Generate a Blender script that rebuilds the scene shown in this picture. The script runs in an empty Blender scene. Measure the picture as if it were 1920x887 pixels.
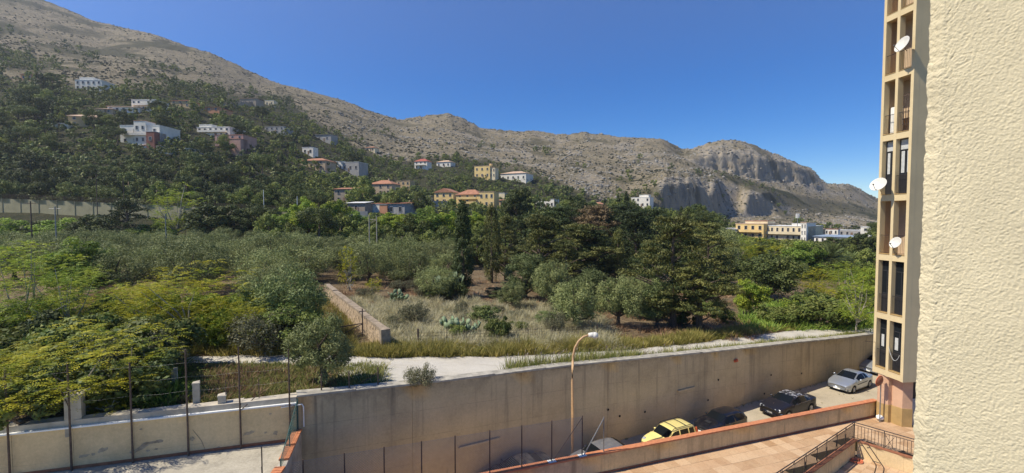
import bpy, math, random
import numpy as np
from mathutils import Vector, Matrix

R = math.radians
C = bpy.context.scene.collection
rng = np.random.default_rng(7)
random.seed(7)

# ------------------------------------------------------------------ camera, sky, sun, exposure
F = 850.0                     # focal length in photograph pixels (1920 wide)
CAMZ = 14.4
PITCH = math.atan(35.5 / F)    # looking slightly down
cam_d = bpy.data.cameras.new('camera'); cam = bpy.data.objects.new('camera', cam_d); C.objects.link(cam)
cam_d.sensor_width = 36.0; cam_d.lens = 36.0 * F / 1920.0
cam_d.clip_start = 0.05; cam_d.clip_end = 9000
cam.location = (0, 0, CAMZ); cam.rotation_euler = (R(90) - PITCH, 0, 0)
sc = bpy.context.scene
sc.camera = cam
TO_SUN = Vector((-0.75, -0.18, 1.0)).normalized()
SUN_EL = math.asin(TO_SUN.z)
SUN_AZ = math.atan2(TO_SUN.x, TO_SUN.y)        # clockwise from +Y
world = bpy.data.worlds.new('World'); sc.world = world; world.use_nodes = True
wn = world.node_tree.nodes; wl = world.node_tree.links
sky = wn.new('ShaderNodeTexSky'); sky.sky_type = 'NISHITA'; sky.sun_disc = False
sky.sun_elevation = SUN_EL; sky.sun_rotation = SUN_AZ
sky.altitude = 900; sky.air_density = 1.0; sky.dust_density = 0.0; sky.ozone_density = 5.0
hs = wn.new('ShaderNodeHueSaturation'); hs.inputs['Saturation'].default_value = 1.42; hs.inputs['Hue'].default_value = 0.512; wl.new(sky.outputs[0], hs.inputs['Color']); wl.new(hs.outputs[0], wn['Background'].inputs['Color'])
wn['Background'].inputs['Strength'].default_value = 0.108
sun_d = bpy.data.lights.new('sun', 'SUN'); sun_d.energy = 5.0; sun_d.angle = R(0.5); sun_d.color = (1.0, 0.93, 0.79)
sun = bpy.data.objects.new('sun', sun_d); C.objects.link(sun)
sun.rotation_euler = TO_SUN.to_track_quat('Z', 'Y').to_euler()
sc.view_settings.view_transform = 'Standard'; sc.view_settings.look = 'None'
sc.view_settings.exposure = 0.38; sc.view_settings.gamma = 1.0
sc.cycles.max_bounces = 6; sc.cycles.transparent_max_bounces = 8

# ------------------------------------------------------------------ pixel helpers (photograph pixels -> places)
cp, sp = math.cos(PITCH), math.sin(PITCH)
def ray(px, py):
    u = (px - 960) / F; v = (443.5 - py) / F
    return np.array([u, cp + sp * v, -sp + cp * v])
def at_y(px, py, y):
    r = ray(px, py); k = y / r[1]; return Vector((r[0] * k, y, CAMZ + r[2] * k))
def at_z(px, py, z):
    r = ray(px, py); k = (z - CAMZ) / r[2]; return Vector((r[0] * k, r[1] * k, z))
def row_of(x, y, z):
    dz = z - CAMZ
    return 443.5 - F * (y * sp + dz * cp) / (y * cp - dz * sp)
def col_of(x, y, z):
    return 960 + F * x / (y * cp - (z - CAMZ) * sp)

# ------------------------------------------------------------------ noise
_perm = np.random.default_rng(3).permutation(512).astype(np.int64); _perm = np.concatenate([_perm, _perm, _perm])
_g = np.random.default_rng(4).uniform(0, 2 * math.pi, 512); _gx, _gy = np.cos(_g), np.sin(_g)
def perlin(x, y):
    x = np.asarray(x, float); y = np.asarray(y, float)
    xi = np.floor(x).astype(np.int64); yi = np.floor(y).astype(np.int64)
    xf, yf = x - xi, y - yi
    def gr(ix, iy, dx, dy):
        h = _perm[(_perm[ix & 511] + iy) & 511]
        return _gx[h] * dx + _gy[h] * dy
    u = xf ** 3 * (xf * (xf * 6 - 15) + 10); v = yf ** 3 * (yf * (yf * 6 - 15) + 10)
    a = gr(xi, yi, xf, yf); b = gr(xi + 1, yi, xf - 1, yf)
    c = gr(xi, yi + 1, xf, yf - 1); d = gr(xi + 1, yi + 1, xf - 1, yf - 1)
    return ((a + (b - a) * u) * (1 - v) + (c + (d - c) * u) * v) * 1.5
def fbm(x, y, o=4, g=0.5):
    s = 0; a = 1.0; n = 0
    for k in range(o):
        s = s + a * perlin(x + 17.3 * k, y - 9.1 * k); n += a; a *= g; x = x * 2.03; y = y * 2.03
    return s / n
def ridged(x, y, o=4):
    s = 0; a = 1.0; n = 0
    for k in range(o):
        s = s + a * (1 - 2 * np.abs(perlin(x + 31.7 * k, y + 5.3 * k))); n += a; a *= 0.55; x = x * 2.1; y = y * 2.1
    return s / n
def sstep(a, b, x):
    t = np.clip((np.asarray(x, float) - a) / (b - a), 0, 1); return t * t * (3 - 2 * t)

# ------------------------------------------------------------------ materials
class NT:
    def __init__(s, name):
        s.m = bpy.data.materials.new(name); s.m.use_nodes = True
        s.t = s.m.node_tree; s.n = s.t.nodes; s.b = s.n['Principled BSDF']; s.out = s.n['Material Output']
        s._pos = None
    def new(s, t, **kw):
        n = s.n.new(t)
        for k, v in kw.items(): setattr(n, k, v)
        return n
    def link(s, a, b): s.t.links.new(a, b)
    @property
    def pos(s):
        if s._pos is None: s._pos = s.new('ShaderNodeNewGeometry')
        return s._pos.outputs['Position']
    def mapped(s, sc3, src=None, rot=(0, 0, 0)):
        m = s.new('ShaderNodeMapping'); m.inputs['Scale'].default_value = sc3; m.inputs['Rotation'].default_value = rot
        s.link(src or s.pos, m.inputs['Vector']); return m.outputs[0]
    def noise(s, scale, detail=4, rough=0.55, vec=None):
        n = s.new('ShaderNodeTexNoise'); n.inputs['Scale'].default_value = scale
        n.inputs['Detail'].default_value = detail; n.inputs['Roughness'].default_value = rough
        s.link(vec or s.pos, n.inputs['Vector']); return n.outputs['Fac']
    def ramp(s, fac, stops):
        n = s.new('ShaderNodeValToRGB'); e = n.color_ramp.elements
        while len(e) < len(stops): e.new(0.5)
        for i, (p, c) in enumerate(stops):
            e[i].position = p; e[i].color = (*c, 1) if len(c) == 3 else c
        s.link(fac, n.inputs[0]); return n.outputs[0]
    def maprange(s, v, a, b, c=0.0, d=1.0):
        n = s.new('ShaderNodeMapRange'); n.clamp = True
        for i, x in zip((1, 2, 3, 4), (a, b, c, d)): n.inputs[i].default_value = x
        s.link(v, n.inputs[0]); return n.outputs[0]
    def mix(s, fac, a, b, mode='MIX'):
        n = s.new('ShaderNodeMix', data_type='RGBA', blend_type=mode)
        for sock, v in ((n.inputs[0], fac), (n.inputs[6], a), (n.inputs[7], b)):
            if isinstance(v, bpy.types.NodeSocket): s.link(v, sock)
            elif isinstance(v, (int, float)): sock.default_value = v
            else: sock.default_value = (*v, 1)
        return n.outputs[2]
    def math(s, op, a, b=0.0):
        n = s.new('ShaderNodeMath', operation=op)
        for sock, v in ((n.inputs[0], a), (n.inputs[1], b)):
            if isinstance(v, bpy.types.NodeSocket): s.link(v, sock)
            else: sock.default_value = v
        return n.outputs[0]
    def sep(s, vec=None):
        n = s.new('ShaderNodeSeparateXYZ'); s.link(vec or s.pos, n.inputs[0]); return n.outputs
    def bump(s, h, strength=0.4, dist=0.02):
        n = s.new('ShaderNodeBump'); n.inputs['Strength'].default_value = strength; n.inputs['Distance'].default_value = dist
        s.link(h, n.inputs['Height']); s.link(n.outputs[0], s.b.inputs['Normal'])
    def base(s, c):
        if isinstance(c, bpy.types.NodeSocket): s.link(c, s.b.inputs['Base Color'])
        else: s.b.inputs['Base Color'].default_value = (*c, 1)
    def set(s, **kw):
        for k, v in kw.items():
            s.b.inputs[{'rough': 'Roughness', 'metal': 'Metallic', 'spec': 'Specular IOR Level', 'coat': 'Coat Weight', 'alpha': 'Alpha', 'trans': 'Transmission Weight'}[k]].default_value = v
        return s
def mul(c, k): return tuple(min(1, x * k) for x in c)
def simple(name, c, rough=0.8, var=0.15, scale=2.0, bump=0.0, bscale=30, metal=0.0, spec=0.3, coat=0.0, bdist=0.01):
    t = NT(name)
    if var: t.base(t.ramp(t.noise(scale, 5, 0.6), [(0.3, mul(c, 1 - var)), (0.7, mul(c, 1 + var))]))
    else: t.base(c)
    if bump: t.bump(t.noise(bscale, 4, 0.6), bump, bdist)
    t.set(rough=rough, metal=metal, spec=spec, coat=coat); return t.m
def leafmat(name, c1, c2, trans=0.28, tint=0.25):
    """per-leaf and per-tree variation of one species' leaf colour"""
    t = NT(name)
    a = t.new('ShaderNodeAttribute', attribute_name='rnd')
    oi = t.new('ShaderNodeObjectInfo')
    col = t.mix(a.outputs['Fac'], c1, c2)
    v = t.maprange(oi.outputs['Random'], 0, 1, 1 - tint, 1 + tint)
    vm = t.new('ShaderNodeVectorMath', operation='SCALE'); t.link(col, vm.inputs[0]); t.link(v, vm.inputs['Scale'])
    t.base(vm.outputs[0]); t.set(rough=0.6, spec=0.25)
    tr = t.new('ShaderNodeBsdfTranslucent'); t.link(vm.outputs[0], tr.inputs['Color'])
    ms = t.new('ShaderNodeMixShader'); ms.inputs[0].default_value = trans
    t.link(t.b.outputs[0], ms.inputs[1]); t.link(tr.outputs[0], ms.inputs[2]); t.link(ms.outputs[0], t.out.inputs['Surface'])
    return t.m

MAT = {}
# retaining wall concrete: drip stains from the top edge, board marks, blotches
WA = (6.88, 28.7); WD = (0.89, 0.456); WN = (-0.456, 0.89)      # wall foot, direction, normal pointing away from the street
def concrete_wall(name, c, stain=(0.075, 0.066, 0.055), amount=0.85):
    t = NT(name)
    attr = t.new('ShaderNodeAttribute', attribute_name='down')       # metres below the top edge
    t1 = t.mapped((1.0, 1.0, 0.045)); drip = t.noise(2.2, 5, 0.65, t1)
    dm = t.maprange(drip, 0.52, 0.68)
    fade = t.maprange(attr.outputs['Fac'], 0.0, 4.2, 1.0, 0.0)
    dm = t.math('MULTIPLY', dm, fade)
    edge = t.math('MULTIPLY', t.maprange(attr.outputs['Fac'], 0.0, 0.5, 1.0, 0.0), t.maprange(t.noise(3, 5, 0.7), 0.35, 0.6))
    dm = t.math('MAXIMUM', dm, t.math('MULTIPLY', edge, 0.75))
    dm = t.math('MULTIPLY', dm, amount)
    blot = t.noise(0.45, 6, 0.65)
    col = t.ramp(blot, [(0.28, mul(c, 0.68)), (0.5, c), (0.75, mul(c, 1.22))])
    fine = t.noise(9, 5, 0.7); col = t.mix(0.28, col, t.ramp(fine, [(0.3, mul(c, 0.6)), (0.7, mul(c, 1.3))]))
    col = t.mix(dm, col, stain)
    fr = t.math('FRACT', t.math('DIVIDE', attr.outputs['Fac'], 1.35))
    jn = t.math('MULTIPLY', t.maprange(fr, 0.0, 0.022, 1.0, 0.0), t.maprange(t.noise(1.2, 3, 0.6), 0.4, 0.6, 0.15, 0.6))
    col = t.mix(jn, col, stain)
    t.base(col); t.set(rough=0.92, spec=0.2)
    bd = t.noise(1.0, 2, 0.5, t.mapped((0.4, 0.4, 9)))
    t.bump(t.math('ADD', bd, t.noise(25, 4, 0.7)), 0.35, 0.02)
    return t.m
MAT['concrete'] = concrete_wall('stained_concrete', (0.50, 0.395, 0.24), (0.12, 0.10, 0.075), 0.72)
MAT['court_plaster'] = concrete_wall('court_plaster', (0.66, 0.49, 0.27), (0.34, 0.27, 0.17), 0.15)
MAT['parapet_plaster'] = concrete_wall('parapet_plaster', (0.70, 0.51, 0.26), (0.22, 0.15, 0.08), 0.6)
MAT['cap_concrete'] = simple('cap_concrete', (0.36, 0.33, 0.27), 0.9, 0.35, 2.5, 0.5, 14)
MAT['pale_concrete'] = simple('pale_concrete', (0.42, 0.37, 0.29), 0.9, 0.3, 1.3, 0.4, 14)
MAT['terracotta'] = simple('terracotta', (0.46, 0.17, 0.08), 0.8, 0.25, 5, 0.3, 40)
MAT['coping'] = simple('coping_terracotta', (0.52, 0.20, 0.09), 0.75, 0.22, 6, 0.3, 40)
MAT['brown_kerb'] = simple('brown_kerb', (0.30, 0.12, 0.06), 0.8, 0.25, 5)
MAT['rust'] = simple('rusty_iron', (0.10, 0.070, 0.052), 0.75, 0.4, 8)
MAT['iron'] = simple('black_iron', (0.035, 0.028, 0.026), 0.55, 0.2, 8)
MAT['galv'] = simple('galvanised_steel', (0.24, 0.24, 0.23), 0.5, 0.2, 8, metal=0.5)
MAT['wire'] = simple('fence_wire', (0.34, 0.32, 0.28), 0.6, 0.15, 8)
MAT['green_net'] = simple('green_net', (0.06, 0.12, 0.10), 0.8, 0.2, 8)
MAT['white_metal'] = simple('white_paint', (0.78, 0.77, 0.73), 0.45, 0.06, 6)
MAT['dish'] = simple('dish_paint', (0.62, 0.59, 0.52), 0.5, 0.1, 5)
MAT['lamp_pole'] = simple('ochre_pole_paint', (0.46, 0.29, 0.15), 0.5, 0.15, 6)
MAT['rubber'] = simple('rubber', (0.018, 0.018, 0.018), 0.8, 0.2, 8)
MAT['black_plastic'] = simple('black_plastic', (0.025, 0.025, 0.027), 0.5, 0.1, 8)
MAT['chrome'] = simple('chrome', (0.75, 0.75, 0.76), 0.15, 0, metal=1.0)
MAT['alloy'] = simple('alloy', (0.50, 0.50, 0.50), 0.35, 0.05, 5, metal=0.8)
MAT['lens'] = simple('headlight_lens', (0.34, 0.36, 0.38), 0.12, 0.05, 30, spec=0.6, coat=0.6)
MAT['orange_hose'] = simple('orange_hose', (0.62, 0.17, 0.08), 0.5, 0.15, 8)
MAT['bark'] = simple('bark', (0.12, 0.09, 0.065), 0.95, 0.35, 6, 0.6, 20, bdist=0.03)
MAT['pale_bark'] = simple('pale_bark', (0.36, 0.32, 0.26), 0.9, 0.3, 6, 0.4, 20)
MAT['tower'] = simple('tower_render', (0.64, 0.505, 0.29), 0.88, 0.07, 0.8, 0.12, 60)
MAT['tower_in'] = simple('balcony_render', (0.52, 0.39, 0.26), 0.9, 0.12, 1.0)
MAT['pink'] = simple('pink_render', (0.58, 0.36, 0.23), 0.88, 0.1, 1.5)
MAT['ochre'] = simple('ochre_stone', (0.42, 0.275, 0.11), 0.88, 0.15, 2.0)
MAT['dark_frame'] = simple('dark_frame', (0.03, 0.03, 0.032), 0.4, 0.1, 5)
MAT['shutter'] = simple('grey_shutter', (0.36, 0.36, 0.35), 0.6, 0.1, 5)
def glass(name, c, rough=0.05):
    t = NT(name); t.base(c); t.set(rough=rough, spec=0.18, coat=0.0); return t.m
MAT['glass'] = glass('dark_glass', (0.012, 0.015, 0.018))
MAT['carglass'] = glass('car_glass', (0.008, 0.010, 0.012), 0.03)
MAT['curtain'] = simple('curtain', (0.5, 0.5, 0.48), 0.9, 0.15, 6)
MAT['red_rag'] = simple('red_plastic', (0.50, 0.10, 0.04), 0.6, 0.2, 20)

def stucco():
    t = NT('rough_stucco')
    c = (0.62, 0.535, 0.36)
    t.base(t.ramp(t.noise(7, 6, 0.6), [(0.25, mul(c, 0.90)), (0.75, mul(c, 1.07))]))
    t.bump(t.noise(180, 5, 0.7), 0.55, 0.004); t.set(rough=0.95, spec=0.15); return t.m
MAT['stucco'] = stucco()
def street_mat():
    t = NT('worn_street')
    n = t.noise(0.6, 6, 0.65); f = t.noise(14, 5, 0.7)
    c = t.ramp(n, [(0.25, (0.30, 0.25, 0.175)), (0.5, (0.46, 0.39, 0.275)), (0.75, (0.54, 0.46, 0.33))])
    c = t.mix(0.35, c, t.ramp(f, [(0.3, (0.16, 0.13, 0.10)), (0.65, (0.48, 0.41, 0.31))]))
    t.base(c); t.bump(f, 0.5, 0.03); t.set(rough=0.95, spec=0.2); return t.m
MAT['street'] = street_mat()
def lane_mat():
    t = NT('pale_gravel_lane')
    n = t.noise(0.5, 6, 0.65); f = t.noise(22, 4, 0.75)
    c = t.ramp(n, [(0.2, (0.42, 0.38, 0.31)), (0.5, (0.55, 0.51, 0.43)), (0.8, (0.64, 0.60, 0.52))])
    c = t.mix(0.35, c, t.ramp(f, [(0.32, (0.26, 0.23, 0.18)), (0.6, (0.62, 0.58, 0.50))]))
    w = t.noise(3.0, 3, 0.6, t.mapped((0.12, 1.0, 1.0), rot=(0, 0, R(-35))))
    c = t.mix(t.maprange(w, 0.55, 0.75, 0, 0.35), c, (0.34, 0.28, 0.20))
    t.base(c); t.bump(f, 0.7, 0.04); t.set(rough=0.97, spec=0.15); return t.m
MAT['lane'] = lane_mat()
def court_mat():
    t = NT('cracked_court')
    n = t.noise(0.9, 6, 0.7); f = t.noise(12, 4, 0.7)
    c = t.ramp(n, [(0.25, (0.20, 0.18, 0.14)), (0.5, (0.40, 0.36, 0.28)), (0.75, (0.52, 0.47, 0.37))])
    c = t.mix(0.3, c, t.ramp(f, [(0.3, (0.15, 0.13, 0.10)), (0.65, (0.52, 0.47, 0.38))]))
    t.base(c); t.bump(f, 0.4, 0.02); t.set(rough=0.95, spec=0.2); return t.m
MAT['court'] = court_mat()
def tile_mat():
    t = NT('terrace_tile')
    oi = t.new('ShaderNodeObjectInfo')
    c = t.ramp(oi.outputs['Random'], [(0.0, (0.40, 0.24, 0.125)), (0.5, (0.49, 0.31, 0.175)), (1.0, (0.58, 0.40, 0.24))])
    c = t.mix(t.maprange(t.noise(0.9, 6, 0.7), 0.4, 0.7, 0, 0.55), c, (0.56, 0.40, 0.24))
    c = t.mix(t.maprange(t.noise(7, 5, 0.7), 0.5, 0.75, 0, 0.4), c, (0.20, 0.12, 0.07))
    t.base(c); t.set(rough=0.85, spec=0.25); return t.m
MAT['tile'] = tile_mat()
MAT['grout'] = simple('grout', (0.22, 0.15, 0.10), 0.95, 0.2, 3)
MAT['red_tile'] = simple('dark_red_floor', (0.22, 0.06, 0.045), 0.7, 0.2, 3)

def terrain_mat():
    t = NT('hill_ground')
    fo = t.new('ShaderNodeAttribute', attribute_name='forest').outputs['Fac']
    fi = t.new('ShaderNodeAttribute', attribute_name='field').outputs['Fac']
    ro = t.new('ShaderNodeAttribute', attribute_name='cliff').outputs['Fac']
    nz = t.sep(t._pos.outputs['Normal'] if t._pos else (t.pos and t._pos.outputs['Normal']))[2]
    big = t.noise(0.012, 6, 0.6); mid = t.noise(0.07, 6, 0.65); fine = t.noise(0.45, 6, 0.7)
    grass = t.ramp(mid, [(0.25, (0.135, 0.112, 0.072)), (0.5, (0.235, 0.19, 0.122)), (0.75, (0.305, 0.25, 0.165))])
    grass = t.mix(t.maprange(big, 0.35, 0.65, 0, 0.6), grass, t.ramp(fine, [(0.3, (0.11, 0.10, 0.06)), (0.7, (0.26, 0.205, 0.125))]))
    dots = t.maprange(fine, 0.51, 0.57)                        # low maquis and stones between the grass
    grass = t.mix(t.math('MULTIPLY', dots, 0.75), grass, (0.055, 0.058, 0.032))
    st = t.maprange(t.noise(0.8, 4, 0.75), 0.55, 0.61)
    grass = t.mix(t.math('MULTIPLY', st, 0.55), grass, (0.36, 0.335, 0.295))
    vert = t.noise(0.12, 6, 0.7, t.mapped((1, 1, 0.3)))
    rock = t.ramp(vert, [(0.28, (0.13, 0.118, 0.10)), (0.45, (0.25, 0.225, 0.185)), (0.58, (0.35, 0.285, 0.20)), (0.66, (0.29, 0.268, 0.23)), (0.8, (0.39, 0.36, 0.31))])
    steep = t.maprange(nz, 0.78, 0.62)
    c = t.mix(t.math('MAXIMUM', steep, ro), grass, rock)
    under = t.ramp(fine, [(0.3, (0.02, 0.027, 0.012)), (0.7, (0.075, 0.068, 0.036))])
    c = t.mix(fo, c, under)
    f2 = t.noise(2.2, 6, 0.7)
    soil = t.ramp(t.noise(0.35, 6, 0.65), [(0.3, (0.11, 0.072, 0.042)), (0.5, (0.21, 0.155, 0.09)), (0.7, (0.34, 0.275, 0.165))])
    soil = t.mix(0.5, soil, t.ramp(f2, [(0.3, (0.07, 0.045, 0.028)), (0.5, (0.19, 0.13, 0.075)), (0.72, (0.36, 0.28, 0.17))]))
    c = t.mix(fi, c, soil)
    t.base(c); t.set(rough=0.97, spec=0.12)
    h = t.math('ADD', t.math('MULTIPLY', fine, 1.4), t.noise(1.6, 5, 0.75))
    t.bump(h, 0.7, 1.0)
    return t.m
MAT['terrain'] = terrain_mat()
MAT['rock'] = simple('limestone', (0.255, 0.235, 0.20), 0.95, 0.35, 0.5, 0.5, 4)
MAT['stone_wall'] = simple('field_stone', (0.42, 0.32, 0.215), 0.95, 0.35, 3, 0.4, 15)
MAT['stone_cap'] = simple('cap_stone', (0.29, 0.23, 0.165), 0.95, 0.35, 3, 0.5, 12)

# leaves: colour 1 .. colour 2 per leaf
MAT['olive'] = leafmat('olive_leaf', (0.136, 0.168, 0.053), (0.295, 0.309, 0.118), 0.14)
MAT['olive_dark'] = leafmat('dark_olive_leaf', (0.090, 0.126, 0.038), (0.210, 0.240, 0.086), 0.14)
MAT['yellowgreen'] = leafmat('yellow_fern_leaf', (0.165, 0.22, 0.02), (0.48, 0.42, 0.03), 0.38, 0.18)
MAT['green'] = leafmat('green_leaf', (0.123, 0.205, 0.032), (0.274, 0.356, 0.059), 0.33)
MAT['bright'] = leafmat('bright_leaf', (0.175, 0.281, 0.034), (0.385, 0.413, 0.047), 0.35)
MAT['cypress'] = leafmat('cypress_spray', (0.028, 0.046, 0.014), (0.07, 0.09, 0.024), 0.1)
MAT['conifer'] = leafmat('conifer_spray', (0.055, 0.079, 0.022), (0.222, 0.210, 0.054), 0.15)
MAT['brown_conifer'] = leafmat('dry_conifer_spray', (0.117, 0.083, 0.041), (0.222, 0.154, 0.077), 0.15)
MAT['evergreen'] = leafmat('evergreen_leaf', (0.053, 0.081, 0.023), (0.161, 0.178, 0.048), 0.2, 0.45)
MAT['hill_green'] = leafmat('hillside_leaf', (0.095, 0.140, 0.028), (0.235, 0.252, 0.062), 0.25, 0.4)
MAT['grey_shrub'] = leafmat('grey_shrub_leaf', (0.124, 0.130, 0.069), (0.234, 0.215, 0.117), 0.2)
MAT['maquis'] = leafmat('maquis_leaf', (0.035, 0.045, 0.022), (0.085, 0.085, 0.045), 0.1)
MAT['verge_grass'] = leafmat('verge_grass', (0.146, 0.181, 0.036), (0.398, 0.362, 0.123), 0.35)
MAT['tall_grass'] = leafmat('roadside_grass', (0.171, 0.172, 0.033), (0.451, 0.368, 0.113), 0.35)
MAT['dry_grass'] = leafmat('dry_bunch_grass', (0.52, 0.47, 0.25), (0.80, 0.73, 0.48), 0.4)
MAT['brown_grass'] = leafmat('brown_bracken', (0.20, 0.115, 0.06), (0.36, 0.23, 0.13), 0.25)
MAT['seed_head'] = leafmat('grass_seed_head', (0.28, 0.20, 0.16), (0.45, 0.36, 0.30), 0.3)
MAT['cactus'] = leafmat('cactus_pad', (0.11, 0.16, 0.08), (0.24, 0.29, 0.17), 0.05)
MAT['palm'] = leafmat('palm_leaflet', (0.110, 0.152, 0.046), (0.237, 0.272, 0.092), 0.2)

# ------------------------------------------------------------------ mesh and object helpers
def mesh_np(name, V, Fq, mats, rnd=None, mi=None, smooth=False, pattr=None):
    V = np.asarray(V, np.float32); Fq = np.asarray(Fq, np.int32); k = Fq.shape[1]; n = len(Fq)
    me = bpy.data.meshes.new(name)
    me.vertices.add(len(V)); me.vertices.foreach_set('co', V.ravel())
    me.loops.add(n * k); me.loops.foreach_set('vertex_index', Fq.ravel())
    me.polygons.add(n); me.polygons.foreach_set('loop_start', np.arange(0, n * k, k, dtype=np.int32))
    if mi is not None: me.polygons.foreach_set('material_index', np.asarray(mi, np.int32))
    if smooth: me.polygons.foreach_set('use_smooth', np.ones(n, bool))
    for m in mats: me.materials.append(m)
    if rnd is not None:
        a = me.attributes.new('rnd', 'FLOAT', 'FACE'); a.data.foreach_set('value', np.asarray(rnd, np.float32))
    for nm, arr in (pattr or {}).items():
        a = me.attributes.new(nm, 'FLOAT', 'POINT'); a.data.foreach_set('value', np.asarray(arr, np.float32))
    me.update(calc_edges=True); return me
def link(name, me, parent=None, loc=(0, 0, 0), rot=(0, 0, 0), scale=None):
    o = bpy.data.objects.new(name, me); C.objects.link(o)
    o.location = loc; o.rotation_euler = rot
    if scale is not None: o.scale = scale
    if parent is not None: o.parent = parent
    return o
def tag(o, label=None, cat=None, group=None, kind=None):
    if label: o['label'] = label
    if cat: o['category'] = cat
    if group: o['group'] = group
    if kind: o['kind'] = kind
    return o
def thing(name, label, cat, loc=(0, 0, 0), rz=0.0, group=None):
    return tag(link(name, None, None, loc, (0, 0, rz)), label, cat, group)

class MB:
    """collects boxes, bars, prisms and lathes; build() links them as ONE mesh object"""
    def __init__(s): s.v = []; s.f = []; s.mi = []; s.m = 0
    def add(s, vs, fs):
        b = len(s.v); s.v += [tuple(v) for v in vs]
        for f in fs: s.f.append([b + i for i in f]); s.mi.append(s.m)
        return s
    def box(s, c, d, rz=0.0, rx=0.0, ry=0.0):
        M = Matrix.Translation(c) @ Matrix.Rotation(rz, 4, 'Z') @ Matrix.Rotation(ry, 4, 'Y') @ Matrix.Rotation(rx, 4, 'X')
        vs = [M @ Vector((x * d[0] / 2, y * d[1] / 2, z * d[2] / 2)) for z in (-1, 1) for y in (-1, 1) for x in (-1, 1)]
        return s.add(vs, [(0, 2, 3, 1), (4, 5, 7, 6), (0, 1, 5, 4), (2, 6, 7, 3), (0, 4, 6, 2), (1, 3, 7, 5)])
    def bb(s, x0, x1, y0, y1, z0, z1): return s.box(((x0 + x1) / 2, (y0 + y1) / 2, (z0 + z1) / 2), (x1 - x0, y1 - y0, z1 - z0))
    def bar(s, p0, p1, r0, r1=None, n=6):
        p0 = Vector(p0); p1 = Vector(p1); r1 = r0 if r1 is None else r1
        d = (p1 - p0)
        if d.length < 1e-6: return s
        q = d.to_track_quat('Z', 'Y'); vs = []
        for p, r in ((p0, r0), (p1, r1)):
            for k in range(n):
                a = 2 * math.pi * k / n; vs.append(p + q @ Vector((r * math.cos(a), r * math.sin(a), 0)))
        fs = [(k, (k + 1) % n, n + (k + 1) % n, n + k) for k in range(n)] + [tuple(range(n))[::-1], tuple(range(n, 2 * n))]
        return s.add(vs, fs)
    def tube(s, pts, rs, n=6):
        pts = [Vector(p) for p in pts]
        if not hasattr(rs, '__len__'): rs = [rs] * len(pts)
        vs = []
        for i, p in enumerate(pts):
            d = (pts[min(i + 1, len(pts) - 1)] - pts[max(i - 1, 0)]).normalized(); q = d.to_track_quat('Z', 'Y')
            for k in range(n):
                a = 2 * math.pi * k / n; vs.append(p + q @ Vector((rs[i] * math.cos(a), rs[i] * math.sin(a), 0)))
        fs = []
        for i in range(len(pts) - 1):
            fs += [(i * n + k, i * n + (k + 1) % n, (i + 1) * n + (k + 1) % n, (i + 1) * n + k) for k in range(n)]
        m = (len(pts) - 1) * n
        fs += [tuple(range(n))[::-1], tuple(range(m, m + n))]
        return s.add(vs, fs)
    def prism(s, poly, z0, z1):
        n = len(poly)
        zz0 = z0 if hasattr(z0, '__len__') else [z0] * n; zz1 = z1 if hasattr(z1, '__len__') else [z1] * n
        vs = [(p[0], p[1], z) for p, z in zip(poly, zz0)] + [(p[0], p[1], z) for p, z in zip(poly, zz1)]
        return s.add(vs, [tuple(range(n))[::-1], tuple(range(n, 2 * n))] + [(k, (k + 1) % n, n + (k + 1) % n, n + k) for k in range(n)])
    def lathe(s, prof, n=16, M=None):
        vs = []; M = M or Matrix()
        for r, z in prof:
            for k in range(n):
                a = 2 * math.pi * k / n; vs.append(M @ Vector((r * math.cos(a), r * math.sin(a), z)))
        fs = [(i * n + k, i * n + (k + 1) % n, (i + 1) * n + (k + 1) % n, (i + 1) * n + k) for i in range(len(prof) - 1) for k in range(n)]
        return s.add(vs, fs)
    def mesh(s, name, mats, smooth=False, fix=True):
        me = bpy.data.meshes.new(name); me.from_pydata(s.v, [], s.f)
        for m in (mats if isinstance(mats, (list, tuple)) else [mats]): me.materials.append(m)
        me.polygons.foreach_set('material_index', s.mi)
        if smooth: me.polygons.foreach_set('use_smooth', [True] * len(s.f))
        me.update(); return me
    def build(s, name, mats, parent=None, loc=(0, 0, 0), rot=(0, 0, 0), smooth=False):
        return link(name, s.mesh(name, mats, smooth), parent, loc, rot)

# ================================================================== TERRAIN
def wall_t(x, y): return (x - WA[0]) * WD[0] + (y - WA[1]) * WD[1]
def wall_n(x, y): return (x - WA[0]) * WN[0] + (y - WA[1]) * WN[1]
def wall_pt(t, n=0.0): return (WA[0] + WD[0] * t + WN[0] * n, WA[1] + WD[1] * t + WN[1] * n)
T0 = -18.67
CC = wall_pt(T0)                                      # corner where the court wall meets the retaining wall
CD = (-0.958, -0.288); CN = (-0.288, 0.958)           # court wall direction and normal
def court_n(x, y): return (x - CC[0]) * CN[0] + (y - CC[1]) * CN[1]
def wall_top(t): return np.interp(t, [-60, T0, -12, -3.6, 6.5, 29.9, 70], [6.28, 6.28, 5.83, 5.43, 4.72, 3.25, 0.9])
def z_near(x, y):
    t = np.clip(wall_t(x, y), T0, 64)
    z = np.interp(t, [T0, -12, -3.6, 6.5, 29.9, 64], [6.05, 5.6, 5.16, 4.44, 2.98, 1.5])
    return z
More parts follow.
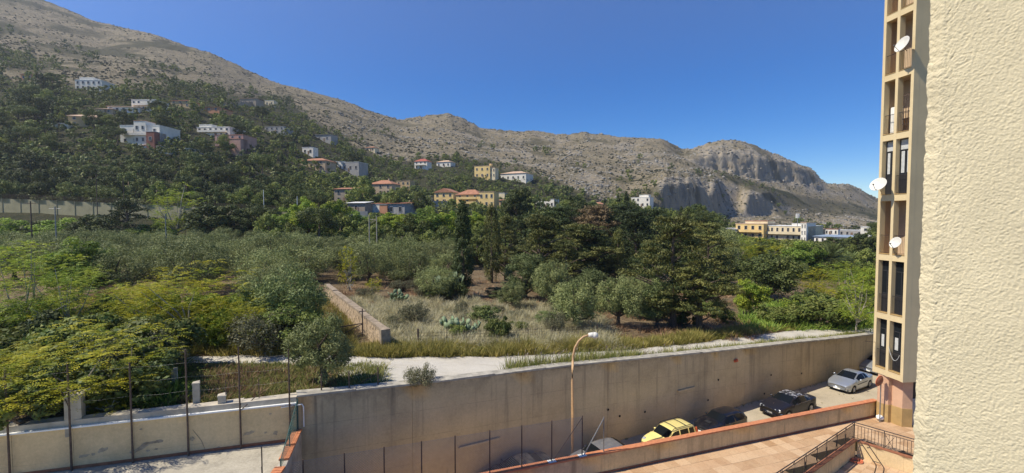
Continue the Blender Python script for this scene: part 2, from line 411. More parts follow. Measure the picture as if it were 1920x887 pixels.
COLS = [  # photograph column: foot, low slope, lower cliff foot/top, mid slope, upper cliff foot/top, skyline as (distance, row)
 (-320, (150,396),(175,372),(215,290),(260,225),(400,110),(560,40),(720,-20),(1150,-130)),
 (0,   (150,400),(175,376),(215,300),(260,230),(360,145),(540,75),(650,42),(1100,-20)),
 (100, (150,400),(175,379),(215,305),(260,240),(360,153),(540,95),(650,70),(1080,25)),
 (200, (150,401),(178,381),(220,310),(265,245),(370,160),(540,117),(650,98),(1050,62)),
 (300, (150,401),(180,383),(225,315),(270,250),(380,168),(540,128),(640,110),(1000,83)),
 (400, (152,402),(185,385),(235,322),(285,262),(390,190),(540,150),(630,137),(960,114)),
 (500, (155,405),(190,391),(250,335),(305,280),(400,218),(540,188),(620,180),(920,158)),
 (560, (158,407),(195,394),(260,345),(320,292),(420,230),(550,205),(620,195),(910,178)),
 (640, (160,410),(200,397),(275,355),(340,310),(440,262),(560,230),(640,215),(900,198)),
 (700, (160,412),(205,400),(285,365),(355,330),(460,282),(570,252),(640,238),(900,217)),
 (755, (160,414),(210,402),(290,375),(370,335),(480,292),(580,265),(650,252),(900,231)),
 (800, (160,416),(212,404),(295,379),(380,333),(490,292),(590,266),(665,250),(900,222)),
 (845, (160,417),(215,405),(300,382),(390,330),(500,292),(600,266),(680,250),(900,218)),
 (870, (160,417),(217,406),(303,384),(392,331),(503,294),(600,272),(680,258),(900,228)),
 (900, (160,418),(220,407),(305,388),(395,335),(510,299),(600,280),(680,268),(900,247)),
 (960, (160,420),(226,409),(310,390),(398,341),(516,304),(605,284),(680,272),(880,251)),
 (1000,(160,421),(230,410),(315,392),(400,345),(520,308),(605,286),(680,275),(860,250)),
 (1040,(160,422),(233,412),(320,394),(404,348),(523,310),(605,288),(680,277),(850,257)),
 (1100,(160,425),(240,414),(330,398),(410,352),(530,313),(605,290),(670,280),(830,253)),
 (1180,(160,428),(250,418),(350,404),(420,362),(540,316),(610,297),(670,285),(810,262)),
 (1228,(160,430),(268,420),(380,411),(405,356),(540,317),(610,298),(670,288),(800,263)),
 (1242,(160,430),(270,420),(388,412),(402,347),(540,318),(612,299),(670,288),(800,264)),
 (1275,(160,432),(280,422),(420,412),(433,347),(560,320),(630,304),(690,298),(810,281)),
 (1300,(160,433),(288,424),(435,412),(449,350),(570,322),(645,306),(692,295),(830,282)),
 (1325,(160,434),(295,425),(452,412),(468,362),(590,330),(675,322),(692,293),(850,273)),
 (1340,(160,440),(300,430),(462,411),(476,352),(600,332),(680,323),(696,290),(860,271)),
 (1356,(160,439),(300,427),(475,410),(515,388),(606,334),(684,325),(700,289),(862,271)),
 (1385,(160,456),(300,440),(508,410),(550,386),(610,340),(692,330),(709,289),(870,270)),
 (1400,(160,462),(300,444),(525,409),(540,368),(640,342),(696,332),(713,290),(872,277)),
 (1440,(160,464),(300,445),(560,407),(574,364),(660,352),(718,341),(736,298),(880,291)),
 (1480,(160,466),(300,447),(545,415),(600,398),(680,368),(742,346),(760,310),(890,306)),
 (1520,(160,467),(300,448),(540,421),(620,405),(700,380),(767,351),(785,324),(890,320)),
 (1545,(160,468),(300,449),(540,424),(640,409),(720,386),(780,364),(800,353),(900,348)),
 (1590,(160,469),(300,451),(540,427),(640,414),(720,397),(790,380),(840,358),(930,346)),
 (1640,(160,470),(300,452),(540,431),(640,421),(720,409),(790,398),(850,384),(950,372)),
 (1760,(160,470),(300,454),(540,434),(640,428),(720,420),(790,412),(850,408),(950,399)),
 (2400,(160,470),(300,454),(540,436),(640,430),(720,424),(790,418),(850,412),(950,402)),
]
U0, U1, NU = -1.36, 0.98, 720
ND = 680; DMIN, DMAX = 14.0, 1300.0
us = np.linspace(U0, U1, NU); _l = np.linspace(math.log(DMIN), math.log(DMAX), 6000); _e = np.exp(_l)
_w = 1 + 2.4 * ((_e > 300) & (_e < 480)) + 2.0 * ((_e > 534) & (_e < 646)) - 0.25 * (_e < 24)
_c = np.concatenate([[0], np.cumsum(_w[1:])]); ds = np.exp(np.interp(np.linspace(0, _c[-1], ND), _c, _l))
def d_index(y): return np.interp(y, ds, np.arange(ND))
def build_profile():
    px = np.array([c[0] for c in COLS], float); K = 8
    Dk = np.array([[p[0] for p in c[1:]] for c in COLS], float) * 0.8; Yk = np.array([[p[1] for p in c[1:]] for c in COLS], float)
    pu = us * F + 960
    D = np.stack([np.interp(pu, px, Dk[:, k]) for k in range(K)], 1); Y = np.stack([np.interp(pu, px, Yk[:, k]) for k in range(K)], 1)
    def smooth(a, w):
        ker = np.hanning(2 * w + 3)[1:-1]; ker /= ker.sum(); return np.convolve(np.pad(a, w, mode='edge'), ker, 'valid')
    for k in range(K):
        w = {7: 3, 2: 3, 3: 3, 5: 3, 6: 3}.get(k, 10)
        D[:, k] = smooth(D[:, k], w); Y[:, k] = smooth(Y[:, k], w)
    # buttresses: cliffs step forward and back along their length
    cl = sstep(1215, 1240, pu) * (1 - sstep(1350, 1375, pu)); cu = sstep(1290, 1330, pu) * (1 - sstep(1535, 1560, pu))
    b = fbm(pu / 34, pu * 0, 4) * 1.6
    D[:, 2] += cl * 5 * b; D[:, 3] += cl * (5 * b + 2 * perlin(pu / 9, pu * 0 + 3))
    Y[:, 3] += cl * 5 * fbm(pu / 14, pu * 0 + 9, 3)
    b2 = fbm(pu / 40, pu * 0 + 7, 4) * 1.5
    D[:, 5] += cu * 7 * b2; D[:, 6] += cu * 7 * b2; Y[:, 6] += cu * 4 * fbm(pu / 16, pu * 0 + 2, 3)
    Y[:, 7] += 2.2 * fbm(pu / 22, pu * 0 + 5, 4) + 1.2 * fbm(pu / 6, pu * 0 + 1, 2) * sstep(480, 700, pu)
    Y[:, 7] += sstep(560, 700, pu) * 1.6 * np.round(fbm(pu / 40, pu * 0 + 12, 3) * 2)
    Z = np.empty_like(Y)
    v = (443.5 - Y) / F
    Z = CAMZ + D * (-sp + cp * v) / (cp + sp * v)
    return D, Z
def pchip(xk, yk, x):
    h = np.diff(xk); d = np.diff(yk) / h; m = np.zeros(len(xk))
    for i in range(1, len(xk) - 1):
        if d[i - 1] * d[i] > 0:
            w1 = 2 * h[i] + h[i - 1]; w2 = h[i] + 2 * h[i - 1]; m[i] = (w1 + w2) / (w1 / d[i - 1] + w2 / d[i])
    m[0] = d[0]; m[-1] = d[-1]
    i = np.clip(np.searchsorted(xk, x) - 1, 0, len(xk) - 2); t = (x - xk[i]) / h[i]
    return (yk[i] * (1 + 2 * t) * (1 - t) ** 2 + h[i] * m[i] * t * (1 - t) ** 2 + yk[i + 1] * t * t * (3 - 2 * t) + h[i] * m[i + 1] * t * t * (t - 1))
Dk, Zk = build_profile()
UU, DD = np.meshgrid(us, ds); XX = UU * DD; YY = DD
ZZ = z_near(XX, YY)
for j in range(NU):
    
    xk = np.concatenate([[72.0, 92.0], Dk[j], [Dk[j, 7] + 75, Dk[j, 7] + 260, 1400]])
    zc = float(z_near(np.array(us[j] * 84.0), np.array(84.0)))
    zs = Zk[j, 7]
    yk = np.concatenate([[zc, zc], Zk[j], [zs - 12, zs - 70, zs - 90]])
    z = pchip(xk, yk, ds); w = sstep(72, 92, ds)
    ZZ[:, j] = ZZ[:, j] * (1 - w) + z * w
PXg = UU * F + 960
hillw = sstep(140, 265, DD)
keep = 1 - np.exp(-((DD - np.broadcast_to(Dk[:, 7], DD.shape)) / 56.0) ** 2) * 0.75
relief = 5.5 * fbm(XX / 90, YY / 90, 5) + 2.0 * ridged(XX / 24, YY / 24, 4)
ZZ += hillw * keep * relief * (0.55 + 0.45 * sstep(240, 560, DD))
rocky = sstep(640, 900, PXg)
ZZ += hillw * rocky * 0.9 * np.maximum(0, ridged(XX / 9, YY / 9, 3)) * 1.2
nearw = 1 - sstep(50, 98, DD)
ZZ += nearw * 0.10 * fbm(XX / 3.0, YY / 3.0, 3) + (1 - nearw) * (1 - hillw) * 0.5 * fbm(XX / 15, YY / 15, 3)
# cliff mask (bare rock)
ZZ0 = ZZ.copy()
def band(k0, k1, lo, hi):
    a = np.broadcast_to(Dk[:, k0], DD.shape); b = np.broadcast_to(Dk[:, k1], DD.shape)
    return ((DD > a - 4) & (DD < b + 14)) * sstep(lo, lo + 18, PXg) * (1 - sstep(hi, hi + 18, PXg))
CLIFF = np.clip(band(2, 3, 1222, 1345) + 0.8 * band(2, 3, 1392, 1440) + band(5, 6, 1300, 1535), 0, 1)
# top of the upper cliffs and the ridge outcrops are bare limestone too
topk = np.broadcast_to(Dk[:, 6], DD.shape)
CLIFF = np.maximum(CLIFF, 0.75 * ((DD > topk) & (PXg > 1290) & (PXg < 1640)) * sstep(-0.1, 0.3, fbm(XX / 30, YY / 30, 4)))
bare = sstep(0.05, 0.35, fbm(XX / 55, YY / 38, 5)) * sstep(700, 900, PXg) * sstep(265, 385, DD)
CLIFF = np.maximum(CLIFF, 0.7 * bare)
# rugged cliff faces: ledges, overhangs and gullies pushed in and out along the line of depth
CF = np.clip(band(2, 3, 1222, 1345) + 0.8 * band(2, 3, 1392, 1440) + band(5, 6, 1300, 1535), 0, 1)
push = 3.6 * fbm(PXg / 18, ZZ / 6, 4) + 2.4 * ridged(PXg / 30 + 3, ZZ / 3.2, 3) - 1.0
push = push * CF * (DD / 420)
# behind the two walls only
nb = np.minimum(wall_n(XX, YY), court_n(XX, YY))
inside = nb < 0.16
ZZ[inside] = -1.5
def ground_z(x, y):
    x = np.asarray(x, float); y = np.maximum(np.asarray(y, float), DMIN)
    fj = np.clip((x / y - U0) / (U1 - U0) * (NU - 1), 0, NU - 1.001); fi = np.clip(d_index(y), 0, ND - 1.001)
    i = fi.astype(int); j = fj.astype(int); a = fi - i; b = fj - j
    return ZZ[i, j] * (1 - a) * (1 - b) + ZZ[i + 1, j] * a * (1 - b) + ZZ[i, j + 1] * (1 - a) * b + ZZ[i + 1, j + 1] * a * b
ROWS = row_of(XX, YY, ZZ)
def hit(px, py, dmin=16.5, dmax=1100.0):
    """where the line of sight through a photograph pixel first meets the ground"""
    r = ray(px, py); d = np.exp(np.linspace(math.log(dmin), math.log(dmax), 4000))
    k = d / r[1]; x = r[0] * k; z = CAMZ + r[2] * k; g = ground_z(x, d)
    idx = np.nonzero(g >= z)[0]
    i = idx[0] if len(idx) else len(d) - 1
    return Vector((x[i], d[i], g[i]))

# image-space outline of the wooded hillside (top edge), used to decide what grows where
FOR_TOP = ([-300, 0, 60, 140, 250, 330, 400, 470, 540, 580, 620, 660, 700, 760, 800, 860, 930, 1000, 1060, 1120, 1180, 1240],
           [135, 140, 150, 158, 165, 160, 170, 172, 182, 215, 240, 268, 288, 300, 300, 290, 305, 325, 345, 372, 385, 405])
def forest_mask(px, row, d):
    top = np.interp(px, *FOR_TOP)
    m = sstep(-6, 10, row - top + 14 * fbm(px / 40, row / 40, 3)) * sstep(80, 102, d) * (1 - sstep(1190, 1260, px))
    # pine slope right of the lower cliffs
    s = np.interp(px, [1330, 1360, 1440, 1520, 1640, 1760], [312, 325, 352, 372, 392, 400]); e = np.interp(px, [1330, 1440, 1520, 1640, 1760], [318, 375, 398, 408, 412])
    p = sstep(1325, 1360, px) * sstep(-5, 3, row - s) * (1 - sstep(-3, 6, row - e)) * (d > 450)
    return m, p
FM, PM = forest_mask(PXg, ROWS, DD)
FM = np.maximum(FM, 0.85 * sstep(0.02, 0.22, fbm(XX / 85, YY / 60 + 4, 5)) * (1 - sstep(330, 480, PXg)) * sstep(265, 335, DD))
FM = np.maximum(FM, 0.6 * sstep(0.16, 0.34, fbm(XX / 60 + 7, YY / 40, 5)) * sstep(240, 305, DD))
FIELD = 1 - sstep(80, 110, DD)
n_, m_ = ND, NU
idx = np.arange(n_ * m_).reshape(n_, m_)
quads = np.stack([idx[:-1, :-1], idx[:-1, 1:], idx[1:, 1:], idx[1:, :-1]], -1).reshape(-1, 4)
Vt = np.stack([XX + UU * push, YY + push, ZZ], -1).reshape(-1, 3)
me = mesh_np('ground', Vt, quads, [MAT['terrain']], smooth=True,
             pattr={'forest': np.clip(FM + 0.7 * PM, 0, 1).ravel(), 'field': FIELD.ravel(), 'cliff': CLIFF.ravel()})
tag(link('ground', me), kind='structure')
# the rest of the sheet round the back and out to the horizon
mb = MB(); mb.prism([(-1800, -50), (1800, -50), (1800, 1340), (-1800, 1340)], -3.2, -3.0)
tag(mb.build('land', MAT['terrain']), kind='structure')

# ------------------------------------------------------------------ lane
def lane_pts(px_rows, off=0.0):
    out = []
    for px, py in px_rows:
        p = at_z(px, py, 5.0)
        for _ in range(8): p = at_z(px, py, float(ground_z(p.x, p.y)))
        out.append((p.x, p.y))
    return np.array(out)
far_px = [(255, 668), (300, 670), (350, 671), (430, 669), (530, 667), (600, 668), (655, 668), (700, 671), (745, 672), (850, 671), (1000, 667), (1100, 661), (1200, 655), (1300, 645), (1400, 632), (1500, 620), (1570, 617), (1640, 613)]
near_px = [(265, 681), (310, 682), (360, 682), (430, 682), (520, 683), (585, 692), (640, 706), (690, 724), (730, 727), (830, 714), (950, 698), (1075, 687), (1200, 675), (1300, 664), (1400, 652), (1500, 642), (1570, 635), (1640, 626)]
fa, ne = lane_pts(far_px), lane_pts(near_px)
def resample(p, n):
    s = np.linspace(0, len(p) - 1, n); k = np.arange(len(p)); return np.stack([np.interp(s, k, p[:, 0]), np.interp(s, k, p[:, 1])], 1)
NL, ML = 260, 14
fa2, ne2 = resample(fa, NL), resample(ne, NL)
jit = 0.3 * fbm(np.arange(NL) / 7.0, np.zeros(NL), 3)
fa2[:, 1] += jit
w = np.linspace(0, 1, ML)[None, :, None]
LV = ne2[:, None, :] * (1 - w) + fa2[:, None, :] * w
lz = ground_z(LV[..., 0], LV[..., 1]) + 0.05
LVV = np.concatenate([LV, lz[..., None]], -1).reshape(-1, 3)
li = np.arange(NL * ML).reshape(NL, ML)
lq = np.stack([li[:-1, :-1], li[1:, :-1], li[1:, 1:], li[:-1, 1:]], -1).reshape(-1, 4)
tag(link('lane', mesh_np('lane', LVV, lq, [MAT['lane']], smooth=True)), kind='structure')

# ------------------------------------------------------------------ retaining wall
PA = (7.95, 24.13); PD = (0.9377, 0.3474)                    # parapet line (street side of the terrace)
PNn = (0.3474, -0.9377)                                     # towards the terrace
def plane_terrace(x): return np.interp(x, [-40, 24, 60], [2.0, 1.04, 0.6])
def par_pt(s, n=0.0): return (PA[0] + PD[0] * s + PNn[0] * n, PA[1] + PD[1] * s + PNn[1] * n)

def wall_panel(p0, p1, thick_dir, thick, zb, zt0, zt1, nseg=6, attr=True):
    """upright panel with a bevelled joint edge; vertex attribute 'down' = metres below its top"""
    V = []; D = []
    ns, nz = nseg, 7
    for i in range(ns + 1):
        a = i / ns; x = p0[0] + (p1[0] - p0[0]) * a; y = p0[1] + (p1[1] - p0[1]) * a; zt = zt0 + (zt1 - zt0) * a
        inset = 0.02 if i in (0, ns) else 0.0
        for k in range(nz + 1):
            z = zt + (zb - zt) * k / nz
            V.append((x + thick_dir[0] * inset, y + thick_dir[1] * inset, z)); D.append(zt - z)
    front = len(V)
    for i in (0, ns):
        a = i / ns; x = p0[0] + (p1[0] - p0[0]) * a; y = p0[1] + (p1[1] - p0[1]) * a; zt = zt0 + (zt1 - zt0) * a
        for z in (zt, zb): V.append((x + thick_dir[0] * thick, y + thick_dir[1] * thick, z)); D.append(zt - z)
    Q = []
    for i in range(ns):
        for k in range(nz):
            a = i * (nz + 1) + k; Q.append((a, a + 1, a + nz + 2, a + nz + 1))
    Q.append((front, front + 1, front + 3, front + 2))
    Q.append((0, front, front + 2, ns * (nz + 1)))
    Q.append((0, nz, front + 1, front)); e = ns * (nz + 1); Q.append((e, e + nz, front + 3, front + 2))
    return V, Q, D
joints_px = [600, 770, 978, 1143, 1272, 1345, 1403, 1560]
def wall_t_at(px):
    u = (px - 960) / F; return (u * WA[1] - WA[0]) / (WD[0] - u * WD[1])
ts = [T0] + [wall_t_at(p) for p in joints_px[1:]] + [40.0, 50.0, 60.0]
rw = thing('retaining_wall', 'long stained concrete retaining wall between the lane and the parked cars', 'wall', (*wall_pt(T0), 0))
rw['kind'] = 'thing'
ox, oy = wall_pt(T0)
for a, b in zip(ts[:-1], ts[1:]):
    p0, p1 = wall_pt(a + 0.006), wall_pt(b - 0.006)
    V, Q, D = wall_panel(p0, p1, WN, 0.6, -0.3, float(wall_top(a)), float(wall_top(b)))
    V = [(x - ox, y - oy, z) for x, y, z in V]
    link('panel', mesh_np('panel', V, Q, [MAT['concrete']], pattr={'down': D}), rw)
tt = T0
while tt < 58:                                              # broken, lighter edge strip on top
    L = 2.2 + 1.1 * random.random(); t1 = min(tt + L, 60)
    mb = MB(); mb.prism([tuple(np.subtract(wall_pt(q, n), (ox, oy))) for q, n in ((tt, -0.025), (t1 - 0.012, -0.025), (t1 - 0.012, 0.64), (tt, 0.64))],
             [float(wall_top(q)) + 0.002 for q in (tt, t1, t1, tt)], [float(wall_top(q)) + 0.07 + 0.06 * random.random() for q in (tt, t1, t1, tt)])
    mb.build('coping', MAT['cap_concrete'], rw); tt = t1
MAT['concrete_ledge'] = simple('ledge_concrete', (0.52, 0.41, 0.25), 0.9, 0.2, 3)
def on_wall(px, py, n=-0.03):
    t = wall_t_at(px); x, y = wall_pt(t, n); r = ray(px, py); return t, x, y, CAMZ + r[2] * y / r[1]
for px, py, L in ((1290, 730, 1.6), (897, 831, 2.4)):
    t, x, y, z = on_wall(px, py, -0.08)
    mb = MB(); mb.box((x - ox, y - oy, z), (L, 0.1, 0.1), rz=math.atan2(WD[1], WD[0])); mb.build('ledge', MAT['concrete_ledge'], rw)
for px, py in ((1143, 768), (1165, 780), (1213, 772), (1352, 712), (1333, 750), (1440, 738), (1452, 703), (1510, 700)):
    t, x, y, z = on_wall(px, py, 0.0)
    mb = MB(); q = Vector((WN[0], WN[1], 0)).to_track_quat('Z', 'Y').to_matrix().to_4x4()
    mb.lathe([(0.08, -0.03), (0.07, -0.03), (0.05, -0.005), (0.0, -0.004)], 10, Matrix.Translation((x - ox, y - oy, z)) @ q)
    mb.build('drain_hole', MAT['rubber'], rw)
t, x, y, z = on_wall(1383, 676, -0.05)
mb = MB()
for k in range(5): mb.box((random.uniform(-.12, .12), random.uniform(-.03, .03), random.uniform(-.05, .05)), (0.24, 0.08, 0.1), rz=random.random() * 3, ry=random.random())
tag(mb.build('plastic_bag', MAT['red_rag'], None, (x, y, z)), 'small crumpled red plastic stuck near the top of the retaining wall', 'bag')

# ------------------------------------------------------------------ street between wall and terrace
mb = MB()
poly = [wall_pt(T0 - 0.5, 0.1), wall_pt(42, 0.1), par_pt(40, -0.05), par_pt(-16, -0.05)]
sv = []; ns_, nn_ = 120, 16
for i in range(ns_ + 1):
    a = i / ns_; w0 = wall_pt(T0 + (60 - T0) * a, 0.1); p0 = par_pt(-19.3 + 72 * a, 0.0)
    for k in range(nn_ + 1):
        b = k / nn_; x = w0[0] * (1 - b) + p0[0] * b; y = w0[1] * (1 - b) + p0[1] * b
        sv.append((x, y, 0.03 * float(perlin(x / 2.5, y / 2.5))))
si = np.arange(len(sv)).reshape(ns_ + 1, nn_ + 1)
sq = np.stack([si[:-1, :-1], si[:-1, 1:], si[1:, 1:], si[1:, :-1]], -1).reshape(-1, 4)
tag(link('street', mesh_np('street', sv, sq, [MAT['street']], smooth=True)), kind='structure')
# cracks and weeds on the street
mb = MB()
for k in range(120):
    x, y = wall_pt(random.uniform(-10, 32), random.choice([-0.12, -0.2, random.uniform(-4, -0.3)]))
    for q in range(5):
        a = random.random() * 6.28; h = random.uniform(0.05, 0.22)
        mb.add([(x, y, 0), (x + 0.03, y + 0.01, 0), (x + h * 0.7 * math.cos(a), y + h * 0.7 * math.sin(a), h)], [(0, 1, 2)])
tag(mb.build('weeds', MAT['verge_grass']), kind='stuff')

# ------------------------------------------------------------------ parapet with terracotta coping
pw = thing('parapet_wall', 'low ochre parapet wall with orange tile coping beside the parked cars', 'wall', (PA[0], PA[1], 0)); pw['kind'] = 'thing'
S0, S1 = -19.2, 17.7
def par_top(s): return float(plane_terrace(par_pt(s)[0])) + 1.0
sj = [S0, -15.5, -11.5, -8.0, -4.6, -0.2, 5.6, 11.0, 14.6, S1]
for a, b in zip(sj[:-1], sj[1:]):
    V, Q, D = wall_panel(par_pt(a + 0.004, 0.25), par_pt(b - 0.004, 0.25), (-PNn[0], -PNn[1]), 0.25, -1.6, par_top(a), par_top(b), 4)
    V = [(x - PA[0], y - PA[1], z) for x, y, z in V]
    link('panel', mesh_np('panel', V, Q, [MAT['parapet_plaster']], pattr={'down': D}), pw)
L = 0.50; s = S0; cache = {}
while s < S1 - 0.05:
    mb = MB(); h = 0.075 + 0.01 * random.random(); e = min(s + L - 0.006, S1)
    mb.prism([tuple(np.subtract(par_pt(q, n), PA)) for q, n in ((s, -0.045), (e, -0.045), (e, 0.3), (s, 0.3))],
             [par_top(q) + 0.002 for q in (s, e, e, s)], [par_top(q) + h for q in (s, e, e, s)])
    mb.build('tile', MAT['coping'], pw); s += L
# brown skirting at the foot of the parapet
for a, b in zip(sj[4:-1], sj[5:]):
    mb = MB(); mb.prism([tuple(np.subtract(par_pt(q, n), PA)) for q, n in ((a, 0.255), (b - 0.004, 0.255), (b - 0.004, 0.275), (a, 0.275))],
                        [float(plane_terrace(par_pt(q)[0])) - 0.02 for q in (a, b, b, a)], [float(plane_terrace(par_pt(q)[0])) + 0.10 for q in (a, b, b, a)])
    mb.build('skirting', MAT['brown_kerb'], pw)

# ------------------------------------------------------------------ terrace
RC = (20.4, 26.65); RD = (-0.816, -0.578)              # corner of the railing and direction of its long side (towards the camera)
RE = (0.66, -0.75)                                   # direction of its short side
RNI = (0.578, -0.816)
def in_yard(x, y, m=0.0):                              # sunken yard nearer than the railing
    dx, dy = x - RC[0], y - RC[1]
    return (dx * RNI[0] + dy * RNI[1]) > m and (dx * (-0.75) + dy * (-0.66)) > m
terr = MB()
step = 0.7; V = []; Q = []
def terr_ok(x, y):
    dx, dy = x - PA[0], y - PA[1]; n = dx * PNn[0] + dy * PNn[1]; s_ = dx * PD[0] + dy * PD[1]
    return n > 0.0 and s_ > -4.6 and s_ < 32 and n < 18 and y > 12
fl = thing('terrace_floor', None, None, (PA[0], PA[1], 0)); fl['kind'] = 'structure'
tile_me = MB().bb(-0.344, 0.344, -0.344, 0.344, -0.03, 0.0).mesh('tile', MAT['tile'])
cnt = 0
for i in range(-6, 44):
    for k in range(0, 24):
        s_ = (i + 0.5) * step; n_2 = 0.28 + (k + 0.5) * step
        x, y = par_pt(s_, n_2)
        if not terr_ok(x, y) or s_ < -4.3: continue
        if in_yard(x, y, -0.34): continue
        z = float(plane_terrace(x))
        zx = (float(plane_terrace(x + 0.2)) - float(plane_terrace(x - 0.2))) / 0.4
        Q.append([len(V) + q for q in range(4)])
        for a, b in ((0, 0), (1, 0), (1, 1), (0, 1)):
            xx, yy = par_pt(s_ + (a - 0.5) * step, n_2 + (b - 0.5) * step); V.append((xx - PA[0], yy - PA[1], float(plane_terrace(xx)) - 0.012))
        p = np.array([col_of(x, y, z), row_of(x, y, z)])
        if p[0] < 1080 or p[0] > 1780 or p[1] > 935 or cnt >= 300: continue
        o = link('tile', tile_me, fl); cnt += 1
        nrm = Vector((-zx, 0, 1)).normalized()
        rot = nrm.to_track_quat('Z', 'Y').to_matrix().to_4x4()
        M = Matrix.Translation((x - PA[0], y - PA[1], z + random.uniform(-0.003, 0.003))) @ Vector((0, 0, 1)).rotation_difference(nrm).to_matrix().to_4x4() @ Matrix.Rotation(math.atan2(PD[1], PD[0]) + random.uniform(-.004, .004), 4, 'Z')
        o.matrix_local = M
link('mortar_bed', mesh_np('mortar_bed', V, Q, [MAT['grout']]), fl)
# lower dark red landing left of the terrace
mb = MB(); mb.prism([par_pt(-4.7, 0.3), par_pt(-4.7, 7), par_pt(-16, 7), par_pt(-16, 0.3)], -0.6, [0.95, 0.95, 1.1, 1.1])
tag(mb.build('landing', MAT['red_tile']), kind='structure')

# kerb wall round the sunken yard, its coping and railing
yard_z = 0.28
kw = thing('yard_wall', 'low wall with brown coping round the sunken yard below the railing', 'wall', (RC[0], RC[1], 0)); kw['kind'] = 'thing'
def rail_z(x): return float(plane_terrace(x)) + 0.12
def rpt(d, s, n=0.0):
    if d == 0: return (RC[0] + RD[0] * s + RNI[0] * n, RC[1] + RD[1] * s + RNI[1] * n)
    return (RC[0] + RE[0] * s - 0.75 * n, RC[1] + RE[1] * s - 0.66 * n)
for d, Lr in ((0, 11.0), (1, 6.0)):
    k = 0.0
    while k < Lr - 0.01:
        e = min(k + 1.2, Lr)
        st = 0.0
        pts = [rpt(d, k + (0.0), 0.0), rpt(d, e - 0.005, 0.0), rpt(d, e - 0.005, 0.28), rpt(d, k + (0.28 if k == 0 else 0), 0.28)]
        zz = [rail_z(p[0]) for p in pts]
        V, Q, D = wall_panel(rpt(d, k + (0.3 if k == 0 else 0.003), 0.26), rpt(d, e - 0.003, 0.26), tuple(np.subtract(rpt(d, 0, -0.26), rpt(d, 0, 0))), 0.6, yard_z - 0.3, zz[0] - 0.06, zz[1] - 0.06, 3)
        V = [(x - RC[0], y - RC[1], z) for x, y, z in V]
        link('panel', mesh_np('panel', V, Q, [MAT['court_plaster'] if d else MAT['parapet_plaster']], pattr={'down': D}), kw)
        mb = MB(); mb.prism([tuple(np.subtract(p, RC)) for p in pts], [z - 0.055 for z in zz], zz); mb.build('coping', MAT['brown_kerb'], kw)
        k = e
yf = thing('yard_floor', None, None, (RC[0], RC[1], yard_z)); yf['kind'] = 'structure'
ytile = MB().bb(-0.196, 0.196, -0.196, 0.196, -0.03, 0.0).mesh('tile', MAT['tile'])
V = []; Q = []
for i in range(0, 20):
    for k in range(0, 14):
        a = 0.28 + (i + 0.5) * 0.4; b = 0.28 + (k + 0.5) * 0.4
        # axes: along RE for rows, along RD for columns
        x = RC[0] + RE[0] * a + RD[0] * b; y = RC[1] + RE[1] * a + RD[1] * b
        if col_of(x, y, yard_z) > 1790: continue
        if row_of(x, y, yard_z) > 930: continue
        o = link('tile', ytile, yf, (x - RC[0], y - RC[1], 0.0), (0, 0, math.atan2(RE[1], RE[0]) + 0.0))
mb = MB(); mb.prism([tuple(np.subtract(rpt(0, -0.5), RC)), tuple(np.subtract(rpt(0, 12), RC)), (6, -14), tuple(np.subtract(rpt(1, 9), RC))], -0.3, -0.012); mb.build('mortar_bed', MAT['grout'], yf)

def railing(label, d, L, skip_first):
    r = thing('railing', label, 'railing', (RC[0], RC[1], 0))
    def P(s, h, n=0.09): x, y = rpt(d, s, n); return (x - RC[0], y - RC[1], rail_z(x) + h)
    for nm, h, rr in (('top_rail', 1.0, 0.026), ('rail', 0.86, 0.018), ('rail', 0.09, 0.018)):
        MB().tube([P(0.0, h), P(L / 2, h), P(L, h)], rr, 6).build(nm, MAT['iron'], r)
    s = 0.0; k = 0
    while s <= L:
        if not (skip_first and k == 0):
            if d == 0 and k > 0:
                for q in (-0.07, 0.07): MB().bar(P(s + q, 0.0), P(s + q, 1.0), 0.016).build('post', MAT['iron'], r)
                MB().bar(P(s - 0.07, 0.1), P(s + 0.07, 0.75), 0.010).bar(P(s + 0.07, 0.1), P(s - 0.07, 0.75), 0.010).build('cross', MAT['iron'], r)
            else: MB().bar(P(s, 0.0), P(s, 1.02), 0.022).build('post', MAT['iron'], r)
        s += 1.32 if d == 0 else 1.5; k += 1
    s = 0.12
    while s < L:
        near = (s % 1.32) if d == 0 else (s % 1.5)
        if not (d == 0 and (near < 0.1 or near > 1.22)):
            MB().bar(P(s, 0.08), P(s, 0.86), 0.016, n=4).build('baluster', MAT['iron'], r)
        s += 0.125 if d == 0 else 0.16
    if d == 1:
        MB().bar(P(1.55, 0.06), P(1.95, 0.78), 0.012).bar(P(1.95, 0.06), P(1.55, 0.78), 0.012).build('cross', MAT['iron'], r)
railing('black iron railing with close bars running along the terrace edge', 0, 10.5, False)
railing('shorter black iron railing with an X brace in front of the tower base', 1, 5.0, True)
# bent steel frame leaning in the corner of the yard, hose beside it
px0 = at_z(1628, 846, yard_z + 0.4)
fx, fy = RC[0] + RE[0] * 0.5 + RD[0] * 0.45, RC[1] + RE[1] * 0.5 + RD[1] * 0.45
lf = thing('steel_frame', 'bent black steel tube frame leaning in the corner of the sunken yard', 'metal frame', (fx, fy, yard_z))
for q in (0.0, 0.35):
    a = Vector((RE[0], RE[1], 0)) * q
    MB().tube([a + Vector((-0.1, 0.1, 1.0)), a + Vector((0.02, 0.0, 1.02)), a + Vector((0.35, -0.75, 0.08)), a + Vector((0.22, -0.95, 0.02)), a + Vector((-0.5, -1.7, 0.02))], 0.022, 6).build('tube', MAT['iron'], lf)
MB().bar((0.28, -0.6, 0.2), Vector((0.28, -0.6, 0.2)) + Vector((RE[0], RE[1], 0)) * 0.35, 0.018).build('rung', MAT['iron'], lf)
hp = Vector((RC[0] + RE[0] * 0.55 + RD[0] * 1.0, RC[1] + RE[1] * 0.55 + RD[1] * 1.0, yard_z))
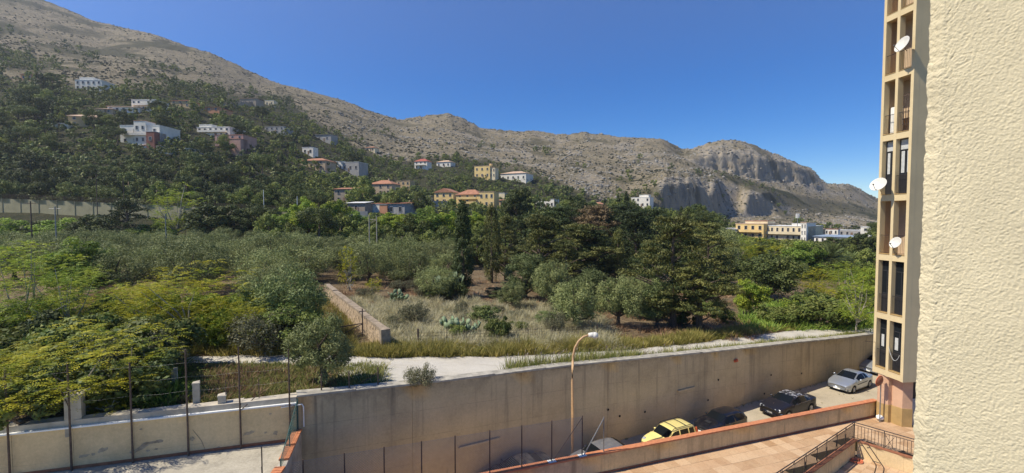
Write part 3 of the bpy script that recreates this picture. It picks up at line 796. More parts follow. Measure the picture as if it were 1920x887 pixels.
pts = [Vector((0.27 * math.cos(a) * (1 + 0.3 * math.sin(a * 0.37)), 0.22 * math.sin(a) * (1 + 0.25 * math.cos(a * 0.53)), 0.03 + 0.02 * (i % 5) / 2 + 0.03 * math.sin(a * 1.3) ** 2)) for i, a in enumerate(np.linspace(0, 6.28 * 5, 90))]
tag(MB().tube(pts, 0.022, 5).build('hose', MAT['orange_hose'], None, hp), 'coiled orange garden hose lying on the sunken yard floor', 'hose')

# ================================================================== LEFT COURT
COURT_Z = 4.3
def cpt(s, n=0.0): return (CC[0] + CD[0] * s - CN[0] * n, CC[1] + CD[1] * s - CN[1] * n)   # n towards the camera
def court_s(px):
    u = (px - 960) / F; return (u * CC[1] - CC[0]) / (CD[0] - u * CD[1])
post_px = [537, 443, 343, 237, 120, 2, -140]
post_s = [court_s(p) for p in post_px]
cw = thing('court_wall', 'beige plastered court wall with flaked patches and a pale ledge behind the rusty posts', 'wall', (*CC, 0)); cw['kind'] = 'thing'
cuts = [0.02] + post_s[1:] + [40.0]
for a, b in zip(cuts[:-1], cuts[1:]):
    V, Q, D = wall_panel(cpt(a + 0.005), cpt(b - 0.005), CN, 0.3, 3.5, 6.05, 6.05, 4)
    V = [(x - CC[0], y - CC[1], z) for x, y, z in V]
    link('panel', mesh_np('panel', V, Q, [MAT['court_plaster']], pattr={'down': D}), cw)
    mb = MB(); mb.prism([tuple(np.subtract(cpt(q, n), CC)) for q, n in ((a + .003, -0.02), (b - .003, -0.02), (b - .003, -0.45), (a + .003, -0.6))], 6.0, 6.29); mb.build('top_strip', MAT['pale_concrete'], cw)
    mb = MB(); mb.prism([tuple(np.subtract(cpt(q, n), CC)) for q, n in ((a + .004, 0.11), (b - .004, 0.11), (b - .004, -0.018), (a + .004, -0.018))], 6.0, 6.06); mb.build('ledge', MAT['white_metal'], cw)
    mb = MB(); mb.prism([tuple(np.subtract(cpt(q, n), CC)) for q, n in ((a + .004, 0.03), (b - .004, 0.03), (b - .004, 0.0), (a + .004, 0.0))], 4.25, 4.42); mb.build('skirting', MAT['brown_kerb'], cw)
# plaster flakes: shallow grey patches where the render has fallen off
def on_court(px, py, n=0.006):
    s = court_s(px); x, y = cpt(s, n); r = ray(px, py); return x, y, CAMZ + r[2] * y / r[1]
def flake(px, py, w, h, seed, slant=0.0):
    rr = random.Random(seed); x, y, z = on_court(px, py); pts = []
    N = 16
    for k in range(N):
        a = 2 * math.pi * k / N; q = 0.6 + 0.55 * rr.random()
        ss = w * math.cos(a) * q; zz = h * math.sin(a) * q + slant * ss
        pts.append((x - CC[0] - CD[0] * ss, y - CC[1] - CD[1] * ss, z + zz))
    V = pts + [(p[0] - CN[0] * -0.012, p[1] - CN[1] * -0.012, p[2]) for p in pts]
    mb = MB(); mb.add(pts, [tuple(range(N))]); mb.build('flake', MAT['bare_cement'], cw)
MAT['bare_cement'] = simple('bare_cement', (0.37, 0.30, 0.205), 0.95, 0.3, 6, 0.4, 30)
for i, a in enumerate([(140, 855, .16, .05, .1), (158, 852, .06, .05, 0), (176, 844, .14, .08, .3), (252, 838, .28, .09, .5), (270, 830, .25, .06, .1), (284, 828, .15, .06, 0), (263, 845, .06, .04, 0), (279, 842, .07, .03, 0), (232, 848, .07, .05, 0),
                       (458, 812, .22, .06, .25), (489, 811, .06, .03, .2), (508, 812, .08, .09, 0), (499, 776, .05, .04, 0), (251, 805, .05, .04, 0), (395, 843, .16, .10, 0), (349, 823, .08, .08, 0), (320, 854, .12, .06, 0)]):
    flake(a[0], a[1], a[2] * 1.25, a[3] * 1.3, i, a[4])
x0, y0, z0 = on_court(350, 806); x1, y1, z1 = on_court(366, 826); x2, y2, z2 = on_court(376, 852)
tag(link('crack', MB().tube([(x0 - CC[0], y0 - CC[1], z0), (x1 - CC[0], y1 - CC[1], z1), (x2 - CC[0], y2 - CC[1], z2)], [0.01, 0.014, 0.012], 4).mesh('crack', MAT['bare_cement']), cw))
# court floor
mb = MB(); poly = [(-6.35, 21.75), (CC[0] - 0.1, CC[1] - 0.0), cpt(30, 0.0), (-40, 2), (-4.4, 2), (-6.35, 18.4)]
mb.prism([(CC[0] + 0.06, CC[1] - 0.02), cpt(40, 0.01), (-48, 3), (-7.4, 3), (-8.98, 17.0)], -0.2, COURT_Z)
tag(mb.build('court_floor', MAT['court']), kind='structure')
# low wall closing the court on the street side, brick coping
LW = [Vector((CC[0] + 0.02, CC[1] - 0.03, 0)), Vector((-8.93, 17.1, 0)), Vector((-7.3, 3.0, 0))]
lw = thing('low_wall', 'low rendered wall topped with red bricks at the right end of the court', 'wall', (LW[0].x, LW[0].y, 0)); lw['kind'] = 'thing'
for a, b in zip(LW[:-1], LW[1:]):
    d = (b - a).normalized(); nrm = Vector((d.y, -d.x, 0))
    q = [(a - nrm * 0.16), (b - nrm * 0.16), (b + nrm * 0.16), (a + nrm * 0.16)]
    mb = MB(); mb.prism([(p.x - LW[0].x, p.y - LW[0].y) for p in q], -0.3, 4.74); mb.build('wall_body', MAT['concrete_plain'] if 'concrete_plain' in MAT else MAT['pale_concrete'], lw)
    L = (b - a).length; s = 0.04
    while s < min(L, 6.0) - 0.1:
        if not (1.35 < s < 1.5 or 2.5 < s < 3.2):
            c = a + d * (s + 0.06)
            MB().box((c.x - LW[0].x, c.y - LW[0].y, 4.785 + 0.008 * random.random()), (0.14, 0.38, 0.08), rz=math.atan2(d.y, d.x) + random.uniform(-.03, .03)).build('brick', MAT['coping'], lw)
        s += 0.152
# tall rusty posts with line wires in front of the court wall
cf = thing('court_fence', 'row of tall thin rusty posts with slack wires in front of the court wall', 'fence', (*CC, COURT_Z))
tops = [655, 650, 655, 680, 680, 690, 690]
tips = []
for px, s, ty in zip(post_px, post_s, tops):
    x, y = cpt(s, 0.14); r = ray(px, ty); zt = CAMZ + r[2] * y / r[1]
    MB().bar((x - CC[0], y - CC[1], 0), (x - CC[0], y - CC[1], zt - COURT_Z), 0.040, 0.030, 8).build('post', MAT['rust'], cf); tips.append((x - CC[0], y - CC[1], zt - COURT_Z))
for q in (2.2, 2.8, 3.4, 4.0):
    for a, b in zip(tips[:-1], tips[1:]):
        p = [Vector((a[0], a[1], q)), Vector(((a[0] + b[0]) / 2, (a[1] + b[1]) / 2, q - 0.05)), Vector((b[0], b[1], q))]
        MB().tube(p, 0.0025, 3).build('wire', MAT['wire'], cf)
for (ax, ay, bx, by) in ((446, 768, 470, 742), (122, 770, 78, 700)):
    a = on_court(ax, ay, 0.14); b = on_court(bx, by, -0.3); MB().bar(np.subtract(a, (*CC, COURT_Z)), np.subtract(b, (*CC, COURT_Z)), 0.02).build('brace', MAT['rust'], cf)
# white pipe bent over the corner
MB_p = [on_court(520, 764, 0.05), on_court(540, 761, 0.05)]
wx, wy = wall_pt(T0 + 0.25, -0.06)
MB_p += [(wx - 0.05, wy, MB_p[1][2]), (wx + 0.02, wy, MB_p[1][2] - 0.12), (wx + 0.02, wy, 4.9)]
tag(MB().tube(MB_p, 0.03, 6).build('pipe', MAT['white_metal']), 'white pipe bent over the corner between the court wall and the retaining wall', 'pipe')

def mesh_wires(corner_a, corner_b, height_a, height_b, pitch, rad, diamond=True):
    """wire netting as thin prisms between two posts (heights may differ)"""
    a = Vector(corner_a); b = Vector(corner_b); L = (b - a).length; mb = MB()
    def pt(s, h):
        f = s / L; return a + (b - a) * f + Vector((0, 0, h))
    H = min(height_a, height_b)
    if diamond:
        s = -H
        while s < L:
            for up in (1, 0):
                s0, h0 = s, 0.0; s1, h1 = s + H, H
                if s0 < 0: h0 -= s0; s0 = 0
                if s1 > L: h1 -= s1 - L; s1 = L
                if s1 - s0 > 0.02:
                    if up: mb.bar(pt(s0, h0), pt(s1, h1), rad, n=3)
                    else: mb.bar(pt(s0, H - h0), pt(s1, H - h1), rad, n=3)
            s += pitch
        mb.bar(pt(0, H), pt(L, H), rad * 1.3, n=3)
    else:
        s = 0
        while s < L: mb.bar(pt(s, 0), pt(s, H), rad, n=3); s += pitch
        h = 0
        while h < H: mb.bar(pt(0, h), pt(L, h), rad, n=3); h += pitch
    return mb
# chain-link fence on the parapet, left part
cl = thing('chain_link_fence', 'rusty chain-link fence on thin posts standing on the left part of the parapet', 'fence', (PA[0], PA[1], 0))
def par_s(px):
    u = (px - 960) / F; return (u * PA[1] - PA[0]) / (PD[0] - u * PD[1])
fpx = [538, 560, 639, 714.6, 786, 850, 916, 977, 1034, 1092]
fps = [par_s(p) for p in fpx]
ps = []
for s in fps:
    x, y = par_pt(s, 0.12); zb = par_top(s) + 0.03; ps.append(Vector((x - PA[0], y - PA[1], zb)))
for i, p in enumerate(ps):
    if i: MB().bar(p, p + Vector((0, 0, 2.08)), 0.03, 0.028, 6).build('post', MAT['rust'], cl)
for a, b in zip(ps[:-1], ps[1:]):
    m = mesh_wires(a, b, 2.02, 2.02, 0.11, 0.007).mesh('netting', MAT['wire'])
    o = link('netting', m, cl); o['kind'] = 'stuff'
MB().bar(ps[-1] + Vector((0, 0, 2.0)), ps[-2] + Vector((0.1, 0.05, 0.1)), 0.016).build('brace', MAT['rust'], cl)
for q in (-1, -2):
    MB().box(ps[q] + Vector((0, 0, 0.03)), (0.42, 0.26, 0.07), rz=0.36).build('mortar_pad', MAT['white_metal'], cl)
s = par_s(1133); x, y = par_pt(s, 0.12); zb = par_top(s) + 0.02
fp = thing('fence_post', 'free-standing galvanised post with a diagonal stay on the parapet beside the grey car', 'post', (x, y, zb))
MB().bar((0, 0, 0), (0, 0, 1.85), 0.03).build('upright', MAT['galv'], fp)
x2, y2 = par_pt(par_s(1095), 0.12); MB().bar((0, 0, 1.8), (x2 - x, y2 - y, par_top(par_s(1095)) + 0.05 - zb), 0.027).build('stay', MAT['galv'], fp)
# green netting frame over the low court wall
gn = thing('net_frame', 'dark green net stretched on posts over the brick topped end wall of the court', 'fence', (LW[0].x, LW[0].y, 4.76))
gp = [Vector((0, 0.05, 0)), Vector((0.40, -1.55, 0)), Vector((0.79, -3.05, 0)), Vector((1.35, -8.0, 0))]
hts = [1.45, 0.75, 0.35, 0.3]
for p, h in zip(gp, hts): MB().bar(p - Vector((0, 0, 0.05)), p + Vector((0, 0, h)), 0.025).build('post', MAT['green_net'], gn)
m = MB()
for k in range(26):
    f = k / 25; a = gp[0].lerp(gp[2], f); h = 1.4 * (1 - f) + 0.3 * f
    m.bar(a, a + Vector((0, 0, h)), 0.005, n=3)
for q in range(9):
    f = q / 8; m.bar(gp[0] + Vector((0, 0, 1.4 * f)), gp[2] + Vector((0, 0, 0.3 * f)), 0.005, n=3)
m.bar(gp[0] + Vector((0, 0, 1.4)), gp[2] + Vector((0, 0, 0.3)), 0.015)
for k in range(9):                                       # slack end of the net hanging beside the corner post
    m.bar((0.03 * k - 0.2, -0.05, 1.4 - 0.02 * k), (0.02 * k - 0.3, -0.3, -0.1), 0.006, n=3)
o = m.build('net', MAT['green_net'], gn); o['kind'] = 'stuff'
fq = at_z(492, 887, COURT_Z)
for px, tp, lab in ((492, 838, 'thin dark post with a stay standing on the court floor near the green net'),):
    b = at_z(px, 905, COURT_Z); top = at_y(px, tp, b.y)
    t_ = thing('court_post', lab, 'post', b)
    MB().bar((0, 0, 0), (0, 0, top.z - b.z), 0.025).build('upright', MAT['iron'], t_)
    MB().bar((-0.02, 0, (top.z - b.z) * 0.45), (0.3, -0.5, 0.0), 0.018).build('stay', MAT['iron'], t_)

# ================================================================== STREET LAMP, MIRROR, BAGS
yl = 25.9
base = at_y(1073, 860, yl)
sl = thing('street_lamp', 'ochre curved street lamp with a white globe head in front of the retaining wall', 'street lamp', (base.x, base.y, 0.0))
pts = [Vector((base.x, yl, 0.0)), Vector((base.x, yl, 3.0))] + [at_y(px, py, yl) for px, py in ((1073, 715), (1073.5, 690), (1074.5, 668), (1078, 652), (1085, 639.5), (1094, 631.5), (1104, 628.3))]
loc = Vector((base.x, yl, 0))
MB().tube([p - loc for p in pts], [0.085, 0.078, 0.072, 0.07, 0.068, 0.065, 0.062, 0.06, 0.057], 10).build('pole', MAT['lamp_pole'], sl, smooth=True)
MB().lathe([(0.0, 0.0), (0.10, 0.0), (0.10, 0.25), (0.06, 0.3), (0.055, 0.32)], 12).build('base_collar', MAT['galv'], sl)
hd = at_y(1111, 628.2, yl) - loc; Ms = Matrix.Translation(hd) @ Matrix.Rotation(R(90), 4, 'Y')
MB().lathe([(0.0, -0.24), (0.11, -0.24), (0.15, -0.07), (0.165, 0.14), (0.0, 0.17)], 14, Ms).build('lamp_housing', MAT['dish'], sl, smooth=True)
g = at_y(1115.5, 628.8, yl) - loc
MB().lathe([(0.2 * math.sin(a), -0.2 * math.cos(a) * 0.95) for a in np.linspace(0.01, 3.13, 12)], 16, Matrix.Translation(g)).build('lamp_globe', MAT['dish'], sl, smooth=True)

mc = at_y(1649, 714, 29.0)
tm = thing('traffic_mirror', 'round traffic mirror seen from its red-brown back beside the pink pillar', 'traffic mirror', (mc.x + 0.2, mc.y + 0.12, float(plane_terrace(mc.x))))
loc = Vector(tm.location)
qm = Vector((-0.35, 0.93, 0.12)).to_track_quat('Z', 'Y').to_matrix().to_4x4()
MB().lathe([(0.0, -0.12), (0.14, -0.11), (0.27, -0.07), (0.33, 0.0), (0.34, 0.02)], 24, Matrix.Translation(mc - loc) @ qm).build('mirror_back', simple('mirror_back', (0.27, 0.10, 0.055), 0.6, 0.15, 4), tm, smooth=True)
MB().lathe([(0.34, 0.015), (0.36, 0.02), (0.362, 0.0), (0.34, -0.02)], 24, Matrix.Translation(mc - loc) @ qm).build('rim', MAT['orange_hose'], tm)
MB().lathe([(0.33, 0.022), (0.2, 0.06), (0.0, 0.08)], 24, Matrix.Translation(mc - loc) @ qm).build('mirror_face', MAT['chrome'], tm, smooth=True)
MB().bar((0, 0, -0.3), (0, 0, (mc - loc).z + 0.15), 0.035).build('post', MAT['galv'], tm)
MB().bar((0, 0, (mc - loc).z), mc - loc + Vector((0.02, -0.06, 0)), 0.025).box(mc - loc + Vector((0.02, -0.085, 0)), (0.05, 0.05, 0.26)).build('bracket', MAT['galv'], tm)

def sack(name, label, px, py, z, r, m):
    p = at_z(px, py, z); b = MB()
    n1, n2 = 12, 8; vs = []
    for i in range(n2 + 1):
        th = math.pi * i / n2
        for k in range(n1):
            a = 2 * math.pi * k / n1; q = r * (1 + 0.22 * float(perlin(i * 0.7 + px, k * 0.9)))
            vs.append((q * math.sin(th) * math.cos(a), q * math.sin(th) * math.sin(a) * 0.8, r * 0.75 - q * 0.75 * math.cos(th)))
    b.add(vs, [(i * n1 + k, i * n1 + (k + 1) % n1, (i + 1) * n1 + (k + 1) % n1, (i + 1) * n1 + k) for i in range(n2) for k in range(n1)])
    return tag(b.build(name, m, None, p, smooth=True), label, 'bag')
sack('rubbish_bag', 'white rubbish bag lying at the end of the parapet', 1650, 788, 1.06, 0.24, MAT['white_metal'])
sack('rubbish_bag', 'black rubbish sack slumped against the open end of the parapet', 1648, 778, 1.06, 0.45, MAT['rubber'])

# ================================================================== TOWER ON THE RIGHT
RZ_T = math.atan2(0.10, 0.995)
tw = thing('apartment_tower', 'tall cream apartment tower with stacked balconies and windows at the right', 'building', (24.4, 27.9, 0), RZ_T)
lev = [4.32, 7.98, 11.82, 15.67, 19.55, 23.38, 27.2, 31.0, 34.8]
colsY = [(0.0, 0.19), (1.01, 1.2), (1.95, 2.14)]
bays = [(0.19, 1.01), (1.2, 1.95)]
for a, b in colsY: MB().bb(0.0, 0.38, a, b, 4.1, 36.5).build('column', MAT['tower'], tw)
for z in lev:
    for a, b in bays:
        MB().bb(0.006, 0.38, a, b, z - 0.2, z + 0.2).build('beam', MAT['tower'], tw)
        MB().bb(-0.02, 0.376, a + 0.004, b - 0.004, z + 0.201, z + 0.235).build('sill', MAT['ochre'], tw)
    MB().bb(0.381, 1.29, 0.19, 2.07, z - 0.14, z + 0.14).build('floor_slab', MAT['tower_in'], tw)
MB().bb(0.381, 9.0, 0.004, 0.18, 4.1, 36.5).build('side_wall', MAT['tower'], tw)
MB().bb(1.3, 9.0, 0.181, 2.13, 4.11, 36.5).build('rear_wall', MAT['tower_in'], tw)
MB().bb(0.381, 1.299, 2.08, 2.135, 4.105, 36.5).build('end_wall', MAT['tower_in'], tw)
MB().bb(0.381, 8.9, 0.181, 2.075, 4.085, 4.115).build('soffit', MAT['tower'], tw)
def tower_window(k, b, style):
    z0 = lev[k] + 0.235; z1 = lev[k + 1] - 0.2; y0, y1 = bays[b]; x = 0.29
    f = MB(); w = 0.055
    f.bb(x, x + 0.07, y0 + .001, y0 + w, z0, z1).bb(x, x + 0.07, y1 - w, y1 - .001, z0, z1).bb(x + .002, x + 0.068, y0 + w, y1 - w, z1 - w, z1).bb(x + .002, x + 0.068, y0 + w, y1 - w, z0, z0 + w)
    zt = z1 - 0.72; zm = z0 + 1.2; ym = (y0 + y1) / 2
    f.bb(x + .003, x + 0.066, y0 + w, y1 - w, zm, zm + 0.06).bb(x + .003, x + 0.066, y0 + w, y1 - w, zt, zt + 0.06)
    f.bb(x + .004, x + 0.065, ym - 0.03, ym + 0.03, zm + 0.06, zt)
    wd = f.build('window', MAT['dark_frame'], tw)
    MB().bb(x + 0.02, x + 0.03, y0 + w, y1 - w, zt + 0.06, z1 - w).build('pane', MAT['curtain'] if style == 'curtain' else MAT['glass'], wd)
    for a, c in ((y0 + w, ym - 0.03), (ym + 0.03, y1 - w)):
        MB().bb(x + 0.025, x + 0.033, a, c, zm + 0.06, zt).build('pane', MAT['glass'], wd)
        if style == 'curtain': MB().bb(x + 0.016, x + 0.020, a + 0.06, c - 0.05, zm + 0.12, zt - 0.05).build('curtain', MAT['curtain'], wd)
    if style == 'paper' : MB().bb(x + 0.012, x + 0.018, ym + 0.08, y1 - w - 0.05, zm + 0.15, zm + 0.95).build('paper', MAT['curtain'], wd)
    MB().bb(x + 0.02, x + 0.04, y0 + w, y1 - w, z0 + w, zm).build('lower_panel', MAT['black_plastic'], wd)
    if style != 'curtain' or b == 0: tower_rail(k, b, 1.15)
def tower_rail(k, b, h=1.2, x=0.10):
    z0 = lev[k] + 0.24; y0, y1 = bays[b]; y0 += 0.012; y1 -= 0.012
    r = MB().bar((x, y0, z0 + h), (x, y1, z0 + h), 0.018).build('railing', MAT['iron'], tw)
    MB().bar((x, y0, z0 + 0.07), (x, y1, z0 + 0.07), 0.012).build('lower_rail', MAT['iron'], r)
    bm_ = MB().bar((0, 0, 0.07), (0, 0, h), 0.009, n=4).mesh('bar', MAT['iron'])
    n = 8
    for i in range(n): link('bar', bm_, r, (x, y0 + 0.03 + (y1 - y0 - 0.06) * i / (n - 1), z0))
for k in (0, 1): 
    for b in (0, 1): tower_window(k, b, 'paper' if k == 0 else 'plain')
for b in (0, 1): tower_window(3, b, 'curtain')
for k in (2, 4, 5, 6, 7):
    for b in (0, 1): tower_rail(k, b)
# things kept on the balconies
def tw_pt(x, y, z): return Matrix.Translation(tw.location) @ Matrix.Rotation(RZ_T, 4, 'Z') @ Vector((x, y, z))
cb = thing('cabinet', 'tall white cabinet standing on a balcony of the tower above the curtained windows', 'cabinet', tw_pt(0.62, 1.6, lev[4] + 0.14), RZ_T)
MB().bb(-0.16, 0.16, -0.28, 0.28, 0.03, 1.85).build('body', MAT['white_metal'], cb)
MB().bb(-0.185, -0.162, -0.275, 0.275, 0.05, 0.85).bb(-0.185, -0.162, -0.275, 0.275, 0.87, 1.84).build('door', MAT['white_metal'], cb)
MB().bb(-0.16, 0.16, -0.26, 0.26, 0.0, 0.03).build('foot', MAT['rubber'], cb)
gt = thing('lattice_screen', 'brown lattice screen standing behind the railing of a tower balcony', 'screen', tw_pt(0.42, 0.6, lev[4] + 0.14), RZ_T)
for i in range(6): MB().bb(-0.012, 0.012, -0.42 + i * 0.16, -0.39 + i * 0.16, 0, 2.5).build('slat', MAT['rust'], gt)
for i in range(7): MB().bb(-0.02, -0.013, -0.43, 0.44, 0.2 + i * 0.36, 0.24 + i * 0.36).build('slat', MAT['rust'], gt)
for (y_, z_, lab) in ((0.6, lev[4] + 0.15, 'terracotta flower pot behind the lattice screen on a tower balcony'),):
    pt_ = thing('flower_pot', lab, 'flower pot', tw_pt(0.65, y_, lev[4] + 0.14)); MB().lathe([(0, 0), (0.12, 0), (0.17, 0.3), (0.15, 0.3), (0.14, 0.25), (0, 0.25)], 12).build('pot', MAT['terracotta'], pt_)
def sat_dish(label, px, py, d, rad, aim, mount):
    c = at_y(px, py, d)
    t = thing('satellite_dish', label, 'satellite dish', c)
    q = Vector(aim).normalized().to_track_quat('Z', 'Y').to_matrix().to_4x4()
    prof = [(rad * k / 8, 0.22 * rad * (k / 8) ** 2 - 0.05) for k in range(9)]
    back = [(r, z - 0.012) for r, z in prof[::-1]]
    MB().lathe(prof + [(rad + 0.012, 0.22 * rad - 0.05)] + [(rad + 0.012, 0.22 * rad - 0.07)] + back, 28, q).build('reflector', MAT['dish'], t, smooth=True)
    q3 = q.to_3x3(); tip = q3 @ Vector((0, -rad * 0.55, rad * 1.05)); MB().bar(q3 @ Vector((0, -rad * 0.95, 0.02)), tip, 0.014).build('arm', MAT['galv'], t)
    MB().bar(tip, tip - q3 @ Vector((0, 0, 0.1)), 0.03, 0.045, 8).build('receiver', MAT['galv'], t)
    mv = Vector(mount) - c
    MB().tube([q3 @ Vector((0, 0, -0.06)), q3 @ Vector((0, 0, -0.06)) * 0.5 + mv * 0.5 + Vector((0, 0, -0.05)), mv], 0.02).build('bracket', MAT['rust'], t)
    return t
sat_dish('large white dish high on the tower in front of a balcony railing', 1692, 83, 28.0, 0.47, (-0.93, -0.02, 0.36), tw_pt(0.1, 0.6, 24.7))
sat_dish('white dish sticking out past the left edge of the tower', 1647, 346, 29.2, 0.47, (-0.80, -0.30, 0.50), tw_pt(0.05, 2.0, 16.1))
sat_dish('small cream dish low on the tower above the dark glazed bays', 1679, 455, 28.4, 0.36, (-0.9, -0.12, 0.40), tw_pt(0.1, 1.05, 12.3))
for (px, py, L, lab) in ((1648, 637, 0.95, 'thin dark antenna rod poking out left from the lowest tower windows'),):
    a = tw_pt(0.08, 2.0, 6.1); t = thing('antenna', lab, 'antenna', a)
    MB().bar((0, 0, 0), (-L, -0.25, 0.14), 0.012).build('rod', MAT['iron'], t)
    for q in (0.5, 0.7, 0.9): MB().bar((-L * q, -0.25 * q - 0.1, 0.14 * q), (-L * q, -0.25 * q + 0.1, 0.14 * q), 0.006, n=4).build('element', MAT['iron'], t)
cab = [tw_pt(-0.03, 1.0 - 0.75 * f, 5.75 - 0.6 * math.sin(f * 3.14) ** 0.8 + 0.35 * (1 - f)) for f in np.linspace(0, 1, 12)]
tag(MB().tube([p - cab[0] for p in cab], 0.014, 5).build('cable', MAT['curtain'], None, cab[0]), 'pale cable drooping across the lowest right window of the tower', 'cable')
# ground floor: faceted pillar, pink banded wall on ochre plinth, grey roller shutter
zb = 0.3
def banded(poly, z0, z1, pl, name='pillar'):
    P_ = MB(); P_.prism(poly, z0, pl); a = P_.build(name, MAT['ochre'], tw)
    cx = sum(p[0] for p in poly) / len(poly); cy = sum(p[1] for p in poly) / len(poly)
    inn = [(cx + (p[0] - cx) * 0.93, cy + (p[1] - cy) * 0.93) for p in poly]; core = [(cx + (p[0] - cx) * 0.90, cy + (p[1] - cy) * 0.90) for p in poly]
    MB().prism(core, pl + 0.001, z1).build('core', MAT['pink'], tw)
    n = max(1, int(round((z1 - pl) / 0.27))); h = (z1 - pl) / n
    for i in range(n): MB().prism(inn, pl + i * h + 0.004, pl + (i + 1) * h - 0.012).build('band', MAT['pink'], tw)
banded([(0.02, 1.75), (0.02, 1.42), (0.22, 1.12), (0.60, 1.12), (0.60, 1.95), (0.2, 1.95)], zb, 4.09, 2.2)
MB().prism([(0.42, 1.05), (0.58, 0.52), (1.15, 0.36), (1.15, 2.1), (0.62, 2.1)], zb, 2.2).build('plinth', MAT['ochre'], tw)
MB().prism([(0.46, 1.05), (0.61, 0.55), (1.15, 0.39), (1.15, 2.1), (0.65, 2.1)], 2.201, 4.092).build('ground_wall', MAT['pink'], tw)
MB().bb(2.6, 8.9, 0.35, 2.07, zb, 4.09).build('ground_wall', MAT['pink'], tw)
MB().bb(1.15, 2.6, 0.75, 2.07, zb, 4.09).build('shop_recess', MAT['dark_frame'], tw)
for i in range(18): MB().bb(1.16, 2.59, 0.66, 0.70, 0.6 + i * 0.12, 0.6 + i * 0.12 + 0.11).build('shutter_slat', MAT['shutter'], tw)
tb = thing('apartment_block', 'cream rear block of the apartment building behind the balcony tower', 'building', tw_pt(9.1, 0.4, 0), RZ_T)
MB().bb(0, 14, 0, 5.5, -1, 36.4).build('wall', MAT['tower'], tb)

# ================================================================== OUR OWN STUCCO WALL, CLOSE AT THE RIGHT
e0 = at_y(1743.5, 443, 1.30)
WX = Vector((0.66, -0.751, 0)); wn_ = Vector((-0.751, -0.66, 0))
nx, nz_ = 260, 760
S = np.linspace(-0.02, 0.34, nx); Hh = np.linspace(CAMZ - 0.84, CAMZ + 0.78, nz_)
SS, HH = np.meshgrid(S, Hh, indexing='ij')
n1 = fbm(SS * 85 + perlin(SS * 40, HH * 30), HH * 70 + perlin(SS * 40 + 7, HH * 30), 4, 0.6); n2 = ridged(SS * 95 + 3 + 2 * perlin(SS * 30, HH * 30), HH * 150 + 2 * perlin(SS * 34 + 5, HH * 34), 2); n3 = fbm(SS * 150, HH * 190, 2)
disp = 0.0015 * np.clip(n1, -0.5, 0.04) + 0.0003 * n1 + 0.0011 * np.clip(n1, -1, 0.1) * (1 - sstep(0.0, 0.08, SS)) * 2.5 + 0.0014 * n3
rnd_e = sstep(-0.02, 0.012, SS); disp = disp - (1 - rnd_e) * 0.02
edge_w = (0.004 * perlin(HH * 12, HH * 0) + 0.0025 * perlin(HH * 45, HH * 0 + 4)) * (1 - sstep(0.0, 0.05, SS))
VV = np.stack([e0.x + WX.x * (SS + edge_w) + wn_.x * disp, e0.y + WX.y * (SS + edge_w) + wn_.y * disp, HH], -1).reshape(-1, 3)
gi = np.arange(nx * nz_).reshape(nx, nz_)
gq = np.stack([gi[:-1, :-1], gi[1:, :-1], gi[1:, 1:], gi[:-1, 1:]], -1).reshape(-1, 4)
sw = thing('stucco_wall', 'rough cream stuccoed wall close to the viewer filling the right edge', 'wall', (0, 0, 0)); sw['kind'] = 'thing'
link('render_coat', mesh_np('render_coat', VV, gq, [MAT['stucco']], smooth=True), sw)
mb = MB(); a = e0 + wn_ * -0.022; b = a + WX * 0.8
mb.prism([(a.x, a.y), (b.x, b.y), (b.x + 0.6, b.y + 0.5), (a.x + 0.55, a.y + 0.48)], CAMZ - 1.2, CAMZ + 1.2); mb.build('core', MAT['stucco'], sw)

# ================================================================== FIELD WALL, POSTS, FENCES
def gz(x, y): return float(ground_z(x, y))
nA = at_z(720, 618, 6.3); nB = at_z(612, 533, 6.3)
for _ in range(4):
    nA = at_z(720, 618, gz(nA.x, nA.y) + 1.35); nB = at_z(613, 534, gz(nB.x, nB.y) + 1.4)
fw = thing('stone_wall', 'old stepped field wall of pale stones with flat capstones beside the dry grass', 'wall', (nA.x, nA.y, 0)); fw['kind'] = 'thing'
dv = Vector((nB.x - nA.x, nB.y - nA.y, 0)); LW_ = dv.length; dv.normalize(); pv = Vector((dv.y, -dv.x, 0)); rzw = math.atan2(dv.y, dv.x)
zt0 = nA.z; zt1 = nB.z
stones = MB(); rr = random.Random(5)
steps = [0, 0.27, 0.52, 0.78, 1.0]
for si_ in range(4):
    a, b = steps[si_] * LW_, steps[si_ + 1] * LW_
    ztop = zt0 + (zt1 - zt0) * (steps[si_] + 0.12) + 0.05 * (si_ % 2)
    s = a
    MB().box((dv.x * (a + b) / 2, dv.y * (a + b) / 2, ztop - 1.15), (b - a - 0.01, 0.30, 2.1), rz=rzw).build('core', MAT['stone_wall'], fw)
    while s < b - 0.05:
        Lc = min(rr.uniform(0.7, 1.2), b - s); c = dv * (s + Lc / 2)
        MB().box((c.x, c.y, ztop + 0.0), (Lc - 0.02, 0.50 + rr.uniform(-.03, .03), 0.15 + rr.uniform(-.02, .02)), rz=rzw + rr.uniform(-.02, .02), ry=rr.uniform(-.02, .02)).build('capstone', MAT['stone_cap'], fw); s += Lc
    z = ztop - 0.10; 
    while z > ztop - 1.9:
        hh = rr.uniform(0.13, 0.2); s = a + rr.uniform(0, 0.1)
        while s < b - 0.1:
            Lc = rr.uniform(0.18, 0.42)
            for side in (-1, 1):
                c = dv * (s + Lc / 2) + pv * side * (0.15 + rr.uniform(0, 0.03))
                stones.box((c.x, c.y, z - hh / 2), (Lc - 0.03, 0.10, hh - 0.03), rz=rzw + rr.uniform(-.05, .05), ry=rr.uniform(-.06, .06))
            s += Lc
        z -= hh
o = stones.build('stone', MAT['stone_wall'], fw); o['kind'] = 'stuff'
MB().box((-dv.x * 0.2, -dv.y * 0.2, zt0 - 0.95), (0.45, 0.6, 2.1), rz=rzw).build('end_pillar', MAT['stone_cap'], fw)

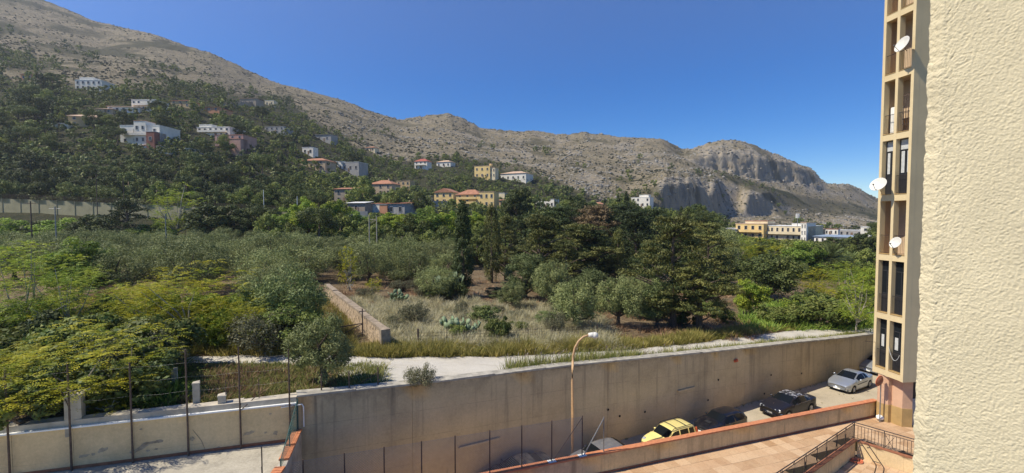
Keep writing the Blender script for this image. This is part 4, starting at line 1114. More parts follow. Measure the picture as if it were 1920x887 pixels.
def stub(label, px, top, bot, wpx, name='concrete_post', cat='post', m='pale_concrete', lean=0.0):
    b = hit(px, bot); d = b.y; h = (bot - top) * d / F; w = wpx * d / F
    t = thing(name, label, cat, (b.x, b.y, b.z), rz=0.5)
    MB().prism([(-w / 2, -w / 2), (w / 2, -w / 2), (w / 2, w / 2), (-w / 2, w / 2)], -0.4, [h, h - 0.03, h + 0.02, h - 0.01]).build('shaft', MAT[m], t)
    MB().box((0, 0, h - 0.05), (w * 1.12, w * 1.12, 0.05)).build('chipped_cap', MAT['cap_concrete'], t)
    return t
stub('slim concrete stub post furthest from the court wall, beside green fern leaves', 328, 690, 730, 9)
stub('tallest concrete stub post standing in the dry weeds behind the court wall', 369, 715, 762, 11)
stub('short square concrete stub just behind the court wall', 417, 743, 768, 13)
stub('wide broken concrete block under the yellow fern-leaved tree', 142, 742, 800, 24, 'concrete_block', 'block')
def iron_post(label, px, top, bot, brace=None, r=0.036, m='rust'):
    b = hit(px, bot); h = (bot - top) * b.y / F
    t = thing('iron_post', label, 'post', b)
    MB().bar((0, 0, -0.2), (0, 0, h), r).build('upright', MAT[m], t)
    if brace: MB().bar((0, 0, h * 0.8), (brace * 1.3, 0.4, 0.0), r * 0.7).build('brace', MAT[m], t)
    return t
iron_post('rusty iron post with a stay at the edge of the pale lane', 709, 688, 733, -1)
iron_post('rusty iron post hidden against the nearest olive tree', 603, 705, 748, None)
iron_post('thin rusty iron post right of the nearest olive tree', 655, 700, 744, None)
iron_post('thin rusty post standing in the dry weeds left of the lane fork', 424, 712, 764, None, 0.02)
iron_post('thin rusty post with a long stay leaning toward the weeds', 486, 708, 757, -1, 0.022)
iron_post('rusty angle post just behind the corner of the court wall', 543, 700, 752, None)
gp_ = iron_post('stout iron gate post standing by the end of the stone field wall', 680, 578, 632, None, 0.045)
MB().bar((0, 0, 1.0), (-2.2, -0.4, 0.7), 0.04).bar((0, 0, 0.95), (-1.6, -0.3, 0.15), 0.03).build('gate_bar', MAT['rust'], gp_)
# wire fence along the field
ff = [hit(px, py) for px, py in ((784, 652), (838, 650), (870, 648), (940, 645), (990, 643), (1035, 640), (1120, 634), (1200, 628))]
wf = thing('wire_fence', 'square wire mesh fence along the dry field behind the roadside grass', 'fence', ff[0])
for i, p in enumerate(ff):
    MB().bar(p - ff[0] - Vector((0, 0, 0.3)), p - ff[0] + Vector((0, 0, 1.15 if i else 1.3)), 0.065 if i == 0 else 0.028).build('post', MAT['rust'], wf)
for a, b in zip(ff[:-1], ff[1:]):
    a2, b2 = a - ff[0], b - ff[0]
    o = mesh_wires(a2, b2, 1.1, 1.1, 0.2, 0.008, False).build('netting', MAT['rust'], wf); o['kind'] = 'stuff'

# ================================================================== VEGETATION BUILDERS
def unit(a): return a / np.maximum(np.linalg.norm(a, axis=-1, keepdims=True), 1e-9)
def leaf_quads(P, T, B, L, W, rg):
    """rhombic leaves at P with length axis T and width axis B"""
    L = np.asarray(L)[:, None] if np.ndim(L) else L; W = np.asarray(W)[:, None] if np.ndim(W) else W
    a = P - T * L * 0.5; b = P + B * W * 0.5 - T * L * 0.06; c = P + T * L * 0.5; d = P - B * W * 0.5 - T * L * 0.06
    V = np.stack([a, b, c, d], 1).reshape(-1, 3); n = len(P)
    return V, np.arange(n * 4).reshape(n, 4)
def clump_leaves(cent, rad, per, L, W, rg, flat=1.0, spray=0.5, up=0.4, shell=0.45, droop=0.0):
    cent = np.asarray(cent, float); rad = np.asarray(rad, float); n = len(cent)
    ci = np.repeat(np.arange(n), per); m = len(ci)
    dirv = unit(rg.normal(size=(m, 3))); r = rad[ci] * rg.uniform(0, 1, m) ** shell
    off = dirv * r[:, None]; off[:, 2] *= flat
    P = cent[ci] + off
    out = unit(dirv + 0.4 * unit(cent[ci] - cent.mean(0)))
    N = unit(dirv + 0.38 * rg.normal(size=(m, 3)) + np.array([0, 0, 0.25]))
    T = out * spray + rg.normal(size=(m, 3)) * 0.6 + np.array([0, 0, up - droop])
    T = unit(T - 0.8 * N * (T * N).sum(1, keepdims=True)); B = unit(np.cross(N, T))
    s = rg.uniform(0.7, 1.3, m)
    V, Q = leaf_quads(P, T, B, L * s, W * s, rg)
    # neighbouring clumps differ slightly in hue, leaves within a clump a little more
    rnd = np.clip(0.5 + 0.22 * rg.normal(size=n)[ci] + 0.22 * rg.normal(size=m), 0, 1)
    return V, Q, rnd
def fronds(cent, rad, per, L, rg, pairs=6, lw=0.045, ll=0.13, flat=0.7):
    """compound fern-like leaves: a drooping rachis with paired leaflets"""
    cent = np.asarray(cent, float); rad = np.asarray(rad, float); n = len(cent)
    ci = np.repeat(np.arange(n), per); m = len(ci)
    a = rg.uniform(0, 2 * math.pi, m)
    d = np.stack([np.cos(a), np.sin(a), rg.uniform(-0.1, 0.75, m)], 1); d = unit(d)
    off = d * (rad[ci] * rg.uniform(0.1, 0.75, m))[:, None]; off[:, 2] *= flat
    base = cent[ci] + off
    side = unit(np.cross(d, [0, 0, 1])); upv = np.cross(side, d)
    Ps, Ts, Bs, Ls, rs = [], [], [], [], []
    Lr = L * rg.uniform(0.7, 1.25, m); hue = np.clip(0.5 + 0.25 * rg.normal(size=n)[ci] + 0.2 * rg.normal(size=m), 0, 1)
    for k in range(pairs):
        f = (k + 1) / pairs
        p = base + d * (Lr * f)[:, None] - np.array([0, 0, 1]) * (Lr * 0.45 * f * f)[:, None]
        w = math.sin(math.pi * min(1, 0.25 + 0.72 * f)) ** 0.6
        for sg in (-1, 1):
            T = unit(side * sg + d * 0.45 - np.array([0, 0, 0.25]) + rg.normal(size=(m, 3)) * 0.12)
            Ps.append(p + T * (ll * w * 0.5)); Ts.append(T); Bs.append(unit(np.cross(T, upv + rg.normal(size=(m, 3)) * 0.25))); Ls.append(np.full(m, ll * w)); rs.append(hue)
    P, T, B, Ls, rs = map(np.concatenate, (Ps, Ts, Bs, Ls, rs))
    V, Q = leaf_quads(P, T, B, Ls, lw * Ls / ll, rg)
    return V, Q, np.clip(rs + 0.08 * rg.normal(size=len(rs)), 0, 1)
def shell_points(n, rx, rz, cz, rg, inner=0.55, bot=0.85, lump=0.0):
    d = unit(rg.normal(size=(n, 3)))
    d[:, 2] = np.where(d[:, 2] < -bot, -bot * rg.uniform(0.3, 1, n), d[:, 2])
    r = inner + (1 - inner) * rg.uniform(0, 1, n) ** 0.5
    r = r * (1 + lump * np.sin(3 * np.arctan2(d[:, 1], d[:, 0]) + rg.uniform(0, 6)) )
    P = d * r[:, None] * np.array([rx, rx, rz]); P[:, 2] += cz; return P
def limbs(cent, base_h, r0, rg, nl=7, bend=0.25, lean=0.0):
    mb = MB(); top = np.array([lean, 0, base_h])
    mb.tube([(0, 0, -0.5), (lean * 0.3 + 0.04, 0.02, base_h * 0.5), tuple(top)], [r0 * 1.25, r0, r0 * 0.85], 8)
    pick = rg.choice(len(cent), min(nl, len(cent)), replace=False)
    for i in pick:
        c = np.asarray(cent[i]); mid = top * 0.5 + c * 0.5 + rg.normal(size=3) * bend * 0.6
        mb.tube([tuple(top - [0, 0, 0.1]), tuple(mid), tuple(c)], [r0 * 0.55, r0 * 0.34, r0 * 0.12], 5)
    return mb
PROTO = {}
def proto(name, trunk, leaf, W, H, two=None):
    """trunk: mesh, leaf: (V,Q,rnd), material"""
    V, Q, rnd, m = leaf
    W = 2 * float(np.percentile(np.hypot(V[:, 0], V[:, 1]), 96)); H = float(np.percentile(V[:, 2], 99.3))
    PROTO[name] = dict(trunk=trunk, crown=mesh_np('crown_' + name, V, Q, [m], rnd=rnd), W=W, H=H)
def cat_leaves(*ls):
    V = []; Q = []; r = []; b = 0
    for v, q, x in ls: V.append(v); Q.append(q + b); r.append(x); b += len(v)
    return np.concatenate(V), np.concatenate(Q), np.concatenate(r)

def make_olive(name, seed, mat, leaves=12000, rx=2.2, H=4.2, L=0.14, Wd=0.042, low=0.9):
    g = np.random.default_rng(seed); cz = H * 0.54; rz = H * 0.44
    c = shell_points(72, rx * 0.86, rz * 0.92, cz, g, 0.45, lump=0.14)
    r = g.uniform(0.38, 0.72, len(c)) * rx / 2.2
    lv = clump_leaves(c, r, leaves // 72, L, Wd, g, 0.9, 0.75, 0.35, 0.4)
    proto(name, limbs(c, low, 0.16, g, 9).mesh('trunk_' + name, MAT['bark']), (*lv, mat), 2 * rx, H)
for i in range(3): make_olive('olive%d' % i, 20 + i, MAT['olive'])
make_olive('olive_front', 31, MAT['olive'], 15000, 1.9, 3.6, 0.15, 0.04, 0.8)
make_olive('olive_front2', 32, MAT['olive_dark'], 15000, 1.7, 3.9, 0.15, 0.045, 0.5)
make_olive('olive_near', 33, MAT['olive'], 15000, 1.3, 3.0, 0.12, 0.032, 0.9)
make_olive('round_shrub', 34, MAT['olive_dark'], 16000, 2.2, 3.4, 0.14, 0.05, 0.3)
make_olive('round_bright', 35, MAT['hill_green'], 12000, 1.6, 2.6, 0.13, 0.05, 0.3)
make_olive('grey_bush', 36, MAT['grey_shrub'], 5000, 1.2, 1.5, 0.10, 0.035, 0.2)

def make_fern(name, seed, mat, rx=3.0, H=4.2, n=110, per=12, L=0.62, stems=7, ll=0.125, lw=0.048):
    g = np.random.default_rng(seed)
    c = shell_points(n, rx * 0.9, H * 0.44, H * 0.52, g, 0.35, 0.95, lump=0.15); r = g.uniform(0.5, 0.9, n)
    lv = fronds(c, r, per, L, g, 7, lw, ll)
    proto(name, limbs(c, H * 0.22, 0.10, g, 13, 0.5).mesh('trunk_' + name, MAT['pale_bark']), (*lv, mat), 2 * rx, H)
make_fern('fern_yellow', 41, MAT['yellowgreen'])
make_fern('fern_yellow2', 42, MAT['yellowgreen'], 2.4, 4.0, 95, 11)
make_fern('fern_green', 43, MAT['bright'], 3.0, 5.0, 130, 12, 0.6)
make_fern('fern_small', 44, MAT['yellowgreen'], 1.2, 1.6, 30, 9, 0.45)
make_fern('fern_pale', 45, MAT['bright'], 1.9, 4.0, 70, 11, 0.5)

def make_broad(name, seed, mat, rx=2.6, H=5.5, n=80, leaves=10000, L=0.24, Wd=0.15, low=0.25, trunkm='bark', inner=0.4):
    g = np.random.default_rng(seed)
    c = shell_points(n, rx * 0.85, H * 0.42, H * 0.55, g, inner, lump=0.18); r = g.uniform(0.4, 0.85, n) * rx / 2.6
    lv = clump_leaves(c, r, leaves // n, L, Wd, g, 0.75, 0.4, 0.15, 0.4)
    proto(name, limbs(c, H * low, 0.17, g, 9).mesh('trunk_' + name, MAT[trunkm]), (*lv, mat), 2 * rx, H)
make_broad('broad_green', 51, MAT['green'])
make_broad('broad_bright', 52, MAT['bright'])
make_broad('broad_dark', 53, MAT['evergreen'])
make_broad('carob', 54, MAT['evergreen'], 3.0, 5.0, 90, 13000, 0.2, 0.11, 0.1)
make_broad('bush_green', 55, MAT['hill_green'], 1.6, 2.0, 40, 5000, 0.16, 0.10, 0.1)
make_broad('bush_yellow', 56, MAT['bright'], 1.6, 2.0, 40, 5000, 0.16, 0.08, 0.1)
make_broad('bush_dark', 57, MAT['evergreen'], 1.6, 2.0, 40, 5000, 0.16, 0.10, 0.1)

def make_cypress(name, seed, mat, rx=0.75, H=8.0, leaves=9000):
    g = np.random.default_rng(seed); n = 130
    h = g.uniform(0.03, 1, n); rr_ = rx * np.minimum(1, 0.55 + 1.6 * h) * (1 - h ** 3.2) ** 0.7 * g.uniform(0.55, 0.95, n); a = g.uniform(0, 6.283, n)
    c = np.stack([rr_ * np.cos(a), rr_ * np.sin(a), 0.15 + h * (H - 0.45)], 1)
    lv = clump_leaves(c, g.uniform(0.18, 0.34, n), leaves // n, 0.16, 0.055, g, 1.7, 0.3, 1.3, 0.5)
    mb = MB(); mb.tube([(0, 0, -0.3), (0, 0, H * 0.5), (0, 0, H * 0.9)], [0.16, 0.1, 0.03], 7)
    proto(name, mb.mesh('trunk_' + name, MAT['bark']), (*lv, mat), 2 * rx, H)
make_cypress('cypress', 61, MAT['cypress'], leaves=13000)
make_cypress('cypress_loose', 62, MAT['conifer'], 1.0, 8.0, 9000)

def make_conifer(name, seed, mat, rx=2.9, H=8.0, plates=46, leaves=14000, low=0.12, gap=0.0, flat=0.36):
    """old spreading cypress: flattened plates of foliage on rising limbs, gaps between them"""
    g = np.random.default_rng(seed); c = []; r = []
    for i in range(plates):
        f = (i + 0.5) / plates; h = low + (1 - low) * f ** 0.9
        prof = (0.72 + 0.5 * math.sin(math.pi * min(1, f * 1.15))) * (1 - f ** 4) ** 0.6
        a = g.uniform(0, 6.283); d = rx * 0.80 * prof * g.uniform(0.25, 1.0)
        cc = np.array([d * math.cos(a), d * math.sin(a), h * H * 0.96])
        k = g.integers(3, 6)
        for q in range(k):
            c.append(cc + np.array([g.normal() * 0.42, g.normal() * 0.42, g.normal() * 0.13 + 0.0])); r.append(g.uniform(0.35, 0.68))
    c = np.array(c); r = np.array(r)
    lv = clump_leaves(c, r, max(8, leaves // len(c)), 0.20, 0.07, g, flat, 0.55, 0.75, 0.42)
    mb = MB(); mb.tube([(0, 0, -0.4), (0.08, 0.05, H * 0.3), (0.0, 0.1, H * 0.65), (0.05, 0.0, H * 0.92)], [0.26, 0.21, 0.12, 0.03], 8)
    for i in g.choice(len(c), 26, replace=False):
        z0 = max(0.4, c[i][2] - 0.35 * math.hypot(c[i][0], c[i][1]) - 0.3)
        mb.tube([(0.05, 0.05, z0), (c[i][0] * 0.55, c[i][1] * 0.55, z0 * 0.45 + c[i][2] * 0.55), tuple(c[i])], [0.085, 0.055, 0.02], 5)
    proto(name, mb.mesh('trunk_' + name, MAT['bark']), (*lv, mat), 2 * rx, H)
make_conifer('conifer0', 71, MAT['conifer'])
make_conifer('conifer1', 72, MAT['conifer'], 2.7, 8.2, 52, 15000)
make_conifer('conifer2', 73, MAT['conifer'], 2.6, 5.2, 34, 12000, 0.3, flat=0.28)
make_conifer('conifer_dark', 74, MAT['cypress'], 2.8, 8.2, 60, 16000, 0.12, flat=0.6)
make_conifer('conifer_brown', 75, MAT['brown_conifer'], 2.0, 7.8, 30, 8000, 0.55, flat=0.5)
make_conifer('spruce', 76, MAT['cypress'], 2.4, 7.0, 46, 9000, 0.08, flat=0.4)
def make_palm():
    g = np.random.default_rng(81); Vs = []; Qs = []; rs = []; b = 0; H = 2.6
    for i in range(64):
        a = g.uniform(0, 6.283); el = g.uniform(-0.35, 1.35); L = g.uniform(2.3, 3.0)
        d = np.array([math.cos(a) * math.cos(el), math.sin(a) * math.cos(el), math.sin(el)]); side = unit(np.cross(d, [0, 0, 1.0]) + 1e-6)
        for k in range(26):
            f = (k + 2) / 28
            p = np.array([0, 0, H]) + d * L * f - np.array([0, 0, 1]) * 0.38 * L * f * f * (1.1 - 0.5 * math.sin(el))
            for sg in (-1, 1):
                T = unit(side * sg * 0.8 + d * 0.7 + np.array([0, 0, 0.15 - 0.3 * f])); Lf = 0.5 * math.sin(math.pi * (0.12 + 0.85 * f)) ** 0.7 + 0.05
                B = unit(np.cross(T, np.array([0, 0, 1.0]) + g.normal(size=3) * 0.2)) * 0.022
                Vs += [p - B, p + B, p + T * Lf]; Qs.append((b, b + 1, b + 2)); b += 3; rs.append(g.uniform())
    mb = MB(); mb.lathe([(0.32, -0.4), (0.30, 0.5), (0.28, 1.6), (0.40, 2.3), (0.30, 2.75), (0.0, 2.8)], 10)
    PROTO['palm'] = dict(trunk=mb.mesh('trunk_palm', MAT['bark']), crown=mesh_np('crown_palm', Vs, Qs, [MAT['palm']], rnd=rs), W=5.6, H=4.6)
make_palm()

# ------------------------------------------------------------------ placing trees of the plain
def plant(kind, label, px, base, top, wpx, name='tree', cat='tree', group=None, rz=None, dy=None):
    p = PROTO[kind]
    b = hit(px, base) if dy is None else None
    if b is None: q = at_y(px, base, dy); b = Vector((q.x, dy, gz(q.x, dy)))
    d = b.y
    H = (row_of(b.x, d, b.z) - top) * d / F; W = wpx * d / F * (1.2 if kind.startswith('conifer') else 1.0)
    t = thing(name, label, cat, (b.x, b.y, b.z - 0.03), random.uniform(0, 6.28) if rz is None else rz, group)
    t.scale = (W / p['W'], W / p['W'], H / p['H'])
    link('trunk', p['trunk'], t); link('crown', p['crown'], t)
    return t
def plant_w(kind, label, x, y, W, H, name, cat, group):
    p = PROTO[kind]; t = thing(name, label, cat, (x, y, gz(x, y) - 0.03), random.uniform(0, 6.28), group)
    t.scale = (W / p['W'], W / p['W'], H / p['H']); link('trunk', p['trunk'], t); link('crown', p['crown'], t); return t
T_ = plant
# left foreground
T_('fern_yellow', 'wide yellow-green fern-leaved tree right behind the left end of the court wall', 165, 770, 608, 290, 'fern_leaved_tree')
T_('fern_yellow2', 'yellow-green fern-leaved tree cut off by the left edge behind the court wall', 15, 775, 640, 210, 'fern_leaved_tree')
T_('fern_yellow', 'tallest bright yellow-green fern-leaved tree on the red bank left of the olive shrubs', 355, 648, 492, 220, 'fern_leaved_tree', rz=2.0)
T_('fern_yellow2', 'low yellow fern-leaved tree trailing down toward the lane below the red bank', 470, 658, 562, 105, 'fern_leaved_tree')
T_('fern_yellow2', 'spreading yellow-green tree between the dry mound and the tallest yellow tree', 275, 645, 520, 150, 'fern_leaved_tree')
T_('fern_small', 'small yellow fern-leaved sapling sprouting just over the court wall coping', 205, 775, 742, 90, 'fern_leaved_sapling', 'sapling')
T_('fern_small', 'small yellow-green sapling beside the slim concrete stub post', 312, 705, 628, 62, 'fern_leaved_sapling', 'sapling')
T_('fern_green', 'big bright green tree at the left edge in front of the olive grove', 45, 640, 452, 190, 'broadleaf_tree')
T_('fern_green', 'bright green tree with airy foliage left of the dry straw mound', 135, 640, 495, 170, 'broadleaf_tree', rz=1.0)
T_('broad_green', 'deep green tree behind the bright green pair at the left edge', 150, 560, 450, 110, 'broadleaf_tree')
T_('bush_green', 'green thicket mounded below the bright trees at the far left edge', 40, 700, 610, 200, 'bush', 'bush')
T_('bush_green', 'green thicket between the yellow foreground tree and the straw mound', 190, 665, 590, 170, 'bush', 'bush')
T_('bush_dark', 'dark thicket shaded under the wide yellow foreground tree', 215, 755, 650, 190, 'bush', 'bush')
T_('bush_dark', 'dark bushy undergrowth left of the broken concrete block', 70, 790, 690, 150, 'bush', 'bush')
T_('olive_front2', 'dark olive bush crowding the right side of the yellow foreground tree', 268, 705, 612, 100, 'olive_tree')
T_('round_shrub', 'very large rounded olive thicket left of the stone field wall', 540, 632, 505, 150, 'olive_tree')
T_('round_bright', 'small rounded bright green shrub in front of the largest olive thicket', 556, 628, 547, 92, 'bush', 'bush')
T_('olive0', 'grey olive rising behind the left shoulder of the largest olive thicket', 498, 580, 497, 95, 'olive_tree')
T_('olive_near', 'nearest grey-green olive tree standing on the verge between lane and court corner', 606, 722, 590, 112, 'olive_tree')
T_('grey_bush', 'grey leafy sapling growing at the wall edge in front of the pale lane', 790, 727, 683, 66, 'shrub', 'shrub')
T_('bush_yellow', 'low green and yellow plant at the foot of the left fern trees by the lane', 415, 655, 600, 70, 'bush', 'bush')
# clearing behind the lane
T_('cypress', 'sharp dark column cypress standing alone left of the conifer group', 868, 556, 378, 38, 'cypress_tree', 'cypress', rz=0)
T_('cypress_loose', 'loose column cypress with a bare trunk foot right of the sharp cypress', 922, 530, 385, 36, 'cypress_tree', 'cypress')
T_('conifer1', 'narrow dark conifer tucked right behind the loose column cypress', 948, 525, 405, 55, 'conifer_tree')
T_('conifer0', 'spreading conifer at the left end of the dark conifer group', 1010, 545, 402, 105, 'conifer_tree')
T_('conifer1', 'broad layered conifer with yellowish tips in the middle of the dark group', 1085, 545, 420, 115, 'conifer_tree')
T_('conifer_dark', 'tall dark conifer topping the back of the conifer group', 1040, 505, 388, 140, 'conifer_tree')
T_('conifer_brown', 'conifer with a dry brownish crown at the top of the dark group', 1118, 510, 386, 80, 'conifer_tree')
T_('conifer_dark', 'black-green conifer filling the middle of the dark group', 1115, 545, 430, 90, 'conifer_tree', rz=0.4)
T_('conifer0', 'layered conifer leaning over the small olives of the dark group', 1060, 560, 450, 85, 'conifer_tree', rz=5.2)
T_('conifer_dark', 'dark low conifer left of the giant conifer trunk', 1215, 575, 455, 70, 'conifer_tree', rz=2.7)
T_('conifer_dark', 'dark conifer closing the gap behind the giant conifer', 1285, 530, 420, 110, 'conifer_tree', rz=0.9)
T_('olive_front2', 'dark olive bush under the broad layered conifer', 1115, 580, 505, 75, 'olive_tree', rz=3.3)
T_('olive_front', 'grey olive bush behind the middle lane olive', 1195, 585, 520, 70, 'olive_tree', rz=0.3)
T_('bush_dark', 'dark bush at the foot of the giant conifer', 1275, 612, 570, 60, 'bush', 'bush')
T_('conifer_dark', 'broad dark conifer at the back between brownish crown and giant conifer', 1215, 520, 392, 120, 'conifer_tree', rz=3.1)
T_('conifer_dark', 'dark conifer at the back left shoulder of the conifer group', 985, 500, 405, 90, 'conifer_tree', rz=1.1)
T_('cypress_loose', 'slender column conifer with a bare stem in front of the black gap', 1158, 548, 430, 34, 'cypress_tree', 'cypress')
T_('conifer_dark', 'black-green conifer filling the shaded gap of the dark group', 1190, 535, 396, 95, 'conifer_tree')
T_('conifer_dark', 'dark conifer between the brownish crown and the right-hand giant', 1160, 505, 385, 110, 'conifer_tree', rz=2.2)
T_('conifer0', 'giant layered conifer at the right of the dark group, wide sunlit plates', 1262, 615, 405, 140, 'conifer_tree', rz=1.2)
T_('conifer2', 'low spreading conifer with visible trunks beside the lane', 1312, 622, 500, 125, 'conifer_tree')
T_('conifer1', 'dark conifer rising behind the low spreading conifer', 1325, 545, 418, 85, 'conifer_tree', rz=4)
T_('olive0', 'grey olive behind the giant conifer on its right side', 1345, 520, 432, 90, 'olive_tree')
T_('olive_front', 'rounded olive leaning left of the three olives nearest the lamp head', 1077, 618, 525, 92, 'olive_tree')
T_('olive_front', 'silver-grey olive in the middle of the three by the lane', 1160, 612, 518, 86, 'olive_tree', rz=2.4)
T_('olive_front2', 'upright dark olive, third of the row beside the giant conifer', 1232, 612, 524, 66, 'olive_tree', rz=0.7)
T_('olive_front', 'small olive standing alone on the bracken in the clearing', 960, 580, 528, 52, 'olive_tree', rz=4.4)
T_('olive_front2', 'dark olive in the shade under the leftmost spreading conifer', 985, 560, 476, 82, 'olive_tree')
T_('olive_front', 'grey olive between the leftmost conifer and the row by the lane', 1035, 575, 490, 80, 'olive_tree', rz=1.4)
T_('olive1', 'dark olive crown just left of the sharp cypress', 818, 560, 498, 85, 'olive_tree')
T_('bush_dark', 'dark bush at the foot of the sharp cypress', 850, 562, 522, 60, 'bush', 'bush')
T_('bush_green', 'green bush in the dry grass of the clearing', 932, 640, 596, 52, 'bush', 'bush')
T_('grey_bush', 'dark low shrub in the middle of the dry grass clearing', 778, 608, 565, 62, 'shrub', 'shrub')
T_('grey_bush', 'thin grey shrub at the left foot of the first lane olive', 1040, 628, 585, 45, 'shrub', 'shrub')
T_('fern_small', 'yellowing sapling on stakes by the far end of the stone wall', 655, 545, 462, 40, 'fern_leaved_sapling', 'sapling')
T_('fern_small', 'yellow-leaved sapling in the shade behind the stone wall', 700, 555, 520, 36, 'fern_leaved_sapling', 'sapling')
# right of the clearing
T_('carob', 'dense round dark green tree behind the lane at the right', 1440, 562, 478, 128, 'broadleaf_tree')
T_('broad_bright', 'yellow-green bush between the spreading conifer and the dense round tree', 1405, 590, 525, 62, 'bush', 'bush')
T_('fern_yellow', 'bright yellow crown in front of the yellow apartment house', 1435, 505, 447, 100, 'fern_leaved_tree', rz=3)
T_('fern_green', 'lime green tree left of the bright yellow crown', 1385, 510, 440, 60, 'broadleaf_tree')
T_('broad_green', 'green tree between the yellow crown and the palm', 1500, 520, 455, 75, 'broadleaf_tree')
T_('palm', 'palm tree with drooping fronds left of the tower', 1556, 522, 456, 108, 'palm_tree', 'palm')
T_('palm', 'smaller palm half hidden right of the drooping palm', 1592, 515, 470, 62, 'palm_tree', 'palm')
T_('fern_yellow2', 'yellow-green thicket below the palm fronds', 1530, 560, 500, 80, 'fern_leaved_tree', rz=5)
T_('fern_pale', 'young tree with thin pale stems beside the tower', 1606, 628, 502, 78, 'broadleaf_tree')
T_('bush_green', 'green roadside thicket right of the dense round tree', 1535, 612, 560, 110, 'bush', 'bush')
T_('bush_yellow', 'yellowish roadside thicket at the right end of the lane', 1590, 612, 572, 60, 'bush', 'bush')
T_('bush_green', 'low green growth in front of the dense round tree', 1462, 610, 575, 80, 'bush', 'bush')
T_('fern_green', 'light green tree between palm and young roadside tree', 1580, 570, 490, 75, 'broadleaf_tree', rz=2)
T_('broad_dark', 'dark tree directly left of the tower behind the palms', 1618, 500, 440, 70, 'broadleaf_tree')
T_('broad_dark', 'dark tree behind the smaller palm near the blue greenhouse', 1570, 480, 446, 60, 'broadleaf_tree', rz=1)
T_('bush_yellow', 'yellow-green bush at the left edge of the tower', 1625, 545, 500, 40, 'bush', 'bush')
T_('olive2', 'hazy green olive behind the lime green tree', 1310, 470, 425, 80, 'olive_tree')
T_('olive1', 'pale olive behind the giant conifer beside the yellow crown', 1352, 475, 424, 70, 'olive_tree')
# middle distance line of trees
mids = [
 ('spruce', 'dark pointed conifer in front of the motorway wall', 240, 475, 374, 95, 'conifer_tree'),
 ('fern_pale', 'tall light green tree in front of the right end of the motorway wall', 332, 460, 344, 95, 'broadleaf_tree'),
 ('broad_dark', 'dark green tree right of the tall light green tree', 402, 455, 383, 95, 'broadleaf_tree'),
 ('carob', 'broad flat-topped dark tree right of the motorway wall', 485, 445, 384, 82, 'broadleaf_tree'),
 ('broad_green', 'green tree between flat-topped dark tree and yellow-topped tree', 540, 450, 392, 62, 'broadleaf_tree'),
 ('broad_bright', 'yellow-topped green tree left of the twin poles', 580, 450, 373, 62, 'broadleaf_tree'),
 ('broad_bright', 'bright green tree just left of the twin poles', 628, 450, 378, 60, 'broadleaf_tree'),
 ('broad_green', 'green tree behind the left twin pole', 664, 448, 396, 55, 'broadleaf_tree'),
 ('broad_bright', 'yellowish tree right of the twin poles', 733, 448, 401, 60, 'broadleaf_tree'),
 ('broad_green', 'bluish dark tree left of the sharp cypress, below the yellow houses', 800, 450, 390, 70, 'broadleaf_tree'),
 ('broad_bright', 'yellow-green tree directly left of the sharp cypress top', 842, 445, 398, 48, 'broadleaf_tree'),
 ('broad_bright', 'yellow-green tree between the two column cypresses', 895, 440, 398, 40, 'broadleaf_tree'),
 ('broad_dark', 'tall dark round tree right of the big yellow house', 970, 430, 355, 56, 'broadleaf_tree'),
 ('bush_dark', 'dark round bush right of the loose column cypress top', 992, 440, 398, 30, 'bush'),
 ('broad_green', 'green hedge tree at the far left edge under the motorway wall', 20, 470, 412, 90, 'broadleaf_tree'),
 ('broad_green', 'green hedge tree right of the first grey pole', 120, 470, 412, 100, 'broadleaf_tree'),
 ('broad_dark', 'dark hedge tree under the middle of the motorway wall', 180, 470, 404, 80, 'broadleaf_tree'),
 ('broad_green', 'low green tree between dark pointed conifer and light green tree', 290, 470, 420, 80, 'broadleaf_tree'),
 ('bush_dark', 'dark hedge bush behind the grove between the grey poles', 70, 460, 415, 70, 'bush'),
 ('carob', 'dark spreading tree behind the grove left of the flat-topped tree', 440, 452, 400, 70, 'broadleaf_tree'),
 ('broad_dark', 'dark tree behind the grove under the sheds', 765, 448, 408, 55, 'broadleaf_tree'),
 ('broad_dark', 'dark tree behind the grove right under the twin poles', 700, 450, 412, 60, 'broadleaf_tree'),
 ('broad_green', 'green tree on the left flank of the conifer group', 935, 450, 425, 40, 'broadleaf_tree')]
for a in mids: T_(a[0], a[1], a[2], a[3], a[4], a[5], a[6], 'bush' if a[6] == 'bush' else 'tree')
# the olive grove: rows of look-alike trees
grove = []
for i in range(-14, 14):
    for k in range(-2, 9):
        x = i * 6.8 + (k % 2) * 3.4 + random.uniform(-1.3, 1.3); y = 48 + k * 6.2 + random.uniform(-1.1, 1.1)
        px, py = col_of(x, y, 5), row_of(x, y, gz(x, y))
        if not (-60 < px < 860): continue
        if px > 540 and y < 56: continue
        if px > 780 and y < 63: continue
        if py > 578 or (px < 190 and y < 54): continue
        grove.append((x, y, px, py))
for x, y, px, py in grove:
    front = py > 500
    sec = 'left of the dark pointed conifer' if px < 200 else 'behind the tallest yellow tree' if px < 420 else 'behind the largest olive thicket' if px < 610 else 'around the twin poles' if px < 740 else 'near the sharp cypress'
    plant_w('olive%d' % random.randrange(3), ('olive tree in the front rows of the grove ' if front else 'olive tree in the back rows of the grove ') + sec,
            x, y, random.uniform(5.0, 7.6), random.uniform(4.6, 6.6) * (1 - 0.10 * (y > 76)), 'olive_tree', 'tree', ('olive trees in front rows of the grove ' if front else 'olive trees in back rows of the grove ') + sec)

